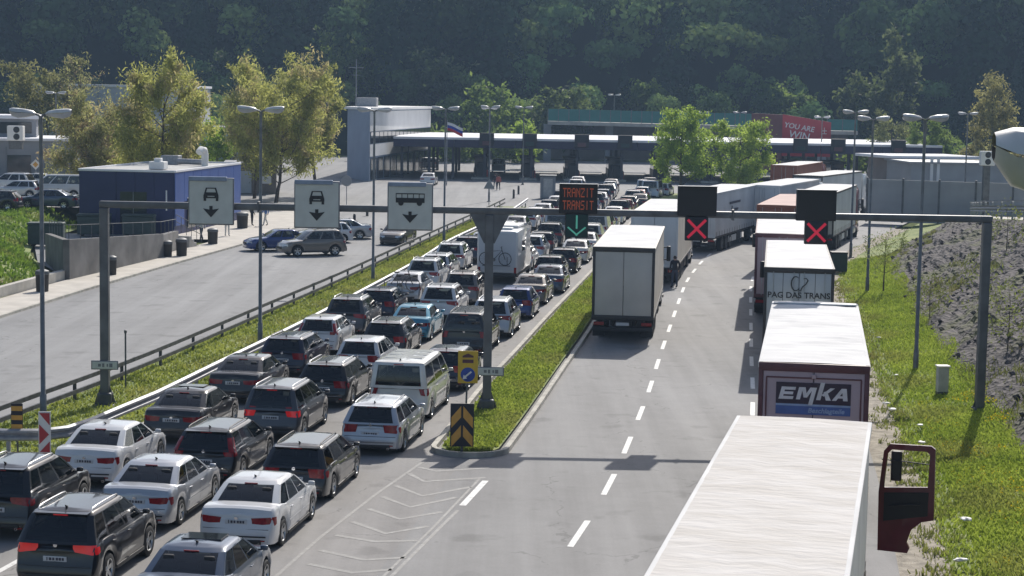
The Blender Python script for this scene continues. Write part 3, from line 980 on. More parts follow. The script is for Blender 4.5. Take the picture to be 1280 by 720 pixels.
    if kind in ('wagon', 'suv', 'mpv', 'hatch'):       # roof spoiler lip
        w = ht * .92
        body.add([(-w, gr[1] + .10, zr + .02), (w, gr[1] + .10, zr + .02), (w * .95, gr[1] - .13, zr - .005), (-w * .95, gr[1] - .13, zr - .005),
                  (-w, gr[1] + .10, zr - .03), (w, gr[1] + .10, zr - .03), (w * .95, gr[1] - .12, zr - .03), (-w * .95, gr[1] - .12, zr - .03)],
                 [(0, 1, 2, 3), (4, 7, 6, 5), (3, 2, 6, 7), (0, 3, 7, 4), (1, 5, 6, 2)])
    parts = [('body', body.mesh(kind + '_body', PAINT['grey'], 38), 'paint', [])]
    OFF = .006
    def pane(name, grid, cols, rows_):
        vs = [p for row in grid for p in row]
        fs = [(j * cols + i, j * cols + i + 1, (j + 1) * cols + i + 1, (j + 1) * cols + i) for j in range(rows_ - 1) for i in range(cols - 1)]
        return MB().add(vs, fs).mesh(name, 'car_glass', 60)
    def rear_pt(t, u, off=OFF):
        w = ghw(u); return (t * w, ghr(u) - .05 * (1 - t * t) - off, ghz(u))
    ue = (ULO - .012, .33, .66, UHI + .012)
    g = [[rear_pt(t * 1.012, u, .004) for t in TW_] for u in ue]
    parts.append(('rear_window', pane('rear_window', g, 5, 4), None, []))
    g = [[(t * 1.012 * ghw(u), ghf(u) + .10 * (1 - t * t) + .004, ghz(u)) for t in TW_] for u in ue]
    parts.append(('windscreen', pane('windscreen', g, 5, 4), None, []))
    for s_ in (1, -1):
        for q0, q1 in wins:
            q0, q1 = q0 - .004, q1 + .004
            g = [[(s_ * (ghw(u) + bowq(q) + .004), lerp(ghr(u), ghf(u), q), ghz(u)) for q in (q0, (q0 + q1) / 2, q1)] for u in ue]
            parts.append(('side_window', pane('side_window', g, 3, 4), None, []))
    # cabin: dark floor of the glasshouse, seats and head restraints
    mb = MB()
    yb0, yb1 = ghr(0) + .16, ghf(0) - .22
    mb.box((0, (yb0 + yb1) / 2, S['belt'] + .01), (hb * 1.9, yb1 - yb0, .14))
    lc = yb1 - yb0
    rows_ = (.18, .55) if kind in ('sedan',) else (.30, .62) if kind != 'van' else (.18, .42, .66)
    for fr_ in rows_:
        for sx_ in ((-.38, .38) if fr_ == rows_[-1] else (-.42, 0, .42)):
            y_ = yb0 + lc * fr_
            mb.rbox((sx_ * hw / .9, y_, S['belt'] + .10), (.44 if fr_ == rows_[-1] else .38, .16, .30), .05)
            if sx_ or kind == 'van': mb.rbox((sx_ * hw / .9, y_ - .02, S['belt'] + .30), (.24, .09, .15), .04)
    mb.rbox((0, yb1 - .10, S['belt'] + .07), (hb * 1.75, .3, .12), .04)
    parts.append(('cabin', mb.mesh('cabin', 'cabin_trim', 40), None, []))
    # lower body details that follow the side surface
    def side_x(y, z):
        P = sect(y)
        return float(np.interp(z, [p[1] for p in P[1:7]], [p[0] for p in P[1:7]]))
    z0, z1, lw = S['light']
    for s_ in (1, -1):
        wz = hw * pl(plan, .02)
        mb = MB(); rowsl = []
        for z in (z0, (z0 + z1) / 2, z1):
            ye = yy(0.0, z)
            bow = lambda x: .025 * (1 - min(1, abs(x) / (hw * .55)) ** 2)
            xs_ = side_x(.0, z) * .985
            tp = .62 if kind in ('sedan', 'suv') else .9
            zm = (z0 + z1) / 2 + (z1 - z0) * .12
            P = [(xs_ - lw, ye - .040), (xs_ - lw * .4, ye - .030), (xs_, ye - .012)]
            P += [(side_x(.06, z) + .008, yy(.06, z)), (side_x(.14, z) + .008, yy(.14, z)), (side_x(.26, z) + .008, yy(.26, z) - .0)]
            rowsl.append([(s_ * x, y, zm + (z - zm) * (tp if i == 0 else (tp + 1) / 2 if i == 1 else .8 if i == 5 else 1)) for i, (x, y) in enumerate(P)])
        vs = [p for q in rowsl for p in q]
        fs = [(j * 6 + i, j * 6 + i + 1, (j + 1) * 6 + i + 1, (j + 1) * 6 + i) for j in range(2) for i in range(5)]
        mb.add(vs, fs)
        parts.append(('tail_light', mb.mesh('tail_light', 'tail_red', 60), 'tail', []))
    if S.get('pillar'):
        for s_ in (1, -1):
            vs = []
            for u in (.0, .2, .45, .70):
                w = ghw(u)
                vs += [(s_ * w * .84, ghr(u) - .05 * (1 - .84 ** 2) - .014, ghz(u)), (s_ * w * .985, ghr(u) + .02, ghz(u)), (s_ * (w + .012), ghr(u) + .17, ghz(u))]
            parts.append(('tail_light', MB().add(vs, [(3 * i + k, 3 * i + k + 1, 3 * i + k + 4, 3 * i + k + 3) for i in range(3) for k in range(2)]).mesh('tail_light', 'tail_red', 60), 'tail', []))
    for s_ in (1, -1):
        mb = MB(); rowsl = []
        hz0 = pl(S['deck'], L - .25) - .20
        for z in (hz0, hz0 + .15):
            P = [(hw * .42, L + .02 - foff(z)), (hw * .62, L + .005 - foff(z)), (hw * .80, L - .09 - foff(z) * .8), (hw * .90, L - .28)]
            rowsl.append([(s_ * x, y, z) for x, y in P])
        vs = [p for q in rowsl for p in q]
        mb.add(vs, [(i, i + 1, i + 5, i + 4) for i in range(3)])
        parts.append(('headlight', mb.mesh('headlight', 'head_lamp', 60), None, []))
    mb = MB().rbox((0, L + .03, .56), (hw * .85, .05, .14), .02); parts.append(('grille', mb.mesh('grille', 'trim_black', 30), None, []))
    # number plate with holder and bumper insert
    pz = S['plate']
    ye = yy(0, pz)
    pk = [('plate_text', MB().box((-.17, ye - .064, pz), (.02, .004, .075)).box((-.10, ye - .064, pz), (.05, .004, .06)).box((-.03, ye - .064, pz), (.045, .004, .06)).box((.05, ye - .064, pz), (.05, .004, .06)).box((.115, ye - .064, pz), (.05, .004, .06)).box((.18, ye - .064, pz), (.045, .004, .06)).mesh('plate_text', 'plate_ink'), None, [])]
    parts.append(('number_plate', MB().rbox((0, ye - .052, pz), (.52, .02, .115), .008).mesh('number_plate', 'plate_white', 30), None, pk))
    wlow = hw * .80
    mb = MB()
    mb.rbox((0, -.025, sill + .10), (wlow * 1.7, .06, .10), .02)
    mb.box((0, L / 2, sill + .06), (hw * 1.70, L - .4, .16))
    mb.box((0, L / 2, sill + .25), (hw * 1.32, L - .6, .30))
    for s_ in (1, -1):
        mb.rbox((s_ * (hw * .985), (ra + fa) / 2, sill + .035), (.03, fa - ra - 2 * AR - .02, .09), .01)
    parts.append(('underbody', mb.mesh('underbody', 'trim_black', 30), None, []))
    if kind != 'van' and kind != 'pickup':
        mb = MB()
        for s_ in ((1,) if kind == 'hatch' else (1, -1)):
            mb.lathe([(.025, .0), (.035, .0), (.035, .12)], (s_ * hw * .62, -.06, sill + .04), 'Y', 10)
        parts.append(('exhaust', mb.mesh('exhaust', 'chrome', 40), None, []))
    def rear_strip(z, w0, th, off=.004):
        y = yy(0, z)
        xs = (-w0, -w0 * .6, 0, w0 * .6, w0)
        vs = []
        for x in xs:
            q = 1 - min(1, abs(x) / (hw * .93)) ** 2
            yb = y - .040 * (q ** .5 if q > 0 else 0) - off
            vs += [(x, yb, z - th / 2), (x, yb, z + th / 2)]
        return MB().add(vs, [(2 * i, 2 * i + 2, 2 * i + 3, 2 * i + 1) for i in range(4)])
    parts.append(('bumper_seam', rear_strip(.585, hw * .86, .014).mesh('bumper_seam', 'trim_black'), 'fine', []))
    parts.append(('bumper_strip', rear_strip(.42, hw * .80, .035, .008).mesh('bumper_strip', 'trim_black' if kind in ('suv', 'mpv', 'van', 'pickup', 'sedan') else PAINT['grey']), 'fine', []))
    for s_ in (1, -1):
        z_ = .33
        parts.append(('reflector', MB().rbox((s_ * hw * .66, -.035, z_), (.22, .02, .035), .008).mesh('reflector', 'tail_red'), 'fine', []))
    # side mirrors
    for s_ in (1, -1):
        ym = lerp(ghr(0), ghf(0), .93) if kind != 'van' else lerp(ghr(0), ghf(0), .90)
        mb = MB().rbox((s_ * (hw + .085), ym, S['belt'] + .09), (.17, .085, .115), .035)
        mb.box((s_ * (hw - .01), ym + .02, S['belt'] + .04), (.08, .05, .04))
        parts.append(('mirror', mb.mesh('mirror', PAINT['grey'], 40), 'paint', []))
    if S['rails']:
        for s_ in (1, -1):
            y0, y1 = gr[1] + .12, gf[1] - .12
            x = ht - .085
            pts = [(s_ * x, y0, H - .02), (s_ * x, y0 + .08, H + .03), (s_ * x, y0 + .3, H + .045), (s_ * x, (y0 + y1) / 2, H + .05), (s_ * x, y1 - .3, H + .045), (s_ * x, y1 - .08, H + .03), (s_ * x, y1, H - .02)]
            parts.append(('roof_rail', MB().tube(pts, .018, 6).mesh('roof_rail', 'alloy', 60), 'rail', []))
    parts.append(('aerial', MB().tube([(0, gr[1] + .30, H - .01), (0, gr[1] + .20, H + .05), (0, gr[1] + .14, H + .085)], [.035, .022, .006], 6).mesh('aerial', 'trim_black'), None, []))
    u = .93
    parts.append(('brake_strip', MB().rbox((0, ghr(u) - .075, ghz(u) + .005), (.32, .035, .028), .008).mesh('brake_strip', 'tail_red', 30), 'tail', []))
    parts.append(('badge', MB().lathe([(0, -.012), (.045, -.012), (.05, 0)], (0, yy(0, z0 + .06) - .042, z1 - .05), 'Y', 12).mesh('badge', 'chrome', 40), None, []))
    # doors: shut lines and handles
    nd = ((wy[0], wy[-1]),)
    for s_ in (1, -1):
        bel = S['belt'] - .02
        pil = [lerp(gr[0], gf[0], wy[2] if len(wy) == 6 else wy[1]), lerp(gr[0], gf[0], (wy[3] + wy[4]) / 2 if len(wy) == 6 else wy[2]), lerp(gr[0], gf[0], .965)]
        pil[0] = max(pil[0], ra + .12)
        for y in pil:
            zz = [max(sill + .12, zbot(y) + .02), .45, .6, .75, bel]
            zz = sorted(set(z for z in zz if z >= max(sill + .12, zbot(y) + .02)))
            vs = []
            for z in zz:
                x = side_x(y, z) + .003
                vs += [(s_ * x, y - .006, z), (s_ * x, y + .006, z)]
            parts.append(('door_seam', MB().add(vs, [(2 * i, 2 * i + 1, 2 * i + 3, 2 * i + 2) for i in range(len(zz) - 1)]).mesh('door_seam', 'trim_black'), 'fine', []))
        for y in (pil[0] + .16, pil[1] + .16):
            z = bel - .13
            parts.append(('door_handle', MB().rbox((s_ * (side_x(y, z) + .012), y, z), (.025, .17, .028), .01).mesh('door_handle', PAINT['grey'], 40), 'paint_fine', []))
        if kind in ('sedan', 'wagon'):
            z = .52
            vs = []
            yrng = np.linspace(ra + AR + .08, fa - AR - .08, 5)
            for y in yrng:
                x = side_x(y, z) + .006
                vs += [(s_ * x, y, z - .025), (s_ * (x + .004), y, z), (s_ * x, y, z + .025)]
            mb = MB().add(vs, [q for i in range(4) for q in ((3 * i, 3 * i + 1, 3 * i + 4, 3 * i + 3), (3 * i + 1, 3 * i + 2, 3 * i + 5, 3 * i + 4))])
            parts.append(('side_moulding', mb.mesh('side_moulding', PAINT['grey'], 60), 'paint_fine', []))
    ty, rm = wheel_meshes(r)
    wh = [(s_ * (hw - .125), y, r, s_) for y in (ra, fa) for s_ in (1, -1)]
    TYPES[full] = (S, parts, wh, ty, rm)
    return TYPES[full]

FINE = {'fine', 'paint_fine'}
FAR_SKIP = {'aerial', 'badge', 'exhaust', 'grille', 'headlight', 'brake_strip', 'mirror', 'roof_rail', 'number_plate'}
def make_car(kind, paint, pos, heading, label, name=None, z=0.0, brake=False, lod=0, group='cars queueing for the border', rails='alloy', scale=1.0, centre=False, rack=None):
    """pos is the ground point under the middle of the rear bumper (or the car's middle if centre)."""
    S, parts, wh, ty, rm = car_type(kind)
    kind = kind.split('_')[0]
    L = S['L'] * scale * .945
    d = Vector((math.sin(heading), math.cos(heading)))
    p = Vector(pos[:2]) - d * (L / 2 if centre else 0)
    nm = name or {'sedan': 'saloon_car', 'wagon': 'estate_car', 'hatch': 'hatchback_car', 'suv': 'crossover_car', 'mpv': 'people_carrier', 'van': 'passenger_van', 'pickup': 'pickup_truck'}[kind]
    cat = 'van' if kind == 'van' else 'car'
    root = thing(nm, label, cat, (p.x, p.y, z), -heading, group)
    scale *= .945
    root.scale = (scale,) * 3
    pt = PAINT[paint]
    for pn, me, role, kids in parts:
        if lod >= 1 and role in FINE: continue
        if lod >= 2 and pn in FAR_SKIP: continue
        over = None
        if role in ('paint', 'paint_fine'): over = pt
        elif role == 'tail' and brake: over = MATS['brake_red']
        elif role == 'rail': over = MATS[rails]
        o = put(pn, me, root, paint=over)
        if lod < 1:
            for kn, km, _, _ in kids:
                put(kn, km, o)['kind'] = 'stuff'
    for x, y, zz, s_ in wh:
        if lod >= 2:
            o = put('wheel', ty, root, (x, y, zz)); continue
        w = empty('wheel', (x, y, zz)); w.parent = root
        put('tyre', ty, w)
        rr = put('rim', rm, w)
        if s_ < 0:
            rr.rotation_euler = (0, 0, math.pi)
    return root

# ================================================================ TRUCKS
TW = {}
def truck_wheel():
    if not TW:
        r, w = .50, .17
        TW['tyre'] = MB().lathe([(r * .60, -w), (r * .9, -w), (r, -w * .8), (r, w * .8), (r * .9, w), (r * .60, w)], axis='X', n=20).mesh('tyre', 'rubber', 40)
        TW['rim'] = MB().lathe([(r * .61, w * .97), (r * .55, w * .6), (r * .30, w * .35), (r * .26, w * .9), (0, w * .95)], axis='X', n=20).mesh('rim', 'dull_steel', 40)
    return TW
def add_wheel(root, x, y, s_):
    t = truck_wheel()
    w = empty('wheel', (x, y, .50)); w.parent = root
    put('tyre', t['tyre'], w)
    r_ = put('rim', t['rim'], w)
    if s_ < 0: r_.rotation_euler = (0, 0, math.pi)

def roof_sheet(L, W, H, seams, amp, seed):
    """Slightly sagging roof skin with ribs where the bows press through."""
    rg = np.random.default_rng(seed)
    mb = MB(); ny, nx = (seams * 4 if seams else 30), 8
    wob = rg.normal(0, 1, (ny + 1, nx + 1)) * amp
    for j in range(ny + 1):
        for i in range(nx + 1):
            x = -W / 2 + W * i / nx; y = L * j / ny
            z = H + .02 * math.cos((i / nx - .5) * math.pi)
            if seams: z += .016 * (1 if j % 4 == 0 else 0) - .004
            if 0 < i < nx and 0 < j < ny: z += wob[j, i]
            mb.v.append((x, y, z))
    for j in range(ny):
        for i in range(nx):
            a = j * (nx + 1) + i
            mb.f.append((a, a + 1, a + nx + 2, a + nx + 1)); mb.m.append(0)
    # turned-down edges
    o = len(mb.v)
    return mb

def make_truck(label, pos, heading, roof='tarp_white', side='trailer_white', door='door_silver', frame='frame_dark', cab='paint_white', panels=2, L=13.6, seams=0, near=False, front_cab=True, name='articulated_truck', group='trucks queueing in the lorry lanes', H=4.0, bars=True, curtain=True, seed=3, cab_gap=.75, cabH=3.75):
    W = 2.55
    root = thing(name, label, 'truck', (pos[0], pos[1], 0), -heading, group)
    # box: side walls, front wall, floor
    z0 = 1.08
    for s_ in (1, -1):
        mb = MB(); n = 26
        vs = []
        for i in range(n + 1):
            y = .06 + (L - .12) * i / n
            bow = (.010 * math.sin(i * 2.6 + seed) + .012 * (i % 2)) if curtain else .003 * (i % 2)
            vs += [(s_ * (W / 2 - .03), y, z0), (s_ * (W / 2 - .028 + bow), y, z0 + .35), (s_ * (W / 2 - .022 + bow), y, 2.6), (s_ * (W / 2 - .028), y, H - .14)]
        mb.add(vs, [(4 * i + k, 4 * i + k + 1, 4 * i + k + 5, 4 * i + k + 4) for i in range(n) for k in range(3)])
        mb.box((s_ * (W / 2 - .10), L / 2, (z0 + H) / 2 - .1), (.05, L - .2, H - z0 - .3))
        o = mb.build('side_curtain' if curtain else 'side_wall', side, root, 30)
        MB().rbox((s_ * (W / 2 - .03), L / 2, H - .075), (.09, L - .02, .13), .02).build('cant_rail', frame if curtain else side, root)
        MB().rbox((s_ * (W / 2 - .03), L / 2, z0 - .03), (.07, L - .05, .12), .015).build('side_rail', 'chassis', root)
        if near or curtain:
            mb = MB()
            for k in range(16):
                y = .5 + k * (L - 1.0) / 15
                mb.box((s_ * (W / 2 - .008), y, z0 + .13), (.012, .035, .40))
            mb.build('strap_row', 'frame_dark', root)['kind'] = 'stuff'
        MB().rbox((s_ * (W / 2 - .12), L * .52, .66), (.04, 4.6, .42), .01).build('side_guard', 'trailer_side' if curtain else 'chassis', root)
    MB().box((0, L - .06, (z0 + H) / 2), (W - .06, .08, H - z0 - .04)).build('front_wall', side, root)
    MB().box((0, L / 2, z0 - .06), (W - .12, L - .1, .10)).box((-.45, L / 2 - .4, .86), (.14, L - 1.6, .30)).box((.45, L / 2 - .4, .86), (.14, L - 1.6, .30)).build('chassis_frame', 'chassis', root)
    rs = roof_sheet(L - .04, W - .06, H - .012, seams, .004 if not near else .012, seed)
    rs.build('roof', roof, root, 50, loc=(0, .02, 0))
    # rear frame and doors
    mb = MB()
    for s_ in (1, -1): mb.rbox((s_ * (W / 2 - .055), .03, (z0 + H) / 2), (.11, .10, H - z0), .015)
    mb.rbox((0, .03, H - .10), (W, .11, .20), .015).rbox((0, .03, z0 + .03), (W, .11, .16), .015)
    mb.build('rear_frame', frame, root, 30)
    dw = (W - .22) / 2
    for s_ in (1, -1):
        d_ = MB().rbox((s_ * (dw / 2 + .003), .03, (z0 + .11 + H - .20) / 2), (dw - .012, .06, H - .20 - z0 - .11), .012).build('rear_door', door, root, 30)
        if panels == 4:
            MB().box((s_ * dw * .5, -.002, (z0 + H) / 2), (.02, .006, H - z0 - .35)).build('panel_joint', 'frame_dark', d_)
        if bars:
            for q in (.16, .80):
                x = s_ * dw * q
                MB().tube([(x, -.02, z0 + .05), (x, -.02, H - .16)], .014, 6).box((x, -.022, z0 + .75), (.05, .03, .26)).build('locking_bar', 'galvanised' if near else 'door_silver', d_)
        for zz in (1.5, 2.3, 3.2):
            MB().rbox((s_ * (W / 2 - .06), -.03, zz), (.10, .03, .07), .01).build('hinge', frame, d_)
    # underrun bumper, lamps, mudflaps
    MB().rbox((0, .10, .62), (W - .06, .12, .17), .02).box((-.8, .3, .8), (.08, .3, .3)).box((.8, .3, .8), (.08, .3, .3)).build('rear_bumper', 'chassis', root)
    for s_ in (1, -1):
        MB().rbox((s_ * .98, .02, .84), (.42, .06, .14), .02).build('tail_light', 'tail_red', root)
        MB().box((s_ * .98, .22, .55), (.5, .02, .5)).build('mudflap', 'rubber', root)
    MB().rbox((0, .03, .83), (.54, .02, .13), .006).build('number_plate', 'plate_white', root)
    for y in (2.7, 4.0, 5.3):
        for s_ in (1, -1): add_wheel(root, s_ * 1.02, y, s_)
    for s_ in (1, -1):
        MB().box((s_ * .8, L - 2.9, .55), (.14, .14, 1.0)).box((s_ * .8, L - 2.9, .06), (.3, .3, .06)).build('landing_leg', 'dull_steel', root)
        MB().rbox((s_ * .95, 8.0, .70), (.55, 1.2, .5), .05).build('pallet_box', 'chassis', root)
    if front_cab:
        y0 = L + cab_gap
        c = empty('cab', (0, y0, 0)); c.parent = root
        zc = 1.0
        mb = MB(); secs = [(0, .97, zc, cabH - .12), (.12, 1.0, zc - .15, cabH), (1.3, 1.0, zc - .45, cabH), (1.75, .99, zc - .55, cabH - .10), (2.02, .97, zc - .55, cabH - .55), (2.16, .95, zc - .6, 2.2), (2.25, .94, zc - .65, 1.5), (2.24, .93, zc - .65, .6)]
        hwc = 1.22
        rows = []
        for y, w, a, b in secs:
            w *= hwc
            rows.append([(w * .9, y, a), (w, y, a + .15), (w, y, lerp(a, b, .6)), (w * .985, y, b - .22), (w * .90, y, b - .04), (w * .6, y, b), (0, y, b + .02)])
        rows = [r_ + [(-x, y, z) for x, y, z in r_[-2::-1]] for r_ in rows]
        n = len(rows[0]); vs = [p for r_ in rows for p in r_]
        fs = [(j * n + i, j * n + i + 1, (j + 1) * n + i + 1, (j + 1) * n + i) for j in range(len(rows) - 1) for i in range(n - 1)]
        fs += [tuple(range(n))[::-1], tuple((len(rows) - 1) * n + i for i in range(n))]
        mb.add(vs, fs)
        put('cab_shell', mb.mesh('cab_shell', MATS[cab], 35), c)
        mb = MB()
        for j, (u0, u1) in enumerate(((.02, 1),)):
            mb.add([(-1.02, 2.20, 1.95), (1.02, 2.20, 1.95), (1.0, 1.99, 2.95), (-1.0, 1.99, 2.95)], [(0, 1, 2, 3)])
        put('windscreen', mb.mesh('windscreen', 'dark_glass'), c)
        for s_ in (1, -1):
            put('side_window', MB().add([(s_ * 1.228, 1.0, 2.0), (s_ * 1.228, 1.95, 1.95), (s_ * 1.222, 1.75, 2.75), (s_ * 1.228, 1.0, 2.78)], [(0, 1, 2, 3)]).mesh('side_window', 'dark_glass'), c)
            put('mirror', MB().rbox((s_ * 1.43, 1.95, 2.45), (.20, .12, .75), .04).box((s_ * 1.3, 1.95, 2.75), (.25, .05, .05)).box((s_ * 1.3, 1.95, 2.15), (.25, .05, .05)).mesh('mirror', 'trim_black', 30), c)
            put('fairing', MB().add([(s_ * 1.18, 0, 1.1), (s_ * 1.24, -.42, 1.1), (s_ * 1.24, -.42, cabH - .3), (s_ * 1.18, 0, cabH - .2)], [(0, 1, 2, 3)]).mesh('fairing', MATS[cab]), c)
            put('headlight', MB().rbox((s_ * .92, 2.24, .85), (.4, .06, .2), .03).mesh('headlight', 'head_lamp', 30), c)
            put('fuel_tank', MB().rbox((s_ * .95, -.9, .68), (.55, 1.3, .55), .12).mesh('fuel_tank', 'alloy', 40), c)
            put('step', MB().box((s_ * 1.1, 1.15, .45), (.3, .8, .12)).mesh('step', 'trim_black'), c)
        MB().box((0, y0 - .6, .82), (.9, 4.2, .25)).build('tractor_chassis', 'chassis', root)
        for y in (y0 - 1.9, y0 + 1.15):
            for s_ in (1, -1): add_wheel(root, s_ * (1.0 if y > y0 else .95), y, s_)
    return root

# the truck below the camera with its cab door wide open
t1 = make_truck('truck beside the verge with cream roof sheet and its maroon cab door open', (2.81, 22.28), .211, roof='tarp_white', side='trailer_white', frame='trailer_white', cab='maroon_paint', near=True, seams=0, seed=5, cab_gap=.35, cabH=3.55)
def truck_point(root, x, y, z): return (x, y, z)
[bpy.data.objects.remove(o) for o in [q for q in bpy.data.objects if q.name.startswith('mirror') and q.parent and q.parent.parent == t1 and q.bound_box[0][0] > 0]]
# open door, hinged at the front of the cab and swung out square to it
dr = MB()
hy = 13.6 + .35 + 1.75
def door_poly():
    return [(0.02, .0), (.62, .0), (.66, .10), (.60, .22), (.68, .48), (.88, .66), (1.12, .72), (1.12, .95), (1.10, 2.16), (1.02, 2.22), (.20, 2.20), (.08, 2.05), (.0, 1.2)]
fr = [(p[0], p[1]) for p in door_poly()]
hole = [(.10, 1.30), (.98, 1.38), (1.00, 2.04), (.94, 2.10), (.24, 2.09), (.16, 2.00)]
def ring_prism(outer, inner_, frame, depth):
    """Panel with an opening: bridged outer and inner outlines."""
    bm = bmesh.new()
    o, a, b = [Vector(q) for q in frame]
    nrm = a.cross(b).normalized() * depth
    vo = [bm.verts.new(o + a * x + b * y) for x, y in outer]
    vi = [bm.verts.new(o + a * x + b * y) for x, y in inner_]
    eo = [bm.edges.new((vo[i], vo[(i + 1) % len(vo)])) for i in range(len(vo))]
    ei = [bm.edges.new((vi[i], vi[(i + 1) % len(vi)])) for i in range(len(vi))]
    bmesh.ops.triangle_fill(bm, edges=eo + ei, use_beauty=True)
    geo = bmesh.ops.extrude_face_region(bm, geom=bm.faces[:])
    bmesh.ops.translate(bm, verts=[v for v in geo['geom'] if isinstance(v, bmesh.types.BMVert)], vec=nrm)
    bm.verts.ensure_lookup_table(); bm.verts.index_update()
    vs = [v.co.copy() for v in bm.verts]; fs = [[v.index for v in f.verts] for f in bm.faces]
    bm.free()
    return vs, fs
dframe = ((1.44, hy, 1.03), (.985, -.17, 0), (0, 0, 1))
vs, fs = ring_prism(fr, hole, dframe, .07)
door = MB().add(vs, fs).build('cab_door', 'maroon_paint', t1)
door['label'] = 'maroon cab door swung wide open'
def on_door(x, z, d=0.0):
    o, a, b = [Vector(q) for q in dframe]
    n = a.cross(b).normalized()
    return o + a * x + b * z + n * d
MB().prism([(.12, .62), (1.0, .80), (1.0, 1.28), (.12, 1.20)], (on_door(0, 0, .072), dframe[1], dframe[2]), .025).build('door_lining', 'trim_black', door)
MB().tube([on_door(.25, .95, .13), on_door(.55, 1.0, .15), on_door(.85, 1.03, .13)], .018, 6).build('grab_handle', 'trim_black', door)
MB().tube([on_door(.02, 1.85, -.05), on_door(.5, 1.84, -.06), on_door(.98, 1.82, -.05)], .012, 6).build('mirror_arm', 'trim_black', door)
MB().rbox(on_door(.30, 1.72, -.16), (.22, .10, .62), .04).build('door_mirror', 'trim_black', door)
MB().tube([on_door(.10, 1.25, .05), on_door(.10, 2.05, .05)], .016, 6).build('quarter_light_bar', 'trim_black', door)

# lorry with the brand panel on its rear doors
t2 = make_truck('truck with ribbed white roof and EMKA lettering on its rear doors', (7.05, 43.09), .159, roof='trailer_white', side='trailer_white', door='door_mauve', frame='frame_maroon', cab='paint_white', seams=24, near=True, curtain=False, seed=9, bars=False)
zc = 3.20
pan = MB().box((0, -.016, zc + .10), (1.72, .012, .50)).build('brand_panel', 'emka_navy', t2)
MB().box((0, -.016, zc - .30), (1.72, .012, .20)).build('brand_strip', 'emka_blue', t2)
MB().box((0, -.018, zc - .175), (1.72, .014, .045)).build('brand_line', 'emka_pale', t2)
def rear_text(parent, body, size, m, x, z, shear=0.0, bold=0.0, y=-.026, spacing=1.0, sx=1.0, name='lettering'):
    o = put(name, text_mesh(name, body, size, m, .003, shear, bold, spacing=spacing), parent, (x, y, z))
    o.rotation_euler = FACING
    o.scale = (sx, 1, 1)
    return o
SH = .24
def glyph(polys, x0, z0, m='emka_letter'):
    """One slanted letter built from bars."""
    mb = MB()
    for q, poly in enumerate(polys):
        mb.prism([(x0 + x + SH * z, z0 + z) for x, z in poly], ((0, -.0235 - .0008 * q, 0), (1, 0, 0), (0, 0, 1)), .004)
    return mb.build('lettering', m, t2)
def bar(x0, x1, z0, z1): return [(x0, z0), (x1, z0), (x1, z1), (x0, z1)]
zl = zc - .045
glyph([bar(0, .09, 0, .29), bar(.05, .33, 0, .07), bar(.05, .30, .112, .178), bar(.05, .33, .22, .29)], -.80, zl)
glyph([bar(0, .095, 0, .29), bar(.315, .41, -.125, .29), [(.06, .29), (.15, .29), (.245, .05), (.165, .05)], [(.26, .29), (.35, .29), (.245, .05), (.165, .05)]], -.40, zl)
glyph([bar(0, .10, 0, .41), [(.09, .12), (.25, .29), (.36, .29), (.15, .09)], [(.12, .19), (.19, .22), (.34, 0), (.225, 0)]], .065, zl)
glyph([[(0, 0), (.10, 0), (.245, .29), (.15, .29)], [(.26, 0), (.365, 0), (.265, .29), (.16, .29)], bar(.08, .30, .06, .115)], .425, zl)
rear_text(t2, 'Beschlagteile', .155, 'emka_pale', .30, zc - .30, .2, .004, sx=1.05)
# red door border lines and centre catch
MB().box((0, -.012, 3.66), (2.2, .014, .035)).box((-1.09, -.012, 2.4), (.035, .014, 2.5)).box((1.09, -.012, 2.4), (.035, .014, 2.5)).build('door_border', 'frame_maroon', t2)
MB().rbox((0, -.03, 3.70), (.10, .04, .10), .01).build('door_catch', 'door_mauve', t2)
MB().rbox((0, 12.9, 4.03), (2.45, .35, .05), .02).build('roof_hatch', 'trailer_side', t2)

t3 = make_truck('truck with PAG DAS TRANS lettering on silver four-panel rear doors', (10.5, 68.19), .138, roof='trailer_white', side='trailer_white', door='door_silver', panels=4, frame='frame_dark', cab='paint_white', seed=4)
rear_text(t3, 'PAG DAS TRANS', .30, 'frame_dark', 0, 2.98, 0, .006, y=-.03, sx=1.02)
mb = MB()
mb.tube([(.16 * math.cos(a) * 1.0 - .12, -.03, 3.42 + .26 * math.sin(a)) for a in np.linspace(.9, 5.6, 14)], [.012 + .014 * math.sin(i / 13 * math.pi) for i in range(14)], 6)
mb.tube([(-.02, -.03, 3.22), (.05, -.03, 3.15), (.12, -.03, 3.30), (.24, -.03, 3.40), (.32, -.03, 3.55), (.25, -.03, 3.62), (.15, -.03, 3.60)], [.02, .028, .022, .02, .024, .02, .01], 6)
mb.build('emblem', 'frame_dark', t3)

make_truck('cream-sided truck parked against the island kerb with plain grey rear doors', (4.555, 76.31), .107, roof='trailer_white', side='trailer_cream', door='trailer_door', frame='frame_dark', cab='paint_white', bars=False, curtain=False, seed=6)
make_truck('white truck in line behind the PAG DAS truck with rust-coloured cab', (12.42, 85.8), .135, roof='trailer_white', side='trailer_side', door='door_mauve', frame='frame_maroon', cab='maroon_paint', seed=8)
make_truck('truck with pinkish roof and brick-red tail beyond the red cross sign', (15.5, 109.4), .24, roof='roof_pink', side='container_brick', door='container_brick', frame='container_brick', cab='paint_white', curtain=False, seed=2)
make_truck('grey-sided white truck turning along the bend beside the right-hand lamp posts', (20.3, 125.9), .288, roof='trailer_white', side='trailer_side', door='door_silver', cab='paint_red', seed=12)
make_truck('white-doored truck directly ahead of the cream-sided truck', (7.6, 100.5), .150, roof='trailer_white', side='trailer_cream', door='trailer_side', frame='trailer_side', cab='paint_white', curtain=False, bars=False, seed=15)
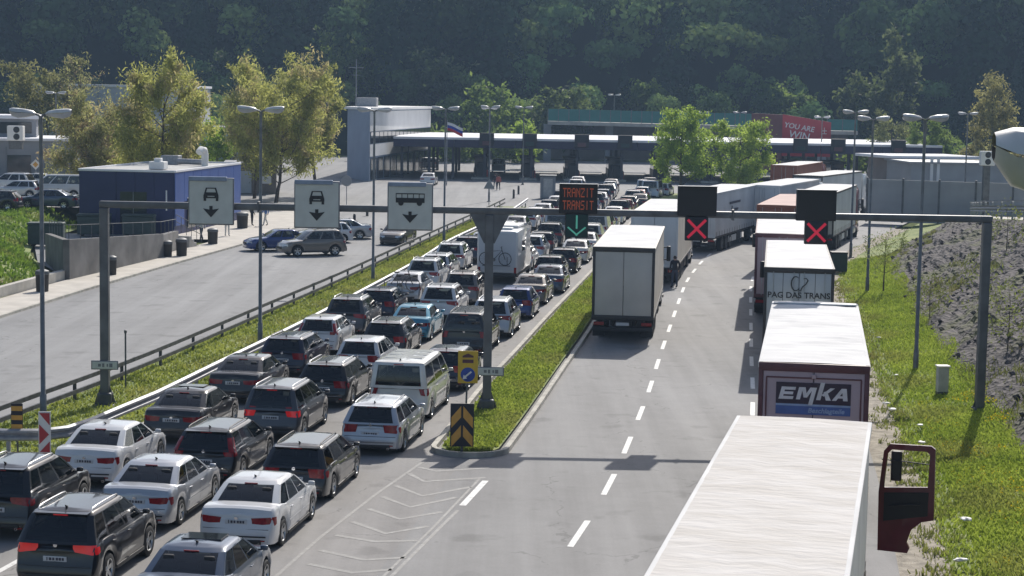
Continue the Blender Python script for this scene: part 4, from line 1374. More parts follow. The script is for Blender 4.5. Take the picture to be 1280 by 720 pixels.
t7 = make_truck('silver curtain-side truck with dark lettering on its flank, in the middle lane', (12.05, 122.9), .318, roof='trailer_white', side='trailer_side', door='trailer_side', frame='trailer_side', cab='paint_white', seed=21)
for k, (y, z, w, h) in enumerate(((6.2, 3.12, 3.6, .16), (5.2, 2.45, .22, .9), (6.6, 2.62, 1.4, .16), (6.6, 2.2, 1.4, .16))):
    MB().box((1.29, y, z), (.012, w, h)).build('flank_lettering', 'emka_navy', t7)
make_truck('light grey truck at the head of the middle lane by the leafy trees', (17.9, 135.0), .37, roof='trailer_white', side='trailer_side', door='trailer_white', frame='trailer_white', cab='paint_white', seed=17)
make_truck('white-roofed truck in the bend just short of the toll canopy', (24.2, 154.5), .42, roof='trailer_white', side='trailer_side', door='door_silver', cab='paint_white', seed=18)
make_truck('dark red truck close to the toll canopy beside the leafy trees', (25.6, 178), .34, roof='trailer_white', side='container_brick', door='container_brick', frame='container_brick', cab='paint_red', curtain=False, seed=19)

# ================================================================ GANTRY AND ITS SIGNS
GY = 58.8
gan = thing('sign_gantry', 'grey steel gantry on three posts spanning all the lanes', 'gantry', (0, GY, 0))
for x in (-12.86, -.74, 14.9):
    zt = 6.36
    MB().rbox((x, 0, zt / 2), (.27, .30, zt), .03).build('post', 'gantry_steel', gan)
    pl_ = MB().rbox((x, 0, .08), (.62, .62, .10), .02)
    for s_ in (1, -1):
        pl_.add([(x + s_ * .13, -.012, .10), (x + s_ * .36, -.012, .10), (x + s_ * .13, -.012, .75), (x + s_ * .13, .012, .10), (x + s_ * .36, .012, .10), (x + s_ * .13, .012, .75)], [(0, 1, 2), (3, 5, 4), (0, 3, 4, 1), (1, 4, 5, 2), (0, 2, 5, 3)])
    pl_.rbox((x, 0, .28), (.46, .42, .44), .06)
    pl_.build('base_plate', 'dull_steel', gan)
MB().rbox((1.02, 0, 6.47), (28.05, .24, .21), .03).build('beam', 'gantry_steel', gan, 30)
MB().prism([(-.74 - .62, 6.37), (-.74 - .17, 5.45), (-.74 + .17, 5.45), (-.74 + .62, 6.37)], ((0, .10, 0), (1, 0, 0), (0, 0, 1)), .20).build('gusset', 'gantry_steel', gan)
for x in (6.9, -8.0):
    MB().rbox((x, 0, 6.47), (.06, .34, .34), .01).build('beam_flange', 'gantry_steel', gan)

SY = GY - .24          # plane in which the signs hang
def lane_sign(cx, cz, kind, label):
    s = 1.43
    t = thing('lane_sign', label, 'sign', (cx, SY, cz), 0, 'white lane signs on the gantry')
    MB().rbox((0, .03, 0), (s, .08, s + .05), .03).build('board_edge', 'sign_edge', t, 30)
    MB().rbox((0, -.018, 0), (s - .075, .02, s - .03), .01).build('board_face', 'sign_face', t)
    MB().rbox((-.10, -.03, s / 2 - .01), (s - .24, .12, .14), .02).build('top_cap', 'sign_cap', t)
    MB().box((-.4, .14, 0), (.06, .16, .5)).box((.4, .14, 0), (.06, .16, .5)).build('bracket', 'gantry_steel', t)
    fr = ((0, -.034, 0), (1, 0, 0), (0, 0, 1))
    ar = MB().prism([(-.25, -.22), (-.05, -.255), (-.05, -.14), (.05, -.14), (.05, -.255), (.25, -.22), (0, -.50)], fr, .006)
    ar.build('arrow', 'sign_black', t)
    p = MB()
    if kind == 'car':
        vs, fs = ring_prism([(-.23, .20), (-.16, .43), (.16, .43), (.23, .20)], [(-.155, .285), (-.12, .40), (.12, .40), (.155, .285)], fr, .006)
        p.add(vs, fs)
        vs, fs = ring_prism([(-.235, .10), (-.235, .20), (-.20, .25), (.20, .25), (.235, .20), (.235, .10)], [(-.11, .145), (-.11, .175), (.11, .175), (.11, .145)], ((0, -.036, 0), (1, 0, 0), (0, 0, 1)), .006)
        p.add(vs, fs)
        p.box((-.19, -.037, .065), (.08, .006, .10)).box((.19, -.037, .065), (.08, .006, .10))
    else:
        p.box((0, -.037, .20), (.90, .006, .13))
        p.box((0, -.037, .415), (.90, .006, .03)).box((0, -.037, .275), (.90, .006, .02))
        for x in (-.44, -.26, -.08, .10, .28, .44): p.box((x, -.0375, .33), (.022, .006, .18))
        for x in (-.29, .29):
            p.lathe([(0, -.043), (.085, -.043), (.085, -.034)], (x, 0, .125), 'Y', 16)
    p.build('pictogram', 'sign_black', t)
    return t
lane_sign(*[(-9.46), (6.63)], 'car', 'white lane sign with car symbol in front of the blue building')
lane_sign(*[(-6.15), (6.58)], 'car', 'white lane sign with car symbol between the other two lane signs')
lane_sign(*[(-3.23), (6.56)], 'bus', 'white lane sign with bus symbol beside the central gantry post')

GLY = {'T': ('11111', '00100', '00100', '00100', '00100', '00100', '00100'), 'R': ('11110', '10001', '10001', '11110', '10100', '10010', '10001'), 'A': ('01110', '10001', '10001', '11111', '10001', '10001', '10001'),
       'N': ('10001', '11001', '10101', '10101', '10011', '10001', '10001'), 'Z': ('11111', '00001', '00010', '00100', '01000', '10000', '11111'), 'I': ('00100', '00100', '00100', '00100', '00100', '00100', '00100'),
       'S': ('01111', '10000', '10000', '01110', '00001', '00001', '11110')}
def board(px, pz, w, h, label, lines=None):
    t = thing('message_board', label, 'sign', (px, SY, pz), 0, 'matrix boards on the gantry')
    MB().rbox((0, .06, 0), (w, .22, h), .02).build('housing', 'board_black', t, 30)
    MB().rbox((0, -.02, h / 2 + .012), (w + .03, .30, .02), .006).build('visor', 'sign_edge', t)
    MB().box((0, -.052, 0), (w - .06, .006, h - .06)).build('screen', 'sign_black', t)
    MB().box((-.3, .2, 0), (.07, .1, h * .7)).box((.3, .2, 0), (.07, .1, h * .7)).build('bracket', 'gantry_steel', t)
    if lines:
        mb = MB(); dp = .0235
        for li, word in enumerate(lines):
            x0 = -(len(word) * 6 - 1) * dp / 2
            for ci, ch in enumerate(word):
                for r_, row in enumerate(GLY[ch]):
                    for c_, bit in enumerate(row):
                        if bit == '1':
                            x = x0 + (ci * 6 + c_) * dp; z = (.20 if li == 0 else -.19) + (3 - r_) * dp * 1.75
                            mb.box((x, -.058, z), (dp * .92, .006, dp * 1.5))
        mb.build('lettering', 'led_amber', t)
    return t
board(2.03, 6.9, 1.20, .92, 'matrix board showing amber TRANZIT TRANSIT text', ('TRANZIT', 'TRANSIT'))
board(5.75, 6.89, 1.22, .92, 'blank black matrix board above the silver truck with flank lettering')
board(9.48, 6.82, 1.24, .96, 'blank black matrix board nearest the right gantry post')
def lane_light(px, pz, kind, label):
    t = thing('lane_signal', label, 'signal', (px, SY, pz), 0, 'lane signals under the matrix boards')
    MB().rbox((0, .05, 0), (.72, .18, .75), .02).build('housing', 'board_black', t, 30)
    if kind == 'arrow':
        MB().box((0, -.044, 0), (.68, .006, .71)).build('screen', 'led_panel', t)
    MB().box((0, .12, .42), (.10, .06, .14)).build('hanger', 'gantry_steel', t)
    mb = MB()
    if kind == 'cross':
        for s_ in (1, -1):
            mb.box((0, -.052 - .0015 * s_, 0), (.80, .005, .085), tilt=Matrix.Rotation(s_ * R(45), 3, 'Y'))
        mb.build('red_cross', 'led_red', t)
    else:
        mb.box((0, -.053, .12), (.055, .006, .42))
        for s_ in (1, -1):
            mb.box((s_ * .125, -.0545 - .001 * s_, -.17), (.40, .005, .05), tilt=Matrix.Rotation(-s_ * R(40), 3, 'Y'))
        mb.build('green_arrow', 'led_green', t)
    return t
lane_light(1.99, 6.06, 'arrow', 'lane signal with green arrow pointing down under the TRANZIT board')
lane_light(5.75, 6.03, 'cross', 'red cross lane signal in front of the silver curtain-side truck')
lane_light(9.5, 5.98, 'cross', 'red cross lane signal above the PAG DAS truck')
for px, pz, lab in ((-12.83, 1.39, 'small white plate on the left gantry post above the guardrail'), (-0.64, 1.4, 'small white plate on the central gantry post')):
    t = thing('post_plate', lab, 'plate', (px, GY - .19, pz), 0, 'plates on gantry posts')
    MB().rbox((0, 0, 0), (.86 if pz < 2 else .8, .03, .29), .02).build('plate_edge', 'sign_edge', t)
    MB().rbox((0, -.012, 0), (.79 if pz < 2 else .73, .03, .23), .01).build('plate_face', 'sign_face', t)
    mb = MB()
    for k, (x, w) in enumerate(((-.16, .09), (-.04, .07), (.09, .05), (.20, .10))):
        mb.box((x, -.030, 0), (w, .004, .12 if k % 2 else .09))
    mb.build('plate_marks', 'sign_edge', t)['kind'] = 'stuff'

# ================================================================ LAMP POSTS
def lamp_post(x, y, h, label, ang=0.0, arm=.95, heads=2, thin=1.0, group='twin-headed street lamps', near=False):
    big = 1.45 if near else 1.0
    t = thing('street_lamp', label, 'street lamp', (x, y, 0), ang, group)
    MB().tube([(0, 0, -.05), (0, 0, .9), (0, 0, .92), (0, 0, h)], [.105 * thin, .10 * thin, .075 * thin, .055 * thin], 10).build('pole', 'lamp_pole', t, 50)
    MB().rbox((0, 0, .03), (.34, .34, .06), .01).build('foot_plate', 'dull_steel', t)
    for s_ in ((1, -1) if heads == 2 else (-1,)):
        MB().tube([(0, 0, h - .08), (s_ * .06, 0, h + .02), (s_ * .22, 0, h + .06)], .035 * thin, 8).build('arm', 'lamp_pole', t, 50)
        hd = MB(); rows = []
        for k, (u, w, zt, zb) in enumerate(((.16, .05, .08, .02), (.25, .13, .14, .0), (.45, .17, .17, -.03), (.70, .175, .185, -.06), (.88, .15, .18, -.03), (.97, .07, .155, .05))):
            xx = s_ * u * arm; w *= big; zt *= big; zb *= big
            dz = h + .05 * u
            rows.append([(xx, -w, dz + (zt + zb) / 2), (xx, -w * .7, dz + zt * .9), (xx, 0, dz + zt), (xx, w * .7, dz + zt * .9), (xx, w, dz + (zt + zb) / 2)])
        vs = [p for r_ in rows for p in r_]
        hd.add(vs, [(j * 5 + i, j * 5 + i + 1, (j + 1) * 5 + i + 1, (j + 1) * 5 + i) for j in range(5) for i in range(4)])
        o = hd.build('lamp_head', 'lamp_shell', t, 50)
        bw = MB(); rows = []
        for k, (u, w, zt, zb) in enumerate(((.16, .05, .08, .02), (.25, .13, .14, .0), (.45, .165, .17, -.05), (.70, .17, .185, -.09), (.88, .145, .18, -.05), (.97, .07, .155, .05))):
            xx = s_ * u * arm; w *= big; zt *= big; zb *= big
            dz = h + .05 * u
            rows.append([(xx, w, dz + (zt + zb) / 2 - .004), (xx, w * .7, dz + zb), (xx, 0, dz + zb - .02), (xx, -w * .7, dz + zb), (xx, -w, dz + (zt + zb) / 2 - .004)])
        vs = [p for r_ in rows for p in r_]
        bw.add(vs, [(j * 5 + i, j * 5 + i + 1, (j + 1) * 5 + i + 1, (j + 1) * 5 + i) for j in range(5) for i in range(4)])
        bw.build('lamp_bowl', 'lamp_bowl', o, 50)
    return t
lamp_post(-14.05, 55.7, 9.25, 'twin street lamp standing behind the red and white marker board')
lamp_post(-10.0, 74.0, 9.3, 'twin street lamp in the median in front of the bushy yellow tree')
lamp_post(-7.5, 100.4, 9.15, 'twin street lamp in the median in front of the white customs building')
lamp_post(-4.68, 126.9, 9.1, 'twin street lamp in the median close to the flag')
lamp_post(-2.35, 179, 8.95, 'twin street lamp farthest along the median before the canopy')
lamp_post(15.1, 69.2, 9.45, 'twin street lamp on the verge behind the grey utility cabinet', ang=.25)
lamp_post(18.7, 98.1, 9.15, 'twin street lamp on the verge behind the PAG DAS truck', ang=.3)
lamp_post(22.0, 121.5, 9.35, 'twin street lamp beside the grey-sided truck in the bend', ang=.3)
lamp_post(4.05, 11.2, 9.62, 'street lamp close to the camera with only its head in view', ang=-.12, arm=1.2, near=True, group='twin-headed street lamps')
for x_, y_, h_, lab in ((1.02, 215, 8.66, 'slim lamp over the toll plaza left of the teal barrier'),
                        (-3.14, 232, 8.38, 'slim lamp just behind the toll canopy by the flag'),
                        (-45.15, 185, 9.49, 'lamp rising behind the grey depot on the far left'),
                        (-32.63, 190, 9.06, 'lamp between the two bushy yellow trees'),
                        (-30.1, 200, 8.74, 'lamp half hidden by the tall brownish tree'),
                        (28.39, 285, 7.94, 'far lamp above the leafy trees'),
                        (33.49, 280, 8.07, 'far lamp left of the red hoarding'),
                        (38.41, 235, 7.97, 'far lamp behind the red hoarding'),
                        (15.79, 300, 10.38, 'highest far lamp in front of the forest'),
                        (45.75, 190, 8.94, 'far lamp left of the ochre tree')):
    lamp_post(x_, y_, h_ + .1, lab, arm=1.05, thin=1.1, group='far lamps round the toll plaza')

# ================================================================ GUARDRAILS
def guardrail(name, label, path, m, prof, posts, beam_name='beam', post_h=.62, top=.78):
    t = thing(name, label, 'guardrail', path[0])
    off = Vector(path[0])
    P = [tuple(Vector(p) - off) for p in path]
    for pr in prof:
        MB().sweep(P, pr).build(beam_name, m, t, 40)
    pm = MB().rbox((0, 0, post_h / 2), (.10, .12, post_h), .01).mesh('post', m)
    for p in posts:
        put('post', pm, t, tuple(Vector(p) - off))
    return t
rp = [(XRAIL(y), y, .1) for y in np.arange(51, 172, 3.0)]
guardrail('double_guardrail', 'dark two-rail barrier along the edge of the opposite carriageway', rp, 'dark_rail',
          [[(.03, .58), (.03, .72), (-.03, .72), (-.03, .58)], [(.03, .24), (.03, .37), (-.03, .37), (-.03, .24)]], [(XRAIL(y) - .09, y, .08) for y in np.arange(51.5, 171, 4.0)], post_h=.70)
wprof = [(.0, .42), (.07, .47), (.07, .53), (.0, .58), (.0, .60), (.07, .65), (.07, .71), (.0, .76), (-.015, .76), (.045, .70), (.045, .66), (-.025, .60), (-.025, .58), (.045, .52), (.045, .48), (-.015, .42)]
yy_ = list(np.arange(57, 172, 3.0))
wp = [(-15.4, 50.5), (-14.5, 50.2), (-13.6, 50.1), (-12.75, 50.2), (-12.15, 50.75), (-11.8, 52.0), (-11.4, 54.3)]
wp = [(x, y, .1) for x, y in wp] + [(XMED(y) - .20, y, .1) for y in yy_]
guardrail('steel_guardrail', 'galvanised corrugated barrier beside the queueing cars', wp, 'galvanised', [wprof], [(x - .02, y + .12, .08) for x, y, _ in wp[:4:2]] + [(XMED(y) - .30, y, .08) for y in np.arange(57.5, 171, 4.0)], post_h=.60)
rp = [(XTOP(y) + .35, y, bank_top(y)) for y in np.arange(20, 150, 4.0)]
guardrail('ramp_guardrail', 'pale steel barrier along the top of the rocky embankment', rp, 'galvanised', [wprof, [(.03, .98), (.03, 1.05), (-.03, 1.05), (-.03, .98)]], [(XTOP(y) + .45, y, bank_top(y) - .05) for y in np.arange(21, 149, 3.0)], post_h=1.02)

# ================================================================ MARKER BOARDS AND SMALL SIGNS
bx_, by_ = (-13.39, 50.24)
t = thing('marker_board', 'black and yellow striped marker board in front of the guardrail', 'sign', (bx_, by_, .1))
MB().tube([(0, .03, 0), (0, .03, 1.3)], .03, 8).build('post', 'dull_steel', t)
MB().rbox((0, 0, .93), (.32, .03, 1.02), .01).build('panel', 'board_black', t)
for k in range(4):
    MB().box((0, -.018, 1.30 - k * .25), (.30, .006, .13)).build('stripe', 'warn_orange', t)
bx_, by_ = (-12.44, 49.44)
t = thing('marker_board', 'red and white marker board beside the white saloon car', 'sign', (bx_, by_, .1))
MB().tube([(0, .03, 0), (0, .03, 1.3)], .03, 8).build('post', 'dull_steel', t)
MB().rbox((0, 0, .80), (.33, .03, 1.14), .01).build('panel', 'warn_white', t)
fr_ = ((0, -.022, .80), (1, 0, 0), (0, 0, 1))
for poly in ([(-.14, .53), (.14, .53), (.14, .20)], [(-.14, .22), (.12, -.05), (-.14, -.32)], [(.14, -.24), (.14, -.53), (-.13, -.53)]):
    MB().prism(poly, fr_, .006).build('stripe', 'warn_red', t)
bx_, by_ = (-1.33, 51.66)
t = thing('chevron_board', 'black and orange chevron board on the nose of the grass island', 'sign', (bx_, by_, .12))
MB().tube([(0, .04, 0), (0, .04, 1.25)], .035, 8).build('post', 'dull_steel', t)
MB().rbox((0, 0, .78), (.66, .04, 1.22), .01).build('panel', 'board_black', t)
fr_ = ((0, -.027, .78), (1, 0, 0), (0, 0, 1))
for z in (.12, -.42):
    for s_ in (1, -1):
        poly = [(s_ * .03, z + .42), (s_ * .30, z + .10), (s_ * .30, z - .20), (s_ * .03, z + .10)]
        if s_ < 0: poly = poly[::-1]
        MB().prism(poly, fr_, .006).build('chevron_arm', 'warn_orange', t)
bx_, by_ = (-1.32, 53.85)
t = thing('keep_left_sign', 'yellow sign with blue keep-left disc behind the chevron board', 'sign', (bx_ + .02, by_, .12))
zk = 2.22 - .12
MB().tube([(0, .04, 0), (.06, .04, zk + .4)], .028, 8).build('post', 'dull_steel', t)
MB().rbox((.06, 0, zk), (.58, .03, .95), .02).build('panel', 'warn_yellow', t)
MB().lathe([(0, -.024), (.195, -.024), (.21, -.015)], (.06, 0, zk - .22), 'Y', 24).build('blue_disc', 'mandatory_blue', t, 40)
MB().box((.07, -.028, zk - .21), (.24, .006, .05), tilt=Matrix.Rotation(R(-40), 3, 'Y')).prism([(-.09, zk - .36), (.04, zk - .33), (-.06, zk - .22)], ((0, -.0285, 0), (1, 0, 0), (0, 0, 1)), .006).build('white_arrow', 'warn_white', t)
MB().rbox((.06, -.02, zk + .17), (.32, .012, .10), .004).build('symbol_bar', 'frame_maroon', t)
MB().prism([(-.10, zk + .33), (.06, zk + .40), (.22, zk + .33), (.22, zk + .28), (-.10, zk + .28)], ((0, -.018, 0), (1, 0, 0), (0, 0, 1)), .006).build('symbol_car', 'frame_maroon', t)
# reflector post and bins
x_, y_ = (-12.9, 62.12)
t = tag(MB().tube([(0, 0, 0), (0, 0, 1.9)], .03, 8).lathe([(.04, 0), (.05, .02), (.05, .1), (0, .12)], (0, 0, 1.86), n=8).build('marker_post', 'dull_steel'), 'thin bare steel post in the median beside the left gantry post', 'post')
t.location = (x_, y_, .1)
def litter_bin(px, label, h=.95, r=.26, loc=None, group='litter bins'):
    t = thing('litter_bin', label, 'bin', (px[0], px[1], .11), 0, group)
    MB().lathe([(r * .86, 0), (r * .92, .02), (r, h * .8), (r * 1.02, h * .82), (r * .9, h * .82), (r * .84, .05)], n=14).build('bin_body', 'bin_dark', t, 40)
    MB().lathe([(r * 1.06, h * .80), (r * 1.10, h * .84), (r * 1.0, h * .97), (r * .5, h * 1.04), (0, h * 1.06)], n=14).build('bin_lid', 'dull_steel', t, 40)
    return t
litter_bin((-23.13, 91.71), 'dark litter bin by the pavement in front of the low concrete wall', 1.05, .33)
litter_bin((-21.61, 100.62), 'dark litter bin on the pavement behind the left gantry post', 1.0, .26)
litter_bin((-20.05, 113.03), 'dark bin at the foot of the terrace steps', 1.05, .34)
litter_bin((-20.79, 112.32), 'paler bin next to the dark bin at the terrace steps', .95, .30)
litter_bin((-19.65, 122.29), 'dark bin on the forecourt under the first lane sign', 1.0, .34)
litter_bin((-19.85, 137.05), 'large dark bin at the end wall of the blue building', 1.15, .42)
x_, y_ = (14.64, 62.86)
t = thing('utility_cabinet', 'pale grey utility cabinet standing in the verge grass', 'cabinet', (x_, y_, .15), .12)
MB().rbox((0, 0, .10), (.36, .30, .22), .02).build('plinth', 'dull_steel', t)
MB().rbox((0, 0, .62), (.36, .28, .86), .015).build('housing', 'cabinet_grey', t)
MB().box((0, -.144, .62), (.30, .008, .76)).build('cabinet_door', 'cabinet_grey', t)
MB().rbox((0, 0, 1.07), (.44, .36, .05), .015).build('cabinet_lid', 'warn_white', t)
x_, y_ = (21.6, 123.77)
t = thing('roadside_bin', 'dark square waste bin on the shoulder ahead of the PAG DAS truck', 'bin', (19.3, 110.5, 0))
MB().rbox((0, 0, .62), (.95, .8, 1.1), .06).build('bin_body', 'bin_green', t)
MB().rbox((0, 0, 1.2), (1.0, .86, .1), .04).build('bin_lid', 'bin_dark', t)

# ================================================================ BUILDINGS
def block(t, name, c, d, m, rz=0.0, b=.03):
    return MB().rbox(c, d, b).build(name, m, t)
# blue pavilion on the left: local x across the front, y along its length
ang = -math.atan2(2.02, 17.26)
t = thing('blue_pavilion', 'flat-roofed blue building beside the pavement', 'building', (-23.41, 129.2, 0), ang)
Wd, Ln, Hb = 6.8, 17.4, 4.42
MB().box((-Wd / 2, Ln / 2, Hb / 2), (Wd, Ln, Hb)).build('wall', 'blue_shaded', t)
for k in range(8):       # forecourt side: sunlight is put into the cladding's paler blue
    MB().rbox((.03, 1.1 + k * 2.17, Hb / 2 + .35 if k not in (1, 6) else Hb / 2 + 1.15), (.05, 2.12, Hb - .75 if k not in (1, 6) else Hb - 2.35), .01).build('cladding_panel', 'blue_sunlit', t)
for k, x in enumerate((-.75, -2.1, -3.45, -4.8, -6.1)):  # front cladding, its shade is put into the darker blue
    MB().rbox((x, -.03, Hb / 2 + .35), (1.32, .05, Hb - .75), .01).build('cladding_panel', 'blue_shaded', t)
rf = MB().box((-Wd / 2, Ln / 2, Hb + .02), (Wd - .1, Ln - .1, .06)).build('roof', 'roof_felt', t)
for c, d in (((-Wd / 2, -.02, Hb + .08), (Wd + .1, .14, .16)), ((-Wd / 2, Ln + .02, Hb + .08), (Wd + .1, .14, .16)), ((.02, Ln / 2, Hb + .085), (.14, Ln - .1, .16)), ((-Wd - .02, Ln / 2, Hb + .085), (.14, Ln - .1, .16))):
    MB().rbox(c, d, .02).build('parapet', 'canopy_white', rf)
MB().rbox((-2.2, 3.4, Hb + .35), (1.1, 1.0, .55), .05).rbox((-2.2, 3.4, Hb + .72), (.5, .5, .3), .04).build('roof_vent', 'white_wall', rf)
MB().tube([(-1.0, 11, Hb), (-1.0, 11, Hb + .95), (-1.0, 10.8, Hb + 1.25), (-1.1, 10.4, Hb + 1.32), (-1.2, 10.1, Hb + 1.1)], .26, 10).build('vent_duct', 'white_wall', rf, 50)
MB().tube([(-3.4, 12, Hb + .35), (-1.4, 12, Hb + .3)], .22, 10).build('vent_duct', 'galvanised', rf, 50)
MB().rbox((-4.2, 13, Hb + .4), (1.4, 1.0, .7), .05).build('roof_vent', 'galvanised', rf)
d_ = MB().rbox((-2.9, -.06, 1.95), (1.9, .05, 2.2), .01).build('door', 'window_dark', t)
MB().box((-2.9, -.09, 1.95), (.05, .03, 2.2)).build('door_mullion', 'sign_edge', d_)
for y in (3.9, 13.2):
    w_ = MB().rbox((.07, y, 1.45), (.06, 1.9, 2.1), .01).build('window', 'window_dark', t)
    MB().rbox((.09, y, 2.54), (.1, 2.0, .08), .01).build('frame', 'canopy_white', w_)
MB().rbox((-.55, -.05, 2.5), (.10, .04, 1.4), .01).build('downpipe', 'canopy_white', t)
# walled yard beside it: a dark concrete wall along the pavement
t = thing('yard_wall', 'dark concrete wall beside the pavement below the blue building', 'wall', (-23.2, 97.7, 0))
def wall_run(pts, th, name):
    mb = MB()
    for (x0, y0, z0), (x1, y1, z1) in zip(pts, pts[1:]):
        d = Vector((x1 - x0, y1 - y0)); n = Vector((-d.y, d.x)).normalized() * th
        P = [(x0, y0), (x1, y1), (x1 + n.x, y1 + n.y), (x0 + n.x, y0 + n.y)]
        zz = [z0, z1, z1, z0]
        mb.add([(x, y, -.1) for x, y in P] + [(x, y, z) for (x, y), z in zip(P, zz)], [(0, 1, 5, 4), (1, 2, 6, 5), (2, 3, 7, 6), (3, 0, 4, 7), (4, 5, 6, 7)])
    return mb.build(name, 'retaining', t)
wall_run([(0, 0, 2.2), (2.25, 14.3, 1.5)], .35, 'wall')
wall_run([(2.25, 14.3, 1.45), (1.95, 21, 1.2)], .35, 'wall')
wall_run([(-3.9, 10.5, 1.7), (-.36, .3, 2.15)], .35, 'wing_wall')
structure(MB().add([(-23.2, 98, .06), (-20.9, 112, .06), (-21.2, 118.8, .06), (-24.3, 129.3, .06), (-31.5, 130, .06), (-31.3, 122, .06), (-27.5, 108, .06)], [(0, 1, 2, 3, 4, 5, 6)]).build('yard_road', 'asphalt_side'))
def railing(name, label, path, n_per=1.5, h=1.0, m='dull_steel', group=None, rails=(1.0, .55)):
    t = thing(name, label, 'railing', path[0], 0, group)
    o = Vector(path[0]); P = [Vector(p) - o for p in path]
    for f in rails:
        MB().tube([p + Vector((0, 0, h * f)) for p in P], .022, 6).build('rail', m, t)
    pm = MB().tube([(0, 0, 0), (0, 0, h)], .02, 6).mesh('post', m)
    for a, b in zip(P, P[1:]):
        k = max(1, int((b - a).length / n_per))
        for i in range(k + 1):
            put('post', pm, t, tuple(a.lerp(b, i / k)))
    return t
railing('wall_railing', 'thin steel railing on top of the dark yard wall', [(-26.8, 108, 1.75), (-23.3, 98.0, 2.2), (-21.1, 112, 1.48), (-21.4, 118.6, 1.2)], h=.75, rails=(1.0,))
railing('stair_railing', 'sloping handrail at the far end of the dark yard wall', [(-21.5, 119.2, 1.2), (-20.5, 123.0, .1)], n_per=.8)
t = thing('concrete_steps', 'short concrete steps at the far end of the dark yard wall', 'steps', (-21.4, 119.3, 0), -.3)
for k in range(4):
    MB().rbox((.1, .3 + k * .34, .08 + (3 - k) * .22 / 2), (1.3, .34, .16 + (3 - k) * .22), .01).build('tread', 'concrete', t)
for px, lab in (((-29.6, 118.5), 'dark green waste container standing behind the wing of the yard wall'), ((-28.6, 127.6), 'dark green waste container against the blue building near its left corner'), ((-25.6, 127.9), 'dark green waste container against the blue building near its front door')):
    t = thing('waste_container', lab, 'container', (px[0], px[1], .06), .1, 'waste containers in the yard')
    MB().rbox((0, 0, .78), (2.2, 1.1, 1.25), .08).build('tub', 'bin_green', t)
    MB().rbox((0, 0, 1.48), (2.28, 1.18, .16), .06).build('lid', 'bin_green', t)
    for s_ in (1, -1):
        for q in (1, -1): MB().lathe([(.0, -.04), (.10, -.04), (.10, .04), (0, .04)], (s_ * .8, q * .4, .10), 'Y', 10).build('caster', 'rubber', t)
t = thing('low_wall', 'low pale concrete wall between the dry bank and the pavement', 'wall', (-26.9, 62, 0))
P = [(XSIDE(y) - 2.75 + 26.9, y - 62, 0) for y in np.arange(62, 99, 3.0)]
for i, (a, b) in enumerate(zip(P, P[1:])):
    MB().sweep([a, b], [(.12, 0), (.12, .58), (-.14, .60), (-.14, 0)]).build('wall_block', 'concrete', t)

# grey depot on the far left with an air conditioner on the roof
t = thing('grey_depot', 'long grey depot with ribbon window behind the car park', 'building', (-63, 178, 1.2), .22)
MB().box((0, 6, 1.9), (42, 12, 3.8)).build('wall', 'grey_wall', t)
rf = MB().rbox((0, 6, 3.9), (42.6, 12.6, .25), .03).build('roof', 'canopy_white', t)
MB().rbox((-2, 8, 4.9), (38, 7, 1.9), .04).build('upper_storey', 'grey_wall', rf)
MB().rbox((-2, 8, 6.0), (39, 8, .35), .04).build('roof_edge', 'canopy_white', rf)
for k in range(9):
    w_ = MB().box((-19 + k * 4.2, 4.47, 4.95), (3.9, .08, 1.1)).build('window', 'window_dark', t)
for k in range(11):
    MB().box((-19 + k * 3.7, -.03, 1.6), (.12, .06, 3.2)).build('wall_rib', 'sign_edge', t)
d_ = MB().box((15.5, -.04, 1.2), (2.2, .08, 2.4)).build('door', 'window_dark', t)
t = thing('air_conditioner', 'white twin-fan air conditioner on the depot roof edge', 'air conditioner', (-45.67, 172, 5.38))
MB().rbox((0, 0, .55), (1.45, .8, 1.35), .05).build('casing', 'white_wall', t)
MB().box((0, 0, -.5), (1.2, .7, .8)).build('stand', 'dull_steel', t)
for z in (.24, .88):
    f_ = MB().lathe([(.29, -.42), (.25, -.45), (.05, -.43), (0, -.43)], (.15, 0, z), 'Y', 18).build('fan_grille', 'sign_black', t, 40)
# tall pale hall behind the yellow trees
t = thing('pale_hall', 'large pale flat-roofed hall behind the yellow-green trees', 'building', (-48.26, 225, 0), .05)
MB().box((0, 10, 5.2), (19, 20, 10.4)).build('wall', 'pale_wall', t)
MB().rbox((0, 10, 10.5), (19.4, 20.4, .3), .04).build('roof', 'canopy_white', t)
for k in range(6):
    MB().box((-8 + k * 3.2, -.04, 5), (.10, .08, 9.6)).build('cladding_joint', 'bluegrey_wall', t)
MB().box((6.5, -.05, 1.8), (2.6, .1, 3.4)).build('loading_door', 'grey_wall', t)
t = thing('low_office', 'low brownish kiosk with pale door behind the lawn', 'building', (-25.99, 186, 0), .12)
MB().box((0, 2.5, 1.45), (4.8, 5, 2.9)).build('wall', 'brown_wall', t)
rf = MB().rbox((0, 2.3, 3.0), (5.6, 5.8, .25), .04).build('roof', 'grey_wall', t)
MB().rbox((.2, 3, 3.35), (2.0, 1.2, .5), .05).build('roof_unit', 'galvanised', rf)
d_ = MB().rbox((-.6, -.04, 1.15), (1.1, .08, 2.2), .01).build('door', 'pale_wall', t)
MB().box((-.25, -.09, 1.1), (.06, .05, .14)).build('handle', 'sign_edge', d_)
w_ = MB().rbox((1.4, -.04, 1.5), (1.0, .08, 1.0), .01).build('window', 'white_wall', t)
t = thing('grey_annex', 'blue-grey annex with tall windows behind the bright green tree', 'building', (-35.39, 214, 0), .1)
MB().box((0, 4, 2.9), (9, 8, 5.8)).build('wall', 'bluegrey_wall', t)
MB().rbox((0, 4, 5.9), (9.4, 8.4, .25), .03).build('roof', 'grey_wall', t)
for k in range(4): MB().box((-3.2 + k * 2.1, -.04, 3.6), (1.1, .08, 2.6)).build('window', 'window_dark', t)
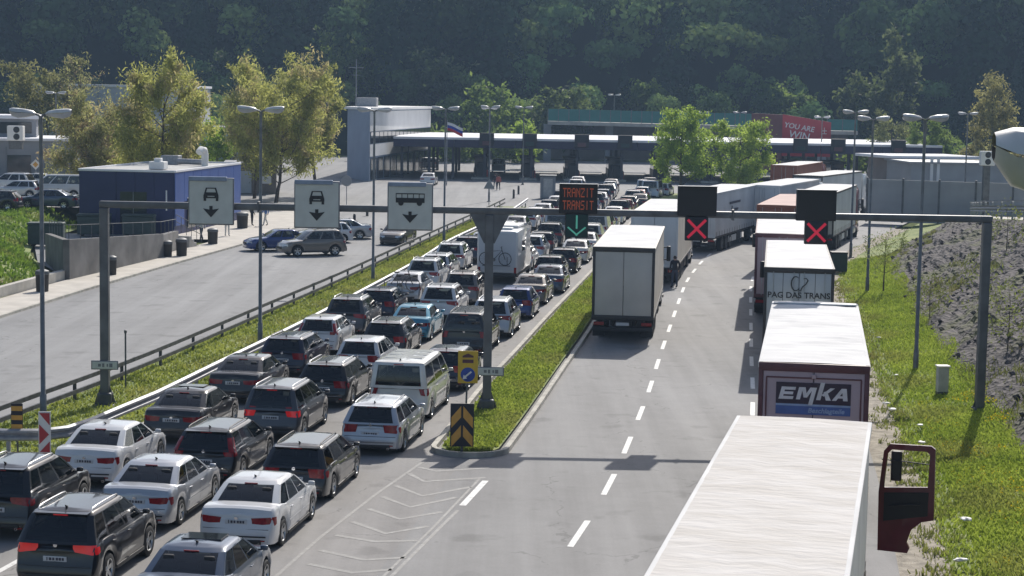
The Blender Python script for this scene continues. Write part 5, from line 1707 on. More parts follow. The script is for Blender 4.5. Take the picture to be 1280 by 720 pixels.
# white customs building
ax, ay = (-16.68, 226.68)
t = thing('customs_building', 'white customs building with wall shade painted blue-grey, left of the toll canopy', 'building', (ax, 216, 0), 0.0)
xl = -20.12 - ax
MB().add([(0, 0, 0), (xl, 10, 0), (xl + 1.5, 40, 0), (5.2, 40, 0), (0, 0, 8.2), (xl, 10, 8.2), (xl + 1.5, 40, 8.2), (5.2, 40, 8.2)], [(0, 3, 7, 4), (1, 0, 4, 5), (2, 1, 5, 6), (3, 2, 6, 7), (4, 7, 6, 5)]).build('wall', 'bluegrey_wall', t)  # shade on the white building's end wall is put into this blue-grey
rf = MB().prism([(.35, -.4), (5.8, 40.4), (xl + 1.2, 40.4), (xl - .4, 9.8)], ((0, 0, 8.22), (1, 0, 0), (0, 1, 0)), .28).build('roof', 'white_wall', t)
MB().rbox((-1.5, 16, 9.0), (2.4, 3, 1.2), .05).build('roof_unit', 'galvanised', rf)
MB().tube([(-2.6, 12, 8.4), (-2.6, 12, 14.2)], .05, 6).tube([(-3.5, 12, 13.2), (-1.7, 12, 13.2)], .04, 6).tube([(-3.1, 12, 12.3), (-2.1, 12, 12.3)], .03, 6).build('roof_aerial', 'galvanised', rf)
# long side towards the road: white upper band, ribbon window, dark ground floor
e = empty('road_front', (0, 0, 0), -math.atan2(5.2, 40)); e.parent = t
MB().box((.03, 20.1, 6.9), (.06, 40, 2.3)).build('upper_band', 'white_wall', e)
MB().box((.03, 20.1, 3.55), (.06, 40, 1.4)).build('lower_band', 'white_wall', e)
for k in range(16): MB().box((.05, 1.6 + k * 2.5, 5.0), (.05, 2.2, 1.3)).build('window', 'window_dark', e)
for k in range(10): MB().box((.06, 2.2 + k * 3.9, 1.4), (.07, 3.2, 2.5)).build('shop_window', 'window_dark', e)
# ---------------------------------------------------------------- toll canopy
CY = 226.0
t = thing('toll_canopy', 'long flat toll canopy with dark fascia across the border plaza', 'canopy', (18, CY, 0))
x0, x1 = -14.6 - 18, 51.5 - 18
zc0 = 4.1
MB().rbox(((x0 + x1) / 2, 14.4, zc0 + .78), (x1 - x0 - .4, 28, .30), .03).build('roof', 'canopy_white', t)
MB().rbox(((x0 + x1) / 2, 14, zc0 + .18), (x1 - x0 - .6, 27.6, .18), .03).build('soffit', 'canopy_under', t)
for k in range(9):
    w_ = (x1 - x0) / 9
    MB().rbox((x0 + w_ * (k + .5), -.10, zc0 + .20), (w_ - .06, .22, .95), .03).build('fascia_panel', 'canopy_navy', t)
    MB().rbox((x0 + w_ * (k + .5), .05, zc0 + .80), (w_ - .06, .55, .28), .03).build('coping_panel', 'canopy_white', t)
for k, x in enumerate((-3.33, 1.82, 8.09, 13.29, 34.38, 38.9, 46.13)):
    s = thing('lane_display', 'dark lane display on the canopy edge, number %s from the flag' % ('one', 'two', 'three', 'four', 'five', 'six', 'seven')[k], 'sign', (x, CY - .35, zc0 + .1), 0, 'lane panels on the toll canopy')
    MB().rbox((0, 0, .65), (1.75, .3, 1.55), .04).build('housing', 'board_black', s)
    MB().rbox((0, -.16, .2), (1.0, .04, .5), .02).build('screen', 'led_panel' if k in (1, 3, 4) else 'frame_maroon', s)
for k, x in enumerate((-13.6, -10.3, -7.4, -3.6, 2.1, 7.6, 13.0, 18.5, 24.0, 29.5, 35.0, 40.5, 46.0, 50.5)):
    for yy__ in (1.2, 13.5, 26.0):
        MB().rbox((x - 18, yy__, 2.1), (.34, .34, 4.2), .03).build('column', 'canopy_under', t)
for k, x in enumerate((-4.2, 1.6, 7.0, 12.4, 18.0, 23.5, 29.0, 34.6, 40.0, 45.6)):
    b_ = thing('toll_booth', 'dark glazed toll booth under the canopy, number %s counted from the flag' % ('one', 'two', 'three', 'four', 'five', 'six', 'seven', 'eight', 'nine', 'ten')[k], 'booth', (x + .1, CY + 9.5, 0), 0, 'toll booths')
    MB().rbox((0, 0, .12), (2.1, 19, .24), .05).build('island_base', 'kerb_stone', b_)
    MB().rbox((0, 0, .75), (1.7, 6.2, 1.1), .04).build('lower_panel', 'booth_dark', b_)
    MB().rbox((0, 0, 1.85), (1.62, 6.0, 1.15), .03).build('glazing', 'window_dark', b_)
    MB().rbox((0, 0, 2.55), (2.0, 6.8, .24), .05).build('roof', 'booth_dark', b_)
    for s_ in (1, -1): MB().tube([(s_ * .7, -8.2, 0.2), (s_ * .7, -8.2, 1.3)], .09, 8).build('bollard', 'frame_dark', b_)
    MB().rbox((0, -5.2, 1.0), (.8, .9, 1.7), .05).build('terminal', 'booth_dark', b_)
    MB().rbox((.75, -6.6, .6), (.35, .35, 1.0), .04).build('barrier_post', 'warn_red', b_)
    MB().box((2.2, -6.6, 1.0), (2.8, .06, .09)).build('barrier_arm', 'warn_white', b_)
# right-hand inspection shed
t = thing('inspection_shed', 'dark brown inspection shed under the right end of the canopy', 'building', (44.24, 205, 0), .25)
MB().box((0, 4, 2.0), (4.6, 8, 4.0)).build('wall', 'brown_wall', t)
MB().rbox((1.6, 3.6, 4.2), (11, 9, .3), .04).build('roof', 'canopy_white', t)
for k in range(3): MB().box((-1.5 + k * 1.5, -.04, 2.0), (1.1, .08, 2.6)).build('window', 'window_dark', t)
# grey sound wall along the ramp
t = thing('sound_wall', 'translucent grey panel wall behind the ramp barrier', 'wall', (24.8, 158, .2))
pm = MB().box((1.48, 0, 1.75), (2.86, .10, 3.5)).mesh('panel', 'haze_wall')
pp = MB().rbox((0, 0, 1.8), (.16, .2, 3.7), .02).mesh('post', 'dull_steel')
a = R(-20)
for k in range(14):
    d = Vector((math.cos(a), math.sin(a), 0)) * (2.95 * k + 5.0)
    put('panel', pm, t, tuple(d), a); put('post', pp, t, tuple(d), a)
t = thing('grey_shed', 'long pale grey shed beyond the ramp on the right', 'building', (47.86, 196, 0), .05)
MB().box((0, 5, 1.9), (13, 10, 3.8)).build('wall', 'haze_wall', t)
MB().rbox((0, 5, 3.9), (13.6, 10.6, .2), .03).build('roof', 'haze_wall', t)
MB().box((-3.6, -.06, 3.2), (.3, .12, 2.6)).box((-4.3, -.06, 3.2), (.3, .12, 2.6)).build('flue', 'white_wall', t)
t = thing('air_conditioner', 'white twin-fan unit beside the near lamp head', 'air conditioner', (37.8, 150, 5.77))
MB().rbox((0, 0, 0), (1.15, .6, 1.15), .05).build('casing', 'white_wall', t)
MB().box((0, .1, -2.9), (.5, .5, 4.7)).build('stand', 'dull_steel', t)
for z in (.28, -.27):
    MB().lathe([(.24, -.31), (.20, -.34), (.05, -.33), (0, -.33)], (0, 0, z), 'Y', 18).build('fan_grille', 'sign_black', t, 40)
# red hoarding
cxh, czh = 37.21, 0
t = thing('red_hoarding', 'big red advertising hoarding with white lettering above the canopy', 'hoarding', (37.3, 262, 0), R(-9))
w_ = 43.9 - 37.21
zt_, zb_ = 8.2, 3.42
MB().prism([(0, zb_ - 1), (w_, zb_ - 1), (w_, zt_ - 1.0), (0, zt_)], ((0, .55, 0), (1, 0, 0), (0, 0, 1)), .5).build('poster', 'poster_red', t)
MB().add([(0, .2, 0), (-4.6, 9, 0), (-4.6, 9, zt_), (0, .2, zt_ - .05), (.2, .5, 0), (-4.4, 9.3, 0), (-4.4, 9.3, zt_), (.2, .5, zt_ - .05)], [(0, 1, 2, 3), (4, 7, 6, 5), (3, 2, 6, 7), (0, 4, 5, 1)]).build('side_panel', 'poster_side', t)
for x in (.4, w_ / 2, w_ - .4): MB().box((x, .9, zb_ / 2), (.3, .3, zb_)).build('leg', 'dull_steel', t)
def poster_text(body, size, x, z, sh=.1):
    o = put('lettering', text_mesh('lettering', body, size, 'poster_white', .01, sh, .02, align='LEFT'), t, (x, .03, z)); o.rotation_euler = (math.pi / 2, R(9), 0)
poster_text('YOU ARE', 1.0, .25, (zt_ + zb_) / 2 + .95); poster_text('WIN', 1.4, .9, (zt_ + zb_) / 2 - .3)
MB().box((w_ - .9, .03, (zt_ + zb_) / 2 + .2), (.7, .02, .08)).box((w_ - .9, .028, (zt_ + zb_) / 2 + .2), (.08, .02, .9)).box((w_ - .9, .03, (zt_ + zb_) / 2 - .2), (.7, .02, .08)).build('small_mark', 'poster_white', t)
# teal barrier on the viaduct behind the plaza
def teal(xa, xb, Y_, zb, zt, label, slope=0.0):
    t = thing('viaduct_barrier', label, 'barrier', (xa, Y_, 0))
    n = max(2, int((xb - xa) / 1.6)); w = (xb - xa) / n
    pm = MB().box((w / 2, 0, 0), (w - .12, .10, zt - zb)).mesh('panel', 'teal_panel')
    po = MB().box((0, -.04, 0), (.12, .16, zt - zb + .1)).mesh('post', 'sign_edge')
    for k in range(n):
        z = (zt + zb) / 2 - slope * k * w
        put('panel', pm, t, (k * w, 0, z)); put('post', po, t, (k * w, 0, z))
    MB().add([(0, -.3, zb - .6), (xb - xa, -.3, zb - .6 - slope * (xb - xa)), (xb - xa, -.3, zb - .05 - slope * (xb - xa)), (0, -.3, zb - .05), (0, 8, zb - .6), (xb - xa, 8, zb - .6 - slope * (xb - xa)), (xb - xa, 8, zb - .05 - slope * (xb - xa)), (0, 8, zb - .05)],
             [(0, 1, 2, 3), (3, 2, 6, 7), (0, 4, 5, 1), (4, 7, 6, 5), (0, 3, 7, 4), (1, 5, 6, 2)]).build('deck', 'concrete', t)
    for k in range(0, n, 6):
        MB().box((k * w, 4, (zb - .6) / 2), (1.2, 3, zb - .6)).build('pier', 'grey_wall', t)
    MB().box(((xb - xa) / 2, 8.2, (zb - .6) / 2), (xb - xa, .4, zb - .7)).build('abutment', 'brown_wall', t)
teal(5.21, 37.95, 296, 6.33, 8.21, 'long teal panel barrier on the viaduct in front of the forest', .008)
teal(48.18, 52.89, 290, 5.65, 7.37, 'short teal panel barrier right of the red hoarding')
# flag
fx, fy, fz = (-7.55, 210, 7.13)
t = thing('flag', 'white blue and red flag on a thin pole above the canopy', 'flag', (fx, 210, 0))
MB().tube([(0, 0, 0), (0, 0, fz + .2)], [.07, .03], 8).build('pole', 'galvanised', t)
for k, m in enumerate(('flag_white', 'flag_blue', 'flag_red')):
    mb = MB(); n = 10
    for i in range(n + 1):
        u = i / n
        for q in (k / 3, (k + 1) / 3):
            mb.v.append((u * 1.75, .12 * math.sin(u * 6 + q), fz - .05 - q * .95 - u * .62 + .06 * math.sin(u * 5)))
    for i in range(n): mb.f.append((2 * i, 2 * i + 2, 2 * i + 3, 2 * i + 1)); mb.m.append(0)
    mb.build('stripe', m, t)
# signs and posts on the side carriageway
x_, y_ = (-14.54, 162.94)
t = thing('round_sign', 'round road sign seen from behind at the forecourt corner', 'sign', (x_, y_, .1))
MB().tube([(0, 0, 0), (0, 0, 2.6)], .035, 8).build('post', 'galvanised', t)
MB().lathe([(0, .02), (.46, .02), (.47, 0), (.46, -.02), (0, -.02)], (0, -.05, 2.4), 'Y', 24).build('disc', 'grey_wall', t)
x_, y_ = (-2.18, 166.43)
t = thing('triangle_sign', 'triangular road sign seen from behind at the tip of the median', 'sign', (x_, y_, .1))
MB().tube([(0, 0, 0), (0, 0, 2.4)], .035, 8).build('post', 'galvanised', t)
MB().prism([(-.5, 1.75), (.5, 1.75), (0, 2.65)], ((0, -.05, 0), (1, 0, 0), (0, 0, 1)), .03).build('panel', 'grey_wall', t)
x_, y_ = (-41.34, 162.04)
t = thing('priority_sign', 'white diamond road sign at the car park entrance', 'sign', (x_, y_, 1.4))
MB().tube([(0, 0, 0), (0, 0, 2.2)], .035, 8).build('post', 'galvanised', t)
MB().prism([(0, 1.65), (.45, 2.1), (0, 2.55), (-.45, 2.1)], ((0, -.05, 0), (1, 0, 0), (0, 0, 1)), .03).build('panel', 'warn_white', t)
MB().prism([(0, 1.85), (.25, 2.1), (0, 2.35), (-.25, 2.1)], ((0, -.085, 0), (1, 0, 0), (0, 0, 1)), .006).build('inner_diamond', 'warn_orange', t)
# grey cabinet stack beside the median tip
x_, y_ = (1.31, 167.42)
t = thing('control_cabin', 'grey metal control cabin in the median near the canopy', 'cabin', (3.4, 186.5, .0))
MB().rbox((0, 0, 1.1), (1.5, 1.6, 2.2), .05).build('casing', 'grey_wall', t)
MB().rbox((0, 0, 2.27), (1.7, 1.8, .14), .03).build('cabin_roof', 'dull_steel', t)
MB().box((0, -.82, 1.1), (.9, .03, 1.8)).build('cabin_door', 'cabinet_grey', t)
bol = MB().lathe([(.11, 0), (.11, .75), (.08, .9), (0, .93)], n=10).mesh('bollard', 'frame_dark')
for k, px in enumerate(((-10.14, 132.18), (-12.16, 143.23), (-12.09, 154.82), (0.01, 185.5), (0.5, 193.27))):
    o = put('bollard', bol, None, (px[0], px[1], 0)); tag(o, ('dark bollard in front of the round sign', 'dark bollard by the silver parked saloon', 'dark bollard at the mouth of the branch road', 'dark bollard at the tip of the median', 'dark bollard beside the control cabin')[k], 'bollard', 'bollards')

# ================================================================ TREES
def tree(name, label, base, H, rad, n_leaf, leaf, cols, seed, trunk_h=.28, spread=.9, clump=.42, upb=.6, aspect=1.5, top=.5, limbs=11, twigs=7, group=None, bare=0.0, tr=.16, profile='round', cat='tree'):
    rg = np.random.default_rng(seed)
    t = thing(name, label, cat, (base[0], base[1], base[2] if len(base) > 2 else 0), 0, group)
    wood = MB()
    zt = H * trunk_h
    lean = rg.normal(0, .03, 2) * H
    trunk = [Vector((0, 0, -.2)), Vector((lean[0] * .3, lean[1] * .3, zt * .6)), Vector((lean[0] * .6, lean[1] * .6, zt)), Vector((lean[0], lean[1], H * .62)), Vector((lean[0] * 1.2, lean[1] * 1.2, H * .9))]
    wood.tube(trunk, [tr * 1.25, tr, tr * .85, tr * .45, tr * .12], 8)
    tips = []
    for k in range(limbs):
        f = rg.uniform(0, 1) if k else .95
        z0 = zt * .75 + (H * .80 - zt * .75) * (k / limbs)
        i = 0
        p0 = trunk[2].lerp(trunk[4], max(0, (z0 - zt) / (H * .9 - zt))) if z0 > zt else trunk[1].lerp(trunk[2], .7)
        a = k * 2.4 + rg.uniform(-.4, .4)
        u = (z0 - zt * .75) / (H * .8)
        if profile == 'round': rr = rad * (math.sin(math.pi * (.22 + .72 * u)) ** .7)
        elif profile == 'cone': rr = rad * (1.0 - .85 * u)
        else: rr = rad * (.65 + .35 * math.sin(math.pi * u))
        rr *= rg.uniform(.75, 1.05) * spread
        end = p0 + Vector((math.cos(a) * rr, math.sin(a) * rr, H * rg.uniform(.16, .30)))
        mid = p0.lerp(end, .5) + Vector((math.cos(a) * rr * .12, math.sin(a) * rr * .12, -.02 * H))
        wood.tube([p0, mid, end], [tr * .38, tr * .22, tr * .06], 5)
        for q in range(twigs):
            s = rg.uniform(.35, 1.0)
            b0 = p0.lerp(mid, s * 2) if s < .5 else mid.lerp(end, s * 2 - 1)
            dirv = Vector(rg.normal(0, .7, 3)) + Vector((math.cos(a) * .5, math.sin(a) * .5, upb))
            dirv.normalize()
            ln = rad * rg.uniform(.22, .55)
            b1 = b0 + dirv * ln
            wood.tube([b0, b1], [tr * .12, tr * .025], 4, caps=False)
            tips.append((b0, b1))
    # leaves gathered along the twigs
    T0 = np.array([tuple(a) for a, _ in tips]); T1 = np.array([tuple(b) for _, b in tips])
    idx = rg.integers(0, len(tips), n_leaf)
    s = rg.beta(2.2, 1.2, n_leaf)[:, None] * 1.12
    C = T0[idx] * (1 - s) + T1[idx] * s + rg.normal(0, clump, (n_leaf, 3)) * rg.uniform(.3, 1.2, (len(tips), 1))[idx]
    C[:, 2] = np.maximum(C[:, 2], zt * .45)
    # bring the grown crown to the measured height and width
    kz = H / np.percentile(C[:, 2], 99.5)
    kr = rad / np.percentile(np.hypot(C[:, 0] - lean[0], C[:, 1] - lean[1]), 96)
    C = C * np.array([kr, kr, kz])
    wood.v = [(x * kr, y * kr, z * kz) for x, y, z in wood.v]
    wood.build('trunk', 'bark', t, 60)
    V = leaf_quads(C, leaf, upb * .8, aspect)
    cA, cB = np.array(cols[0]), np.array(cols[1])
    w = np.clip(rg.normal(.5, .22, n_leaf) + (rg.normal(0, .22, len(tips)))[idx], 0, 1)[:, None]
    col = cA * (1 - w) + cB * w
    if len(cols) > 2:
        pick = (rg.uniform(size=len(tips)) < .16)[idx]
        col[pick] = np.array(cols[2]) * rg.uniform(.7, 1.2, (pick.sum(), 1))
    put('crown', quads('crown', V, col, 'leaf'), t)
    return t
OLIVE = ((.24, .25, .09), (.42, .41, .17), (.36, .29, .16))
YELL = ((.28, .30, .08), (.50, .50, .15), (.42, .37, .17))
FRESH = ((.18, .28, .035), (.42, .54, .09))
MIDG = ((.09, .15, .03), (.22, .29, .07))
BRIGHT = ((.17, .27, .02), (.34, .46, .05))
def gp(x, y, z=0.0): return (x, y, z)
bx, by = (-33.26, 161.45)
tree('broad_tree', 'broad yellow-green tree just left of and behind the blue building', (-28.59, 150, .8), 12.52 - .8, 4.1, 27378, 0.093, YELL, 3, twigs=12, limbs=19, clump=.42, trunk_h=.10, upb=1.1, aspect=1.9)
tree('broad_tree', 'olive-brown budding tree between the car park and the yellow tree', (-35.83, 160, .8), 9.63 - .8, 3.4, 18954, 0.088, OLIVE, 5, twigs=11, limbs=16, clump=.4, trunk_h=.10, upb=1.1, aspect=1.9)
tree('rounded_tree', 'pale rounded tree rising above the pale hall on the left', (-52.99, 215, 1), 13.38 - 1, 4.6, 10920, 0.151, ((.17, .18, .06), (.30, .29, .12)), 8, clump=.4, twigs=9, limbs=14)
tree('bare_tree', 'nearly bare thin tree between the pale rounded and yellow trees', (-47.02, 205, 1), 13.46 - 1, 3.4, 1820, 0.087, OLIVE, 9, twigs=14, limbs=16, clump=.3, tr=.2)
tree('broad_tree', 'tall bushy tree with brownish top in front of the customs building', (-21.82, 172, .1), 13.06, 5.0, 32643, 0.093, YELL, 13, twigs=12, limbs=20, clump=.42, profile='tall', trunk_h=.16, upb=1.1, aspect=1.9)
tree('broad_tree', 'budding olive tree at the left flank of the tall brownish-topped tree', (-24.64, 178, .1), 12.08, 2.9, 15795, 0.088, OLIVE, 14, twigs=11, limbs=16, clump=.4, profile='tall', trunk_h=.15, upb=1.1, aspect=1.9)
tree('broad_tree', 'yellowish tree leaning against the wall of the customs building', (-19.42, 184, .1), 11.79, 3.0, 15795, 0.093, YELL, 15, twigs=9, limbs=13, clump=.36, upb=1.1, aspect=1.9)
tree('young_tree', 'small vivid green tree between the two groups of yellow trees', (-30.99, 196, .1), 6.92, 1.9, 4940, 0.110, BRIGHT, 16, clump=.3, limbs=9, tr=.1)
tree('leafy_tree', 'taller fresh green tree on the island above the blank matrix board', (17.51, 196, 0), 9.06, 3.0, 13520, 0.110, FRESH, 18, profile='cone', limbs=15, twigs=9, clump=.32, trunk_h=.14)
tree('leafy_tree', 'wider fresh green tree on the island nearer the red hoarding', (24.18, 200, 0), 7.79, 3.3, 13520, 0.110, ((.20, .30, .04), (.44, .55, .10)), 19, limbs=14, twigs=9, clump=.34, trunk_h=.12, profile='tall')
tree('conical_tree', 'tall pointed ochre tree at the right edge behind the near lamp head', (55.03, 215, 1), 13.3 - 1, 3.4, 8320, 0.128, ((.19, .18, .07), (.36, .34, .13)), 22, profile='cone', limbs=17, twigs=8, clump=.34, upb=1.2, trunk_h=.1)
tree('young_tree', 'soft green tree left of the ochre tree below the street lamp', (50.71, 230, 0), 8.04, 3.2, 6760, 0.139, MIDG, 23, limbs=11, clump=.4, trunk_h=.1)
tree('young_tree', 'slim pale tree right of the red hoarding', (47.78, 240, 0), 8.88, 2.6, 3900, 0.128, ((.13, .15, .06), (.22, .24, .09)), 24, limbs=10, clump=.36, trunk_h=.1)
tree('young_tree', 'sparse shrub growing on the embankment behind the street lamp', (19.13, 96, .6), 3.1, 1.3, 1300, 0.041, ((.12, .16, .04), (.24, .28, .09)), 25, limbs=9, twigs=7, clump=.2, tr=.04, cat='shrub')
for k, (px, y_, hh, rr, cc) in enumerate(((1240, 74, 3.0, 1.2, 0), (1170, 82, 2.2, 1.0, 0), (1268, 66, 2.6, 1.0, 1), (1262, 90, 2.4, 1.2, 0))):
    xx = (px - 640) / 2340.7 * y_ * .995
    u = max(0, xx - XBASE(y_)) / (1.45 * bank_top(y_) + .6)
    zz = .30 + (bank_top(y_) - .30) * min(1, u)
    tree('bank_shrub', ('sprawling young shrub on the rocky bank above the gantry foot', 'low twiggy shrub on the bank left of the gantry post', 'thin sapling on the rocky bank at the right edge', 'leafy shrub high on the rocky bank near the ramp barrier')[k],
         (xx, y_, zz - .15), hh, rr, 420, .05, ((.10, .13, .03), (.22, .25, .07)), 40 + k, limbs=12, twigs=8, clump=.22, tr=.03, trunk_h=.08, cat='shrub')

# ---------------------------------------------------------------- forest on the hillside
def proto(kind, n, rg):
    """Leaf positions and outward directions of a crown of unit height."""
    if kind == 'fir':
        z = rg.beta(1.1, 1.5, n)
        r = (1 - z) ** .85 * .20 * (1 + .25 * np.sin(z * 42)) + .01
        a = rg.uniform(0, 2 * np.pi, n); q = np.sqrt(rg.uniform(.6, 1, n))
        C = np.stack([r * q * np.cos(a), r * q * np.sin(a), .08 + .92 * z - .03 * q], 1)
        N = np.stack([np.cos(a), np.sin(a), np.full(n, .55)], 1)
    else:
        nl = 13
        lob = rg.normal(0, 1, (nl, 3)); lob /= np.linalg.norm(lob, axis=1)[:, None]
        lob = lob * np.array([.19, .19, .25]) * rg.uniform(.6, 1.0, (nl, 1)) + np.array([0, 0, .62])
        i = rg.integers(0, nl, n)
        d = rg.normal(0, 1, (n, 3)); d[:, 2] = np.abs(d[:, 2]) - .35
        d /= np.linalg.norm(d, axis=1)[:, None]
        C = lob[i] + d * (rg.uniform(.085, .15, (nl, 1)))[i] * rg.uniform(.85, 1.06, (n, 1))
        N = d + .5 * (C - np.array([0, 0, .55]))
    return C, N / np.linalg.norm(N, axis=1)[:, None], rg.uniform(.8, 1.2, n)
NP, NL = 9, 880
protos = [proto('fir' if k in (0, 1) else 'broad', NL, rng) for k in range(NP)]
fp = []
for y in np.arange(288, 520, 8.6):
    wdt = .31 * y + 34
    for x in np.arange(-wdt, wdt, 8.8):
        xx = x + rng.uniform(-3.2, 3.2); yyy = y + rng.uniform(-3.0, 3.0)
        z = hill_z(xx, yyy)
        if .3 < z: fp.append((xx, yyy, z - .3))
allV, allC = [], []
for (x, y, z) in fp:
    k = int(rng.integers(2, NP)) if rng.uniform() > .20 + .25 * (x > .16 * y) else int(rng.integers(0, 2))
    edge = z < 7
    C, N, sh = protos[k]
    h = rng.uniform(15, 25) if not edge else rng.uniform(7, 12)
    if k < 2: h *= 1.12
    wd = h * rng.uniform(.95, 1.35)
    a = rng.uniform(0, 6.28); ca, sa = math.cos(a), math.sin(a)
    M = np.array([[ca, -sa, 0], [sa, ca, 0], [0, 0, 1.0]])
    P = (C @ M.T) * np.array([wd, wd, h]) + np.array([x, y, z])
    V = facing_quads(P, N @ M.T, h * .029 if k > 1 else h * .024, .4)
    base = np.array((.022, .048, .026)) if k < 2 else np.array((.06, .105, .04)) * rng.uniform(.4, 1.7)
    pale_share = .20 + .45 * math.exp(-((x / y + .06) / .07) ** 2) * (z < 55)  # share of pale green species, highest left of centre
    if k > 1 and rng.uniform() < pale_share: base = np.array((.20, .27, .09)) * rng.uniform(.6, 1.3)
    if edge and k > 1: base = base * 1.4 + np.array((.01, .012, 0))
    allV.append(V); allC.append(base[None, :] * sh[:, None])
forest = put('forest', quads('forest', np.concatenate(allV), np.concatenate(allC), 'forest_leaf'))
forest['kind'] = 'stuff'; forest['label'] = 'dark mixed forest covering the whole hillside'
# single trees that stand out in front of the wood
for k, (px, py, y_, rr, cc, lab) in enumerate((
        (430, 40, 330, 7.5, MIDG, 'big light green tree standing out of the forest above the roof aerial'),
        (545, 62, 325, 6.0, ((.05, .085, .03), (.10, .14, .06)), 'grey-green forest tree right of the roof aerial'),
        (300, 66, 318, 5.5, ((.04, .075, .02), (.085, .12, .04)), 'round dark green forest tree above the tall brownish tree'),
        (610, 105, 300, 5.0, MIDG, 'bushy light green tree behind the canopy near the flag'),
        (700, 108, 305, 5.5, ((.07, .11, .03), (.15, .19, .06)), 'light green tree on the left end of the teal barrier'),
        (655, 152, 262, 1.8, FRESH, 'small round bright tree just behind the canopy'),
        (805, 103, 330, 4.2, MIDG, 'first of two round trees above the teal barrier'),
        (862, 108, 330, 4.2, ((.05, .08, .03), (.10, .14, .05)), 'second darker round tree above the teal barrier'),
        (980, 108, 325, 5.5, MIDG, 'light green tree above the red hoarding'),
        (1080, 92, 305, 5.0, ((.07, .105, .03), (.14, .17, .06)), 'pale slender tree above the short teal barrier'),
        (1118, 40, 300, 3.4, ((.07, .095, .03), (.13, .16, .07)), 'tall thin birch-like tree high on the right slope'))):
    xx = (px - 640) / 2340.7 * y_ * .9947
    zz = hill_z(xx, y_)
    ztop = 10.06 + (121 + (px - 640) * .017 - py) / 2340.7 * y_ * .9947
    hh = max(4.0, ztop - zz)
    if hh > 26: zz += hh - 26; hh = 26
    tree('forest_edge_tree', lab, (xx, y_, zz - .2), hh, rr, 2600, .42 if rr > 3 else .22, cc, 60 + k, limbs=13, twigs=8, clump=.75 if rr > 3 else .35, aspect=1.1, group='trees standing out from the forest edge', trunk_h=.12)
# hedge-like bushes filling the strip behind the plaza
for k, (px, w_, y_, h_) in enumerate(((560, 9, 285, 5.5), (640, 8, 286, 6.0), (1100, 9, 262, 5.0), (1180, 10, 255, 5.5), (1255, 10, 236, 5.0), (240, 10, 262, 7), (180, 12, 262, 8), (480, 8, 282, 5), (20, 12, 240, 7))):
    xx = (px - 640) / 2340.7 * y_ * .9947
    lab = ('green bush clump behind the canopy below the aerial', 'green bush clump behind the canopy right of the flag', 'bushes below the slim pale tree by the hoarding', 'bushes at the foot of the soft green tree on the right',
           'yellowish bushes below the ochre tree', 'dark bushes behind the vivid green tree', 'dark bushes behind the pale hall', 'bushes between the customs building and the canopy', 'bushes behind the depot roof on the far left')[k]
    tree('bush_clump', lab, (xx, y_, hill_z(xx, y_) - .2), h_, w_ * .55, 2200, .32, MIDG if k not in (4,) else OLIVE, 90 + k, limbs=13, twigs=8, clump=.6, trunk_h=.05, profile='tall', group='bushes behind the plaza', cat='bush')

# ---------------------------------------------------------------- grass and flowers
def blades(name, pts, h, cols, label, m='grass_blade', wid=.03):
    n = len(pts)
    P = np.array(pts)
    a = rng.uniform(0, 2 * np.pi, n)
    w = rng.uniform(.6, 1.4, n)[:, None] * wid
    hh = (h * rng.uniform(.5, 1.5, n))
    dx = np.stack([np.cos(a), np.sin(a), np.zeros(n)], 1) * w
    tip = np.stack([rng.normal(0, .45, n) * hh, rng.normal(0, .45, n) * hh, hh], 1)
    V = np.stack([P - dx, P + dx, P + dx * .45 + tip, P - dx * .45 + tip], 1)
    t = np.clip(rng.normal(.5, .3, n), 0, 1)[:, None]
    patch = (.5 + .5 * np.sin(P[:, 0] * 1.7 + 2 * np.sin(P[:, 1] * .6)) * np.cos(P[:, 1] * .9 + P[:, 0]))[:, None]
    t = np.clip(.65 * t + .45 * patch, 0, 1)
    C = np.array(cols[0]) * (1 - t) + np.array(cols[1]) * t
    dry = np.clip(np.sin(P[:, 0] * .9 + P[:, 1] * .37 + 2) * np.sin(P[:, 1] * .53 - P[:, 0] * .6) * 1.6 - .35 + rng.normal(0, .28, n), 0, 1)[:, None] * .4
    C = C * (1 - dry) + np.array((.27, .23, .10)) * dry
    o = put(name, quads(name, V, C, m))
    o['kind'] = 'stuff'; o['label'] = label
    return o
pts = []
for _ in range(110000):
    y = rng.uniform(26, 120) if rng.uniform() < .75 else rng.uniform(26, 60)
    u = rng.uniform() ** .8
    x = XEDGE(y) + 1.0 + 3.6 * u
    if u < .22 and rng.uniform() < .6: continue
    ug = 3.6 * u / 2.9
    pts.append((x, y, -.03 + .06 * math.sin(min(ug, 1) * 3) + .45 * ug * ug))
blades('verge_grass', pts, .09, ((.16, .24, .025), (.40, .48, .08)), 'bright green roadside grass between the trucks and the rocky bank', wid=.028)
pts = []
for _ in range(36000):
    y = rng.uniform(50, 150); a, b_ = XRAIL(y) - .45, XMED(y) - .16
    pts.append((rng.uniform(a, b_), y, .10))
blades('median_grass', pts, .08, ((.16, .21, .03), (.40, .43, .10)), 'short grass on the median between the two barriers', wid=.035)
pts = []
for _ in range(46000):
    y = 51.9 + 100 * rng.uniform() ** 1.3; yq = max(y, 52.6); a, b_ = XISL(yq) + .2, XISR(yq) - .2
    if y < 52.6:
        c_, h_ = (a + b_) / 2, (b_ - a) / 2 * .8; a, b_ = c_ - h_, c_ + h_
    pts.append((rng.uniform(a, b_), y, .12))
blades('island_grass', pts, .085, ((.16, .23, .03), (.38, .44, .08)), 'short grass on the kerbed island', wid=.035)
pts = []
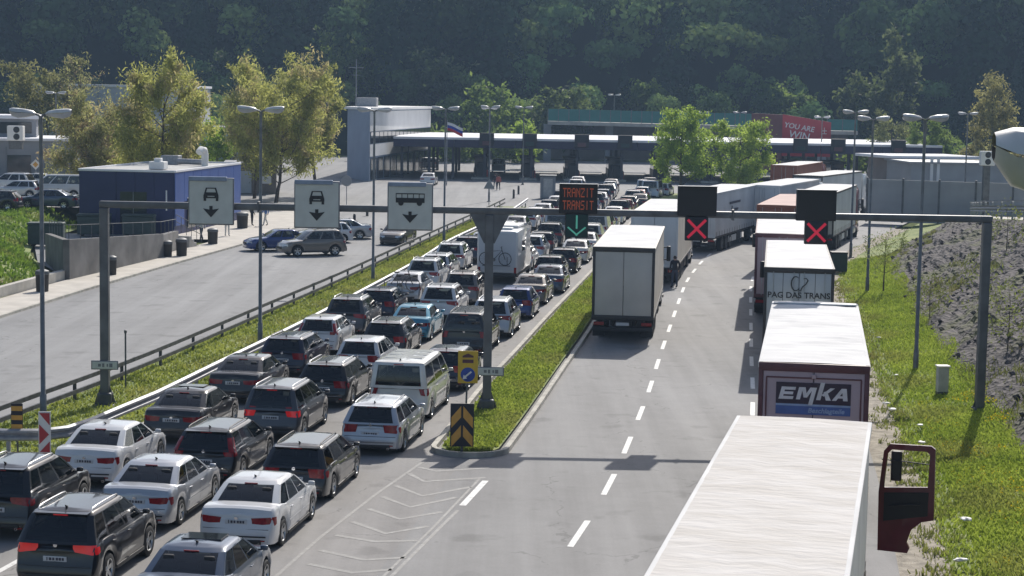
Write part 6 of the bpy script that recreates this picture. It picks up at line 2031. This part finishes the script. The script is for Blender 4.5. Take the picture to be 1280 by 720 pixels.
for _ in range(22000):
    y = rng.uniform(86, 137); u = rng.uniform(.4, 16)
    t_ = min(1, u / (8 - 4.6 * min(1, max(0, (y - 84) / 14)))); t_ = t_ * t_ * (3 - 2 * t_)
    pts.append((bank_x(y) - u, y, .09 + 1.25 * t_))
blades('bank_grass', pts, .20, ((.09, .16, .02), (.22, .33, .05)), 'green grass on the slope below the car park', wid=.08)
pts = []
for _ in range(3600):
    y = rng.uniform(30, 62); u = rng.uniform(.3, 1)
    pts.append((XEDGE(y) + 1.0 + 3.4 * u, y, .10 + .45 * (3.4 * u / 2.9) ** 2))
P = np.array(pts); P = P[(np.sin(P[:, 0] * 2.1) + np.cos(P[:, 1] * 1.3 + P[:, 0])) > .1]
V = leaf_quads(P, .032, 0, 1.0)
o = put('yellow_flowers', quads('yellow_flowers', V, np.tile(np.array([[.65, .48, .02]]), (len(P), 1)), 'grass_blade')); o['kind'] = 'stuff'; o['label'] = 'tiny yellow flowers scattered in the verge grass'
# tufts of weeds along the gravel edge
pts = []
for _ in range(420):
    y0_ = rng.uniform(30, 105); x0_ = XEDGE(y0_) + rng.uniform(.5, 1.7)
    for q in range(16):
        pts.append((x0_ + rng.normal(0, .12), y0_ + rng.normal(0, .16), -.01))
blades('edge_weeds', pts, .10, ((.11, .13, .03), (.28, .30, .09)), 'straggling weeds along the gravel shoulder', wid=.022)
# weeds between the stones of the bank
pts = []
for _ in range(900):
    y0_ = rng.uniform(30, 130); u0 = rng.uniform() ** 1.5
    if math.sin(y0_ * .21 + 1.5) + .6 * math.sin(u0 * 6 + y0_ * .1) < .1 or u0 > .55: continue
    zt = bank_top(y0_); wd = 1.45 * zt + .6
    for q in range(22):
        u = min(1, max(0, u0 + rng.normal(0, .02)))
        pts.append((XBASE(y0_) + wd * u, y0_ + rng.normal(0, .25), .30 + (zt - .30) * u - .05))
blades('bank_weeds', pts, .15, ((.10, .11, .03), (.22, .24, .08)), 'patchy weeds growing between the stones of the embankment', wid=.022)
# broken rock lying on the bank
rocks = MB()
for _ in range(380):
    y = rng.uniform(30, 135); u = rng.uniform(0, .98)
    zt = bank_top(y); wd = 1.45 * zt + .6
    s = rng.uniform(.05, .19)
    c = (XBASE(y) + wd * u, y, .32 + (zt - .3) * u + rock_noise(y, u * wd) * .5)
    e_ = rng.uniform(.5, 1.2, 6) * s
    vs = [(c[0] + e_[0], c[1], c[2]), (c[0], c[1] + e_[1], c[2]), (c[0] - e_[2], c[1], c[2] + .05), (c[0], c[1] - e_[3], c[2]), (c[0] + .03, c[1], c[2] + e_[4] * .7), (c[0], c[1], c[2] - e_[5])]
    rocks.add(vs, [(0, 1, 4), (1, 2, 4), (2, 3, 4), (3, 0, 4), (1, 0, 5), (2, 1, 5), (3, 2, 5), (0, 3, 5)])
o = rocks.build('loose_rock', 'shale'); o['kind'] = 'stuff'; o['label'] = 'loose broken rock strewn over the embankment'
# litter
lit = []
for k in range(3):
    mb = MB(); bm = bmesh.new(); bmesh.ops.create_icosphere(bm, subdivisions=2, radius=.16)
    for v in bm.verts: v.co = Vector((v.co.x * 1.5, v.co.y * (.8 + .2 * k), v.co.z * .45)) * (1 + rng.uniform(-.28, .28))
    bm.verts.ensure_lookup_table(); mb.add([v.co for v in bm.verts], [[v.index for v in f.verts] for f in bm.faces]); bm.free()
    lit.append(mb.mesh('litter', 'litter'))
for k, p in enumerate(((15.49, 78.34), (12.63, 56.88), (10.92, 43.87), (9.83, 39.85), (14.03, 67.46), (12.04, 53.94), (12.4, 61.0), (12.36, 59.75))):
    o = put('litter', lit[k % 3], None, (p[0], p[1], .22), k * 1.1)
    o.scale = (.42 + .08 * (k % 4),) * 3
    tag(o, 'crumpled white litter lying in the verge grass', 'litter', 'litter in the verge')

# ================================================================ CARS IN THE QUEUE
HD = lambda x, y: .138 if y < 70 else .122
Q = [
 # kind, paint, rear point, brake, label, extra
 ('suv', 'black', (-11.47, 40.97), 0, 'black crossover with chrome window line cut off by the left edge', dict(lod=0)),
 ('suv', 'black', (-9.06, 36.66), 1, 'black crossover with pale roof rails and glowing tail lamp at the bottom left', dict(lod=0)),
 ('sedan', 'slate', (-6.22, 33.87), 0, 'dark slate saloon with glass sunroof cut off by the bottom edge', dict(lod=0)),
 ('sedan', 'white', (-10.76, 46.59), 0, 'white saloon beside the red and white marker board', dict(lod=0)),
 ('sedan', 'silver', (-8.56, 42.03), 0, 'silver saloon between the white saloon by the marker and the black crossover', dict(lod=0)),
 ('sedan', 'white', (-5.96, 40.18), 0, 'older white saloon nearest the hatched road marking', dict(lod=0)),
 ('sedan', 'charcoal', (-9.67, 52.7), 0, 'dark bronze saloon with open sunroof beside the guardrail', dict(lod=0)),
 ('wagon_pillar', 'black', (-7.85, 47.22), 0, 'black estate with tall red pillar lamps', dict(lod=0, rails='trim_black')),
 ('wagon', 'charcoal', (-5.3, 45.24), 0, 'dark grey estate with roof rails directly ahead of the older white saloon', dict(lod=0, rails='trim_black')),
 ('sedan', 'charcoal', (-8.97, 59.75), 0, 'dark grey saloon ahead of the bronze saloon with the sunroof', dict(lod=0)),
 ('mpv', 'graphite', (-6.92, 53.33), 1, 'grey people carrier with glowing tail lamps in the middle lane', dict(lod=0)),
 ('wagon', 'silver', (-3.9, 51.54), 0, 'silver estate behind the white van', dict(lod=0)),
 ('wagon', 'navy', (-8.12, 65.72), 0, 'dark navy estate between the dark grey saloon and the white hatchback', dict(lod=0, rails='trim_black')),
 ('wagon', 'black', (-6.05, 59.42), 0, 'black estate with silver roof rails ahead of the grey people carrier', dict(lod=0)),
 ('van', 'pearl', (-3.46, 57.01), 0, 'pale passenger van with wide dark rear window', dict(lod=0)),
 ('hatch_pillar', 'white', (-7.51, 71.57), 0, 'white hatchback with high tail lamps beside the guardrail', dict(lod=0)),
 ('hatch', 'white', (-5.41, 65.27), 0, 'white hatchback half hidden by the roof of the passenger van', dict(lod=0)),
 ('suv', 'graphite', (-6.92, 76.95), 0, 'grey crossover directly ahead of the white hatchback with high lamps', dict(lod=0)),
 ('wagon', 'charcoal', (-4.87, 70.79), 0, 'charcoal estate behind the turquoise saloon', dict(lod=0)),
 ('hatch', 'navy', (-2.31, 63.1), 0, 'dark blue hatchback partly behind the yellow keep-left sign', dict(lod=0)),
 ('hatch', 'navy', (-6.02, 82.62), 0, 'dark navy hatchback beside the guardrail left of the turquoise saloon', dict(lod=1)),
 ('sedan', 'teal', (-4.21, 75.78), 0, 'turquoise saloon in the middle lane', dict(lod=0)),
 ('pickup', 'black', (-1.84, 71.6), 0, 'tall black pickup with hard top behind the gantry post', dict(lod=0, rails='trim_black')),
 ('sedan', 'silver', (-5.3, 90.17), 0, 'silver saloon carrying bicycles on its tail', dict(lod=1)),
 ('suv', 'white', (-3.27, 82.41), 0, 'white crossover ahead of the turquoise saloon', dict(lod=1)),
 ('suv', 'silver', (-0.89, 77.23), 0, 'silver crossover directly ahead of the black pickup', dict(lod=1)),
 ('suv', 'white', (-4.65, 95.89), 0, 'white crossover ahead of the saloon with bicycles', dict(lod=1)),
 ('suv', 'taupe', (-2.47, 88.87), 0, 'grey-brown crossover directly behind the motorhome', dict(lod=1)),
 ('hatch', 'blue', (0.1, 84.09), 0, 'blue hatchback between the silver crossover and the taupe saloon', dict(lod=1)),
 ('wagon', 'silver', (-4.23, 101.43), 0, 'silver estate squeezed between two white crossovers beside the guardrail', dict(lod=1)),
 ('suv', 'white', (-3.63, 106.67), 0, 'white crossover beside the tail of the motorhome', dict(lod=1)),
 ('sedan', 'taupe', (0.79, 90.05), 0, 'taupe saloon with bright rear window ahead of the blue hatchback', dict(lod=1)),
 ('suv', 'navy', (-2.76, 111.98), 0, 'dark blue crossover squeezed beside the motorhome', dict(lod=1)),
 ('sedan', 'slate', (1.77, 95.36), 0, 'blue-grey saloon ahead of the taupe saloon', dict(lod=1)),
 ('hatch', 'black', (1.96, 101.61), 0, 'black hatchback between the blue-grey saloon and the dark car with red lamps', dict(lod=1)),
 ('hatch', 'black', (2.87, 106.87), 0, 'black hatchback with red lamps behind the pale gold saloon', dict(lod=1)),
 ('sedan', 'pearl', (3.71, 113.21), 0, 'pale gold saloon beside the rear of the cream-sided truck', dict(lod=1)),
]
BARE = set()
made = {}
for kind, paint, p, br, lab, ex in Q:
    r_ = make_car(kind, paint, p, HD(*p), lab, brake=bool(br), **ex)
    made[lab[:22]] = r_
# sunroof of the bronze saloon and rear stickers of the older white saloon
b_ = [o for o in bpy.data.objects if o.get('label', '').startswith('dark bronze')][0]
MB().rbox((0, 2.25, 1.475), (.82, .50, .02), .008).build('sunroof', 'dark_glass', b_)
b_ = [o for o in bpy.data.objects if o.get('label', '').startswith('dark slate')][0]
MB().rbox((0, 2.25, 1.475), (.86, .55, .02), .008).build('sunroof', 'dark_glass', b_)
b_ = [o for o in bpy.data.objects if o.get('label', '').startswith('pale passenger van')][0]
for y in (1.2, 2.0, 2.8):
    MB().rbox((0, y, 1.992), (1.25, .55, .02), .008).build('roof_panel', PAINT['pearl'], b_)

ORD = ('first', 'second', 'third', 'fourth', 'fifth', 'sixth', 'seventh', 'eighth', 'ninth', 'tenth', 'eleventh', 'twelfth', 'thirteenth', 'fourteenth', 'fifteenth', 'sixteenth', 'seventeenth', 'eighteenth')
XL_ = curve([(100, -4.3), (112, -2.76), (130, -.6), (150, 2.0), (170, 4.4), (190, 6.2), (215, 7.5)])
XM_ = curve([(100, -.8), (114, 1.1), (124, 2.3), (134, 3.3), (150, 5.3), (170, 7.6), (190, 9.6), (215, 11.5)])
XR_ = curve([(100, 2.0), (113, 3.8), (124, 5.0), (134, 6.0), (150, 8.0), (170, 10.6), (190, 13.4), (220, 16.5)])
KN = {'sedan': 'saloon', 'wagon': 'estate', 'hatch': 'hatchback', 'suv': 'crossover', 'mpv': 'people carrier', 'van': 'van', 'pickup': 'pickup'}
def far_lane(fn, y, seq, lane, ref, y_end):
    k = 0
    for kind, paint in seq:
        h = math.atan2(fn(y + 4) - fn(y - 1), 5)
        make_car(kind, paint, (fn(y), y), h, '%s %s, %s car beyond the %s in the %s' % (paint, KN[kind], ORD[k], ref, lane), lod=2)
        y += STY[kind]['L'] + rng.uniform(1.0, 1.6)
        k += 1
        if y > y_end: break
far_lane(XL_, 118.2, [('sedan', 'silver'), ('hatch', 'white'), ('wagon', 'silver'), ('sedan', 'grey'), ('suv', 'white'), ('hatch', 'silver'), ('sedan', 'white'), ('wagon', 'charcoal'), ('sedan', 'silver'), ('suv', 'navy'), ('sedan', 'white'), ('hatch', 'grey'), ('sedan', 'white'), ('suv', 'silver'), ('wagon', 'black'), ('sedan', 'white')], 'lane by the guardrail', 'dark blue crossover', 212)
far_lane(XM_, 108.4, [('hatch', 'white'), ('suv', 'silver'), ('hatch', 'black'), ('suv', 'charcoal'), ('van', 'silver'), ('sedan', 'navy'), ('suv', 'white'), ('wagon', 'grey'), ('sedan', 'black'), ('hatch', 'silver'), ('suv', 'charcoal'), ('sedan', 'white'), ('wagon', 'slate'), ('suv', 'black'), ('sedan', 'silver'), ('hatch', 'white'), ('sedan', 'navy')], 'middle lane', 'motorhome', 216)
far_lane(XR_, 119.6, [('sedan', 'white'), ('mpv', 'pearl'), ('van', 'white'), ('suv', 'charcoal'), ('hatch', 'silver'), ('sedan', 'white'), ('suv', 'black'), ('hatch', 'red'), ('wagon', 'taupe'), ('suv', 'grey'), ('sedan', 'red'), ('hatch', 'silver'), ('van', 'silver'), ('sedan', 'white'), ('suv', 'black')], 'lane by the island', 'pale gold saloon', 222)
for kind, paint, p, h, lab in (
        ('van', 'silver', (13.69, 188.3), .2, 'grey van seen from behind left of the leafy trees'),
        ('sedan', 'black', (11.31, 170.24), .2, 'black saloon left of the grey van by the leafy trees'),
        ('hatch', 'white', (15.2, 193.31), .25, 'white hatchback tucked beside the grey van by the leafy trees'),
        ('sedan', 'white', (-9.65, 208.79), .05, 'white saloon driving in the shadow of the canopy'),
        ('suv', 'white', (-11.22, 253.94), .0, 'white crossover beyond the canopy in the first open lane'),
        ('van', 'white', (-2.05, 247.1), .0, 'white van standing beyond the second booth')):
    make_car(kind, paint, p, h, lab, lod=2, group='cars around the toll plaza')
# side carriageway: parked cars and one coming towards the camera
def side_car(kind, paint, c, heading, lab, z=0.0, group='cars on the side carriageway', lod=1):
    make_car(kind, paint, c, heading, lab, z=z, centre=True, group=group, lod=lod)
side_car('suv', 'taupe', (-12.55, 116.27), R(-118), 'grey-brown crossover parked at the mouth of the forecourt')
side_car('sedan', 'blue', (-14.94, 119.42), R(-112), 'blue car parked behind the grey-brown crossover')
side_car('hatch', 'white', (-12.89, 126.47), R(-108), 'white hatchback beyond the grey-brown crossover')
side_car('sedan', 'silver', (-12.05, 130.25), R(-100), 'silver saloon parked half behind the middle lane sign')
side_car('sedan', 'black', (-7.82, 126.88), R(190), 'dark saloon driving towards the camera under the bus sign')
for k, (kind, paint, c, h, lab) in enumerate((
        ('sedan', 'slate', (-33.69, 135.88), R(-86), 'dark blue saloon parked nearest the grass slope'),
        ('van', 'white', (-36.32, 149.1), R(-94), 'white van with dark windows in the car park'),
        ('hatch', 'silver', (-39.26, 148.17), R(-85), 'silver hatchback in the car park left of the white van'),
        ('suv', 'white', (-42.0, 155.98), R(-80), 'white crossover behind the silver hatchback in the car park'),
        ('sedan', 'white', (-41.25, 161.67), R(-88), 'white saloon behind the diamond sign'),
        ('hatch', 'charcoal', (-36.97, 133.02), R(-88), 'dark car at the left edge of the car park'))):
    side_car(kind, paint, c, h, lab, 1.42, 'cars in the left car park')

# motorhome with a bicycle on the back
def bicycle(name, label, loc, rz, m='trim_black', group=None):
    t = thing(name, label, 'bicycle', loc, rz, group)
    for x in (-.53, .53):
        w = MB(); n = 20
        w.tube([(x + .335 * math.cos(a), 0, .335 + .335 * math.sin(a)) for a in np.linspace(0, 2 * math.pi, n + 1)], .022, 5, caps=False)
        for k in range(6):
            a = k * math.pi / 6
            w.tube([(x - .32 * math.cos(a), 0, .335 - .32 * math.sin(a)), (x + .32 * math.cos(a), 0, .335 + .32 * math.sin(a))], .003, 3, caps=False)
        w.build('wheel', 'rubber', t)
    MB().tube([(-.53, 0, .335), (-.08, 0, .29), (-.22, 0, .80), (-.53, 0, .335)], .018, 6).tube([(-.08, 0, .29), (.36, 0, .80), (-.20, 0, .74)], .022, 6).tube([(.53, 0, .335), (.36, 0, .80), (.33, 0, .95)], .02, 6).build('frame', m, t)
    MB().rbox((-.25, 0, .90), (.26, .14, .06), .025).tube([(-.22, 0, .78), (-.24, 0, .9)], .014, 5).build('saddle', 'trim_black', t)
    MB().tube([(.33, -.28, .98), (.35, -.1, 1.0), (.33, 0, .97), (.35, .1, 1.0), (.33, .28, .98)], .015, 5).build('handlebar', 'trim_black', t)
    MB().lathe([(.0, -.02), (.10, -.02), (.10, .02), (0, .02)], (-.08, 0, .29), 'Y', 14).build('chainring', 'dull_steel', t)
    return t
mp_ = (-0.82, 100.26)
mh = .140
t = thing('motorhome', 'white motorhome with flat rear wall in the middle lane', 'motorhome', (mp_[0], mp_[1], 0), -mh)
MB().rbox((0, 2.6, 1.72), (2.22, 5.2, 2.30), .10).build('body', PAINT['white'], t, 40)
MB().rbox((0, 3.5, 2.95), (1.6, 2.4, .14), .04).rbox((.3, 1.2, 2.92), (.7, .7, .12), .03).build('roof_box', 'white_wall', t)
MB().rbox((0, 6.0, 1.25), (1.95, 1.7, 1.5), .25).build('cab', PAINT['white'], t, 40)
MB().rbox((0, 2.9, .50), (2.1, 5.6, .22), .05).rbox((0, -.03, .50), (2.16, .10, .22), .04).build('skirt', 'trim_black', t)
MB().box((0, -.012, 1.75), (2.0, .03, 2.0)).build('rear_panel', 'pale_wall', t)
for s_ in (1, -1):
    MB().rbox((s_ * .98, -.02, .74), (.14, .05, .34), .02).build('tail_light', 'tail_red', t)
    w_ = MB().rbox((s_ * 1.115, 2.2, 1.95), (.02, 1.1, .55), .005).build('side_window', 'dark_glass', t)
    MB().rbox((s_ * 1.0, 5.9, 1.55), (.03, .9, .5), .01).build('cab_window', 'dark_glass', t)
    for y in (1.3, 5.9):
        ty, rm = wheel_meshes(.34)
        w = empty('wheel', (s_ * .92, y, .34)); w.parent = t; put('tyre', ty, w); r_ = put('rim', rm, w)
        if s_ < 0: r_.rotation_euler = (0, 0, math.pi)
MB().rbox((0, -.03, .70), (.52, .02, .12), .006).build('number_plate', 'plate_white', t)
MB().tube([(-.6, -.05, 1.0), (-.6, -.42, 1.02), (-.6, -.42, 1.5)], .02, 6).tube([(.6, -.05, 1.0), (.6, -.42, 1.02), (.6, -.42, 1.5)], .02, 6).box((0, -.33, 1.02), (1.5, .14, .04)).build('bike_rack', 'dull_steel', t)
dv = Vector((math.sin(mh), math.cos(mh)))
bp_ = Vector(mp_) - dv * .33
bicycle('bicycle', 'black bicycle hung on the rear of the motorhome', (bp_.x - .06, bp_.y, 1.05), -mh)
p_ = Vector((-5.3, 90.17)) - Vector((.12, .9)) * .22
bicycle('bicycle', 'dark bicycle on the tail rack of the silver saloon', (p_.x, p_.y, .62), -.12, 'slate' if False else 'trim_black')
rk = [o for o in bpy.data.objects if o.get('label', '').startswith('silver saloon carrying')][0]
MB().box((0, -.24, .60), (1.3, .12, .04)).tube([(0, .0, .5), (0, -.25, .58)], .03, 6).tube([(0, -.16, .6), (0, -.14, 1.3)], .02, 6).build('bike_rack', 'dull_steel', rk)

# ================================================================ PEOPLE
def person(label, loc, rz, top, legs, pose='stand', h=1.75, hair='hair', group='people on foot'):
    s = h / 1.75
    joints = {'pelvis': (0, 0, .95), 'chest': (0, 0, 1.28), 'neck': (0, 0, 1.47), 'head': (0, .015, 1.60), 'crown': (0, .01, 1.70)}
    st = .22 if pose == 'walk' else .04
    J = dict(joints)
    J.update({'hl': (-.10, 0, .92), 'hr': (.10, 0, .92), 'kl': (-.11, st * .6, .50), 'kr': (.11, -st * .2, .50), 'al': (-.12, st, .09), 'ar': (.12, -st, .10), 'tl': (-.13, st + .16, .035), 'tr': (.13, -st + .15, .04),
              'sl': (-.19, 0, 1.42), 'sr': (.19, 0, 1.42), 'el': (-.27, -.04 - st * .4, 1.14), 'er': (.27, -.04 + st * .4, 1.14), 'wl': (-.27, .06 - st * .6, .90), 'wr': (.27, .08 + st * .6, .91), 'fl': (-.26, .09 - st * .6, .80), 'fr': (.26, .11 + st * .6, .81)})
    if pose == 'lean':
        J['wr'] = (.20, .30, 1.10); J['fr'] = (.16, .38, 1.13); J['er'] = (.29, .06, 1.15)
    E_ = [('pelvis', 'chest'), ('chest', 'neck'), ('neck', 'head'), ('head', 'crown'), ('pelvis', 'hl'), ('pelvis', 'hr'), ('hl', 'kl'), ('hr', 'kr'), ('kl', 'al'), ('kr', 'ar'), ('al', 'tl'), ('ar', 'tr'), ('chest', 'sl'), ('chest', 'sr'), ('sl', 'el'), ('sr', 'er'), ('el', 'wl'), ('er', 'wr'), ('wl', 'fl'), ('wr', 'fr')]
    rad = {'pelvis': .145, 'chest': .155, 'neck': .062, 'head': .098, 'crown': .075, 'hl': .10, 'hr': .10, 'kl': .068, 'kr': .068, 'al': .050, 'ar': .050, 'tl': .042, 'tr': .042, 'sl': .070, 'sr': .070, 'el': .050, 'er': .050, 'wl': .036, 'wr': .036, 'fl': .034, 'fr': .034}
    names = list(J)
    me = bpy.data.meshes.new('person_cage')
    me.from_pydata([J[n] for n in names], [(names.index(a), names.index(b)) for a, b in E_], [])
    tmp = bpy.data.objects.new('person_cage', me); LINK(tmp)
    sk = tmp.modifiers.new('skin', 'SKIN')
    if not me.skin_vertices: me.skin_vertices.new()
    for i, n in enumerate(names):
        me.skin_vertices[0].data[i].radius = (rad[n], rad[n] * (.78 if n in ('pelvis', 'chest') else 1))
        me.skin_vertices[0].data[i].use_root = (n == 'pelvis')
    ss = tmp.modifiers.new('sub', 'SUBSURF'); ss.levels = 1; ss.render_levels = 1
    dg = bpy.context.evaluated_depsgraph_get()
    out = bpy.data.meshes.new_from_object(tmp.evaluated_get(dg))
    bpy.data.objects.remove(tmp)
    out.materials.clear()
    for m in (top, legs, 'skin', 'trim_black', hair): out.materials.append(MATS[m])
    for p in out.polygons:
        c = p.center
        far_hand = abs(c.x) > .13 and c.z < .93 and c.z > .7 and (abs(c.x) > .22)
        if c.z > 1.63 or (c.z > 1.53 and c.y < .0): mi = 4
        elif c.z > 1.47: mi = 2
        elif pose == 'lean' and c.y > .27: mi = 2
        elif far_hand: mi = 2
        elif c.z > .93: mi = 0
        elif c.z > .10: mi = 1
        else: mi = 3
        p.material_index = mi; p.use_smooth = True
    root = put('person', out, None, loc, rz)
    root.scale = (s, s, s)
    tag(root, label, 'person', group)
    # shoes, nose and ears are small parts of the figure
    MB().rbox((0, .115, 1.575), (.03, .04, .05), .012).build('nose', 'skin', root)
    for q in (1, -1):
        MB().rbox((q * .10, .0, 1.585), (.025, .04, .06), .01).build('ear', 'skin', root)
    return root
person('person in dark clothes standing beside the cream-sided truck', (*(8.69, 99.74), 0), R(20), 'cloth_dark', 'cloth_jeans', 'stand', 1.80)
person('person in blue top and pale trousers walking on the forecourt', (*(-18.52, 139.91), .11), R(120), 'cloth_blue', 'cloth_pale', 'walk', 1.78)
person('person in dark clothes by the large bin at the blue building', (*(-19.51, 139.67), .11), R(-60), 'cloth_dark', 'cloth_dark', 'stand', 1.72)
person('person in reddish top standing beside the wall of the blue building', (*(-19.77, 129.25), .11), R(200), 'cloth_red', 'cloth_pale', 'lean', 1.68)
person('person in pale clothes walking under the first lane sign', (*(-20.79, 124.74), .11), R(140), 'cloth_pale', 'cloth_jeans', 'walk', 1.70)
person('one of two people walking on the empty carriageway before the canopy, on the left', (*(-2.01, 204.17), 0), R(10), 'cloth_dark', 'cloth_jeans', 'walk', 1.75)
person('one of two people walking on the empty carriageway before the canopy, on the right', (*(-1.64, 200.8), 0), R(10), 'cloth_red', 'cloth_dark', 'walk', 1.75)

# ================================================================ AIR
m = bpy.data.materials.new('air'); m.use_nodes = True
nt = m.node_tree
for n in list(nt.nodes):
    if n.type == 'BSDF_PRINCIPLED': nt.nodes.remove(n)
pv = nt.nodes.new('ShaderNodeVolumePrincipled')
pv.inputs['Color'].default_value = (.48, .70, 1.0, 1)
pv.inputs['Density'].default_value = 0.00027
pv.inputs['Anisotropy'].default_value = 0.25
nt.links.new(pv.outputs['Volume'], nt.nodes['Material Output'].inputs['Volume'])
MATS['air'] = m
hz = MB().box((0, 425, 39.4), (1816, 1166, 81.2)).build('haze', 'air')
hz['kind'] = 'stuff'; hz['label'] = 'thin bluish haze hanging over the valley'
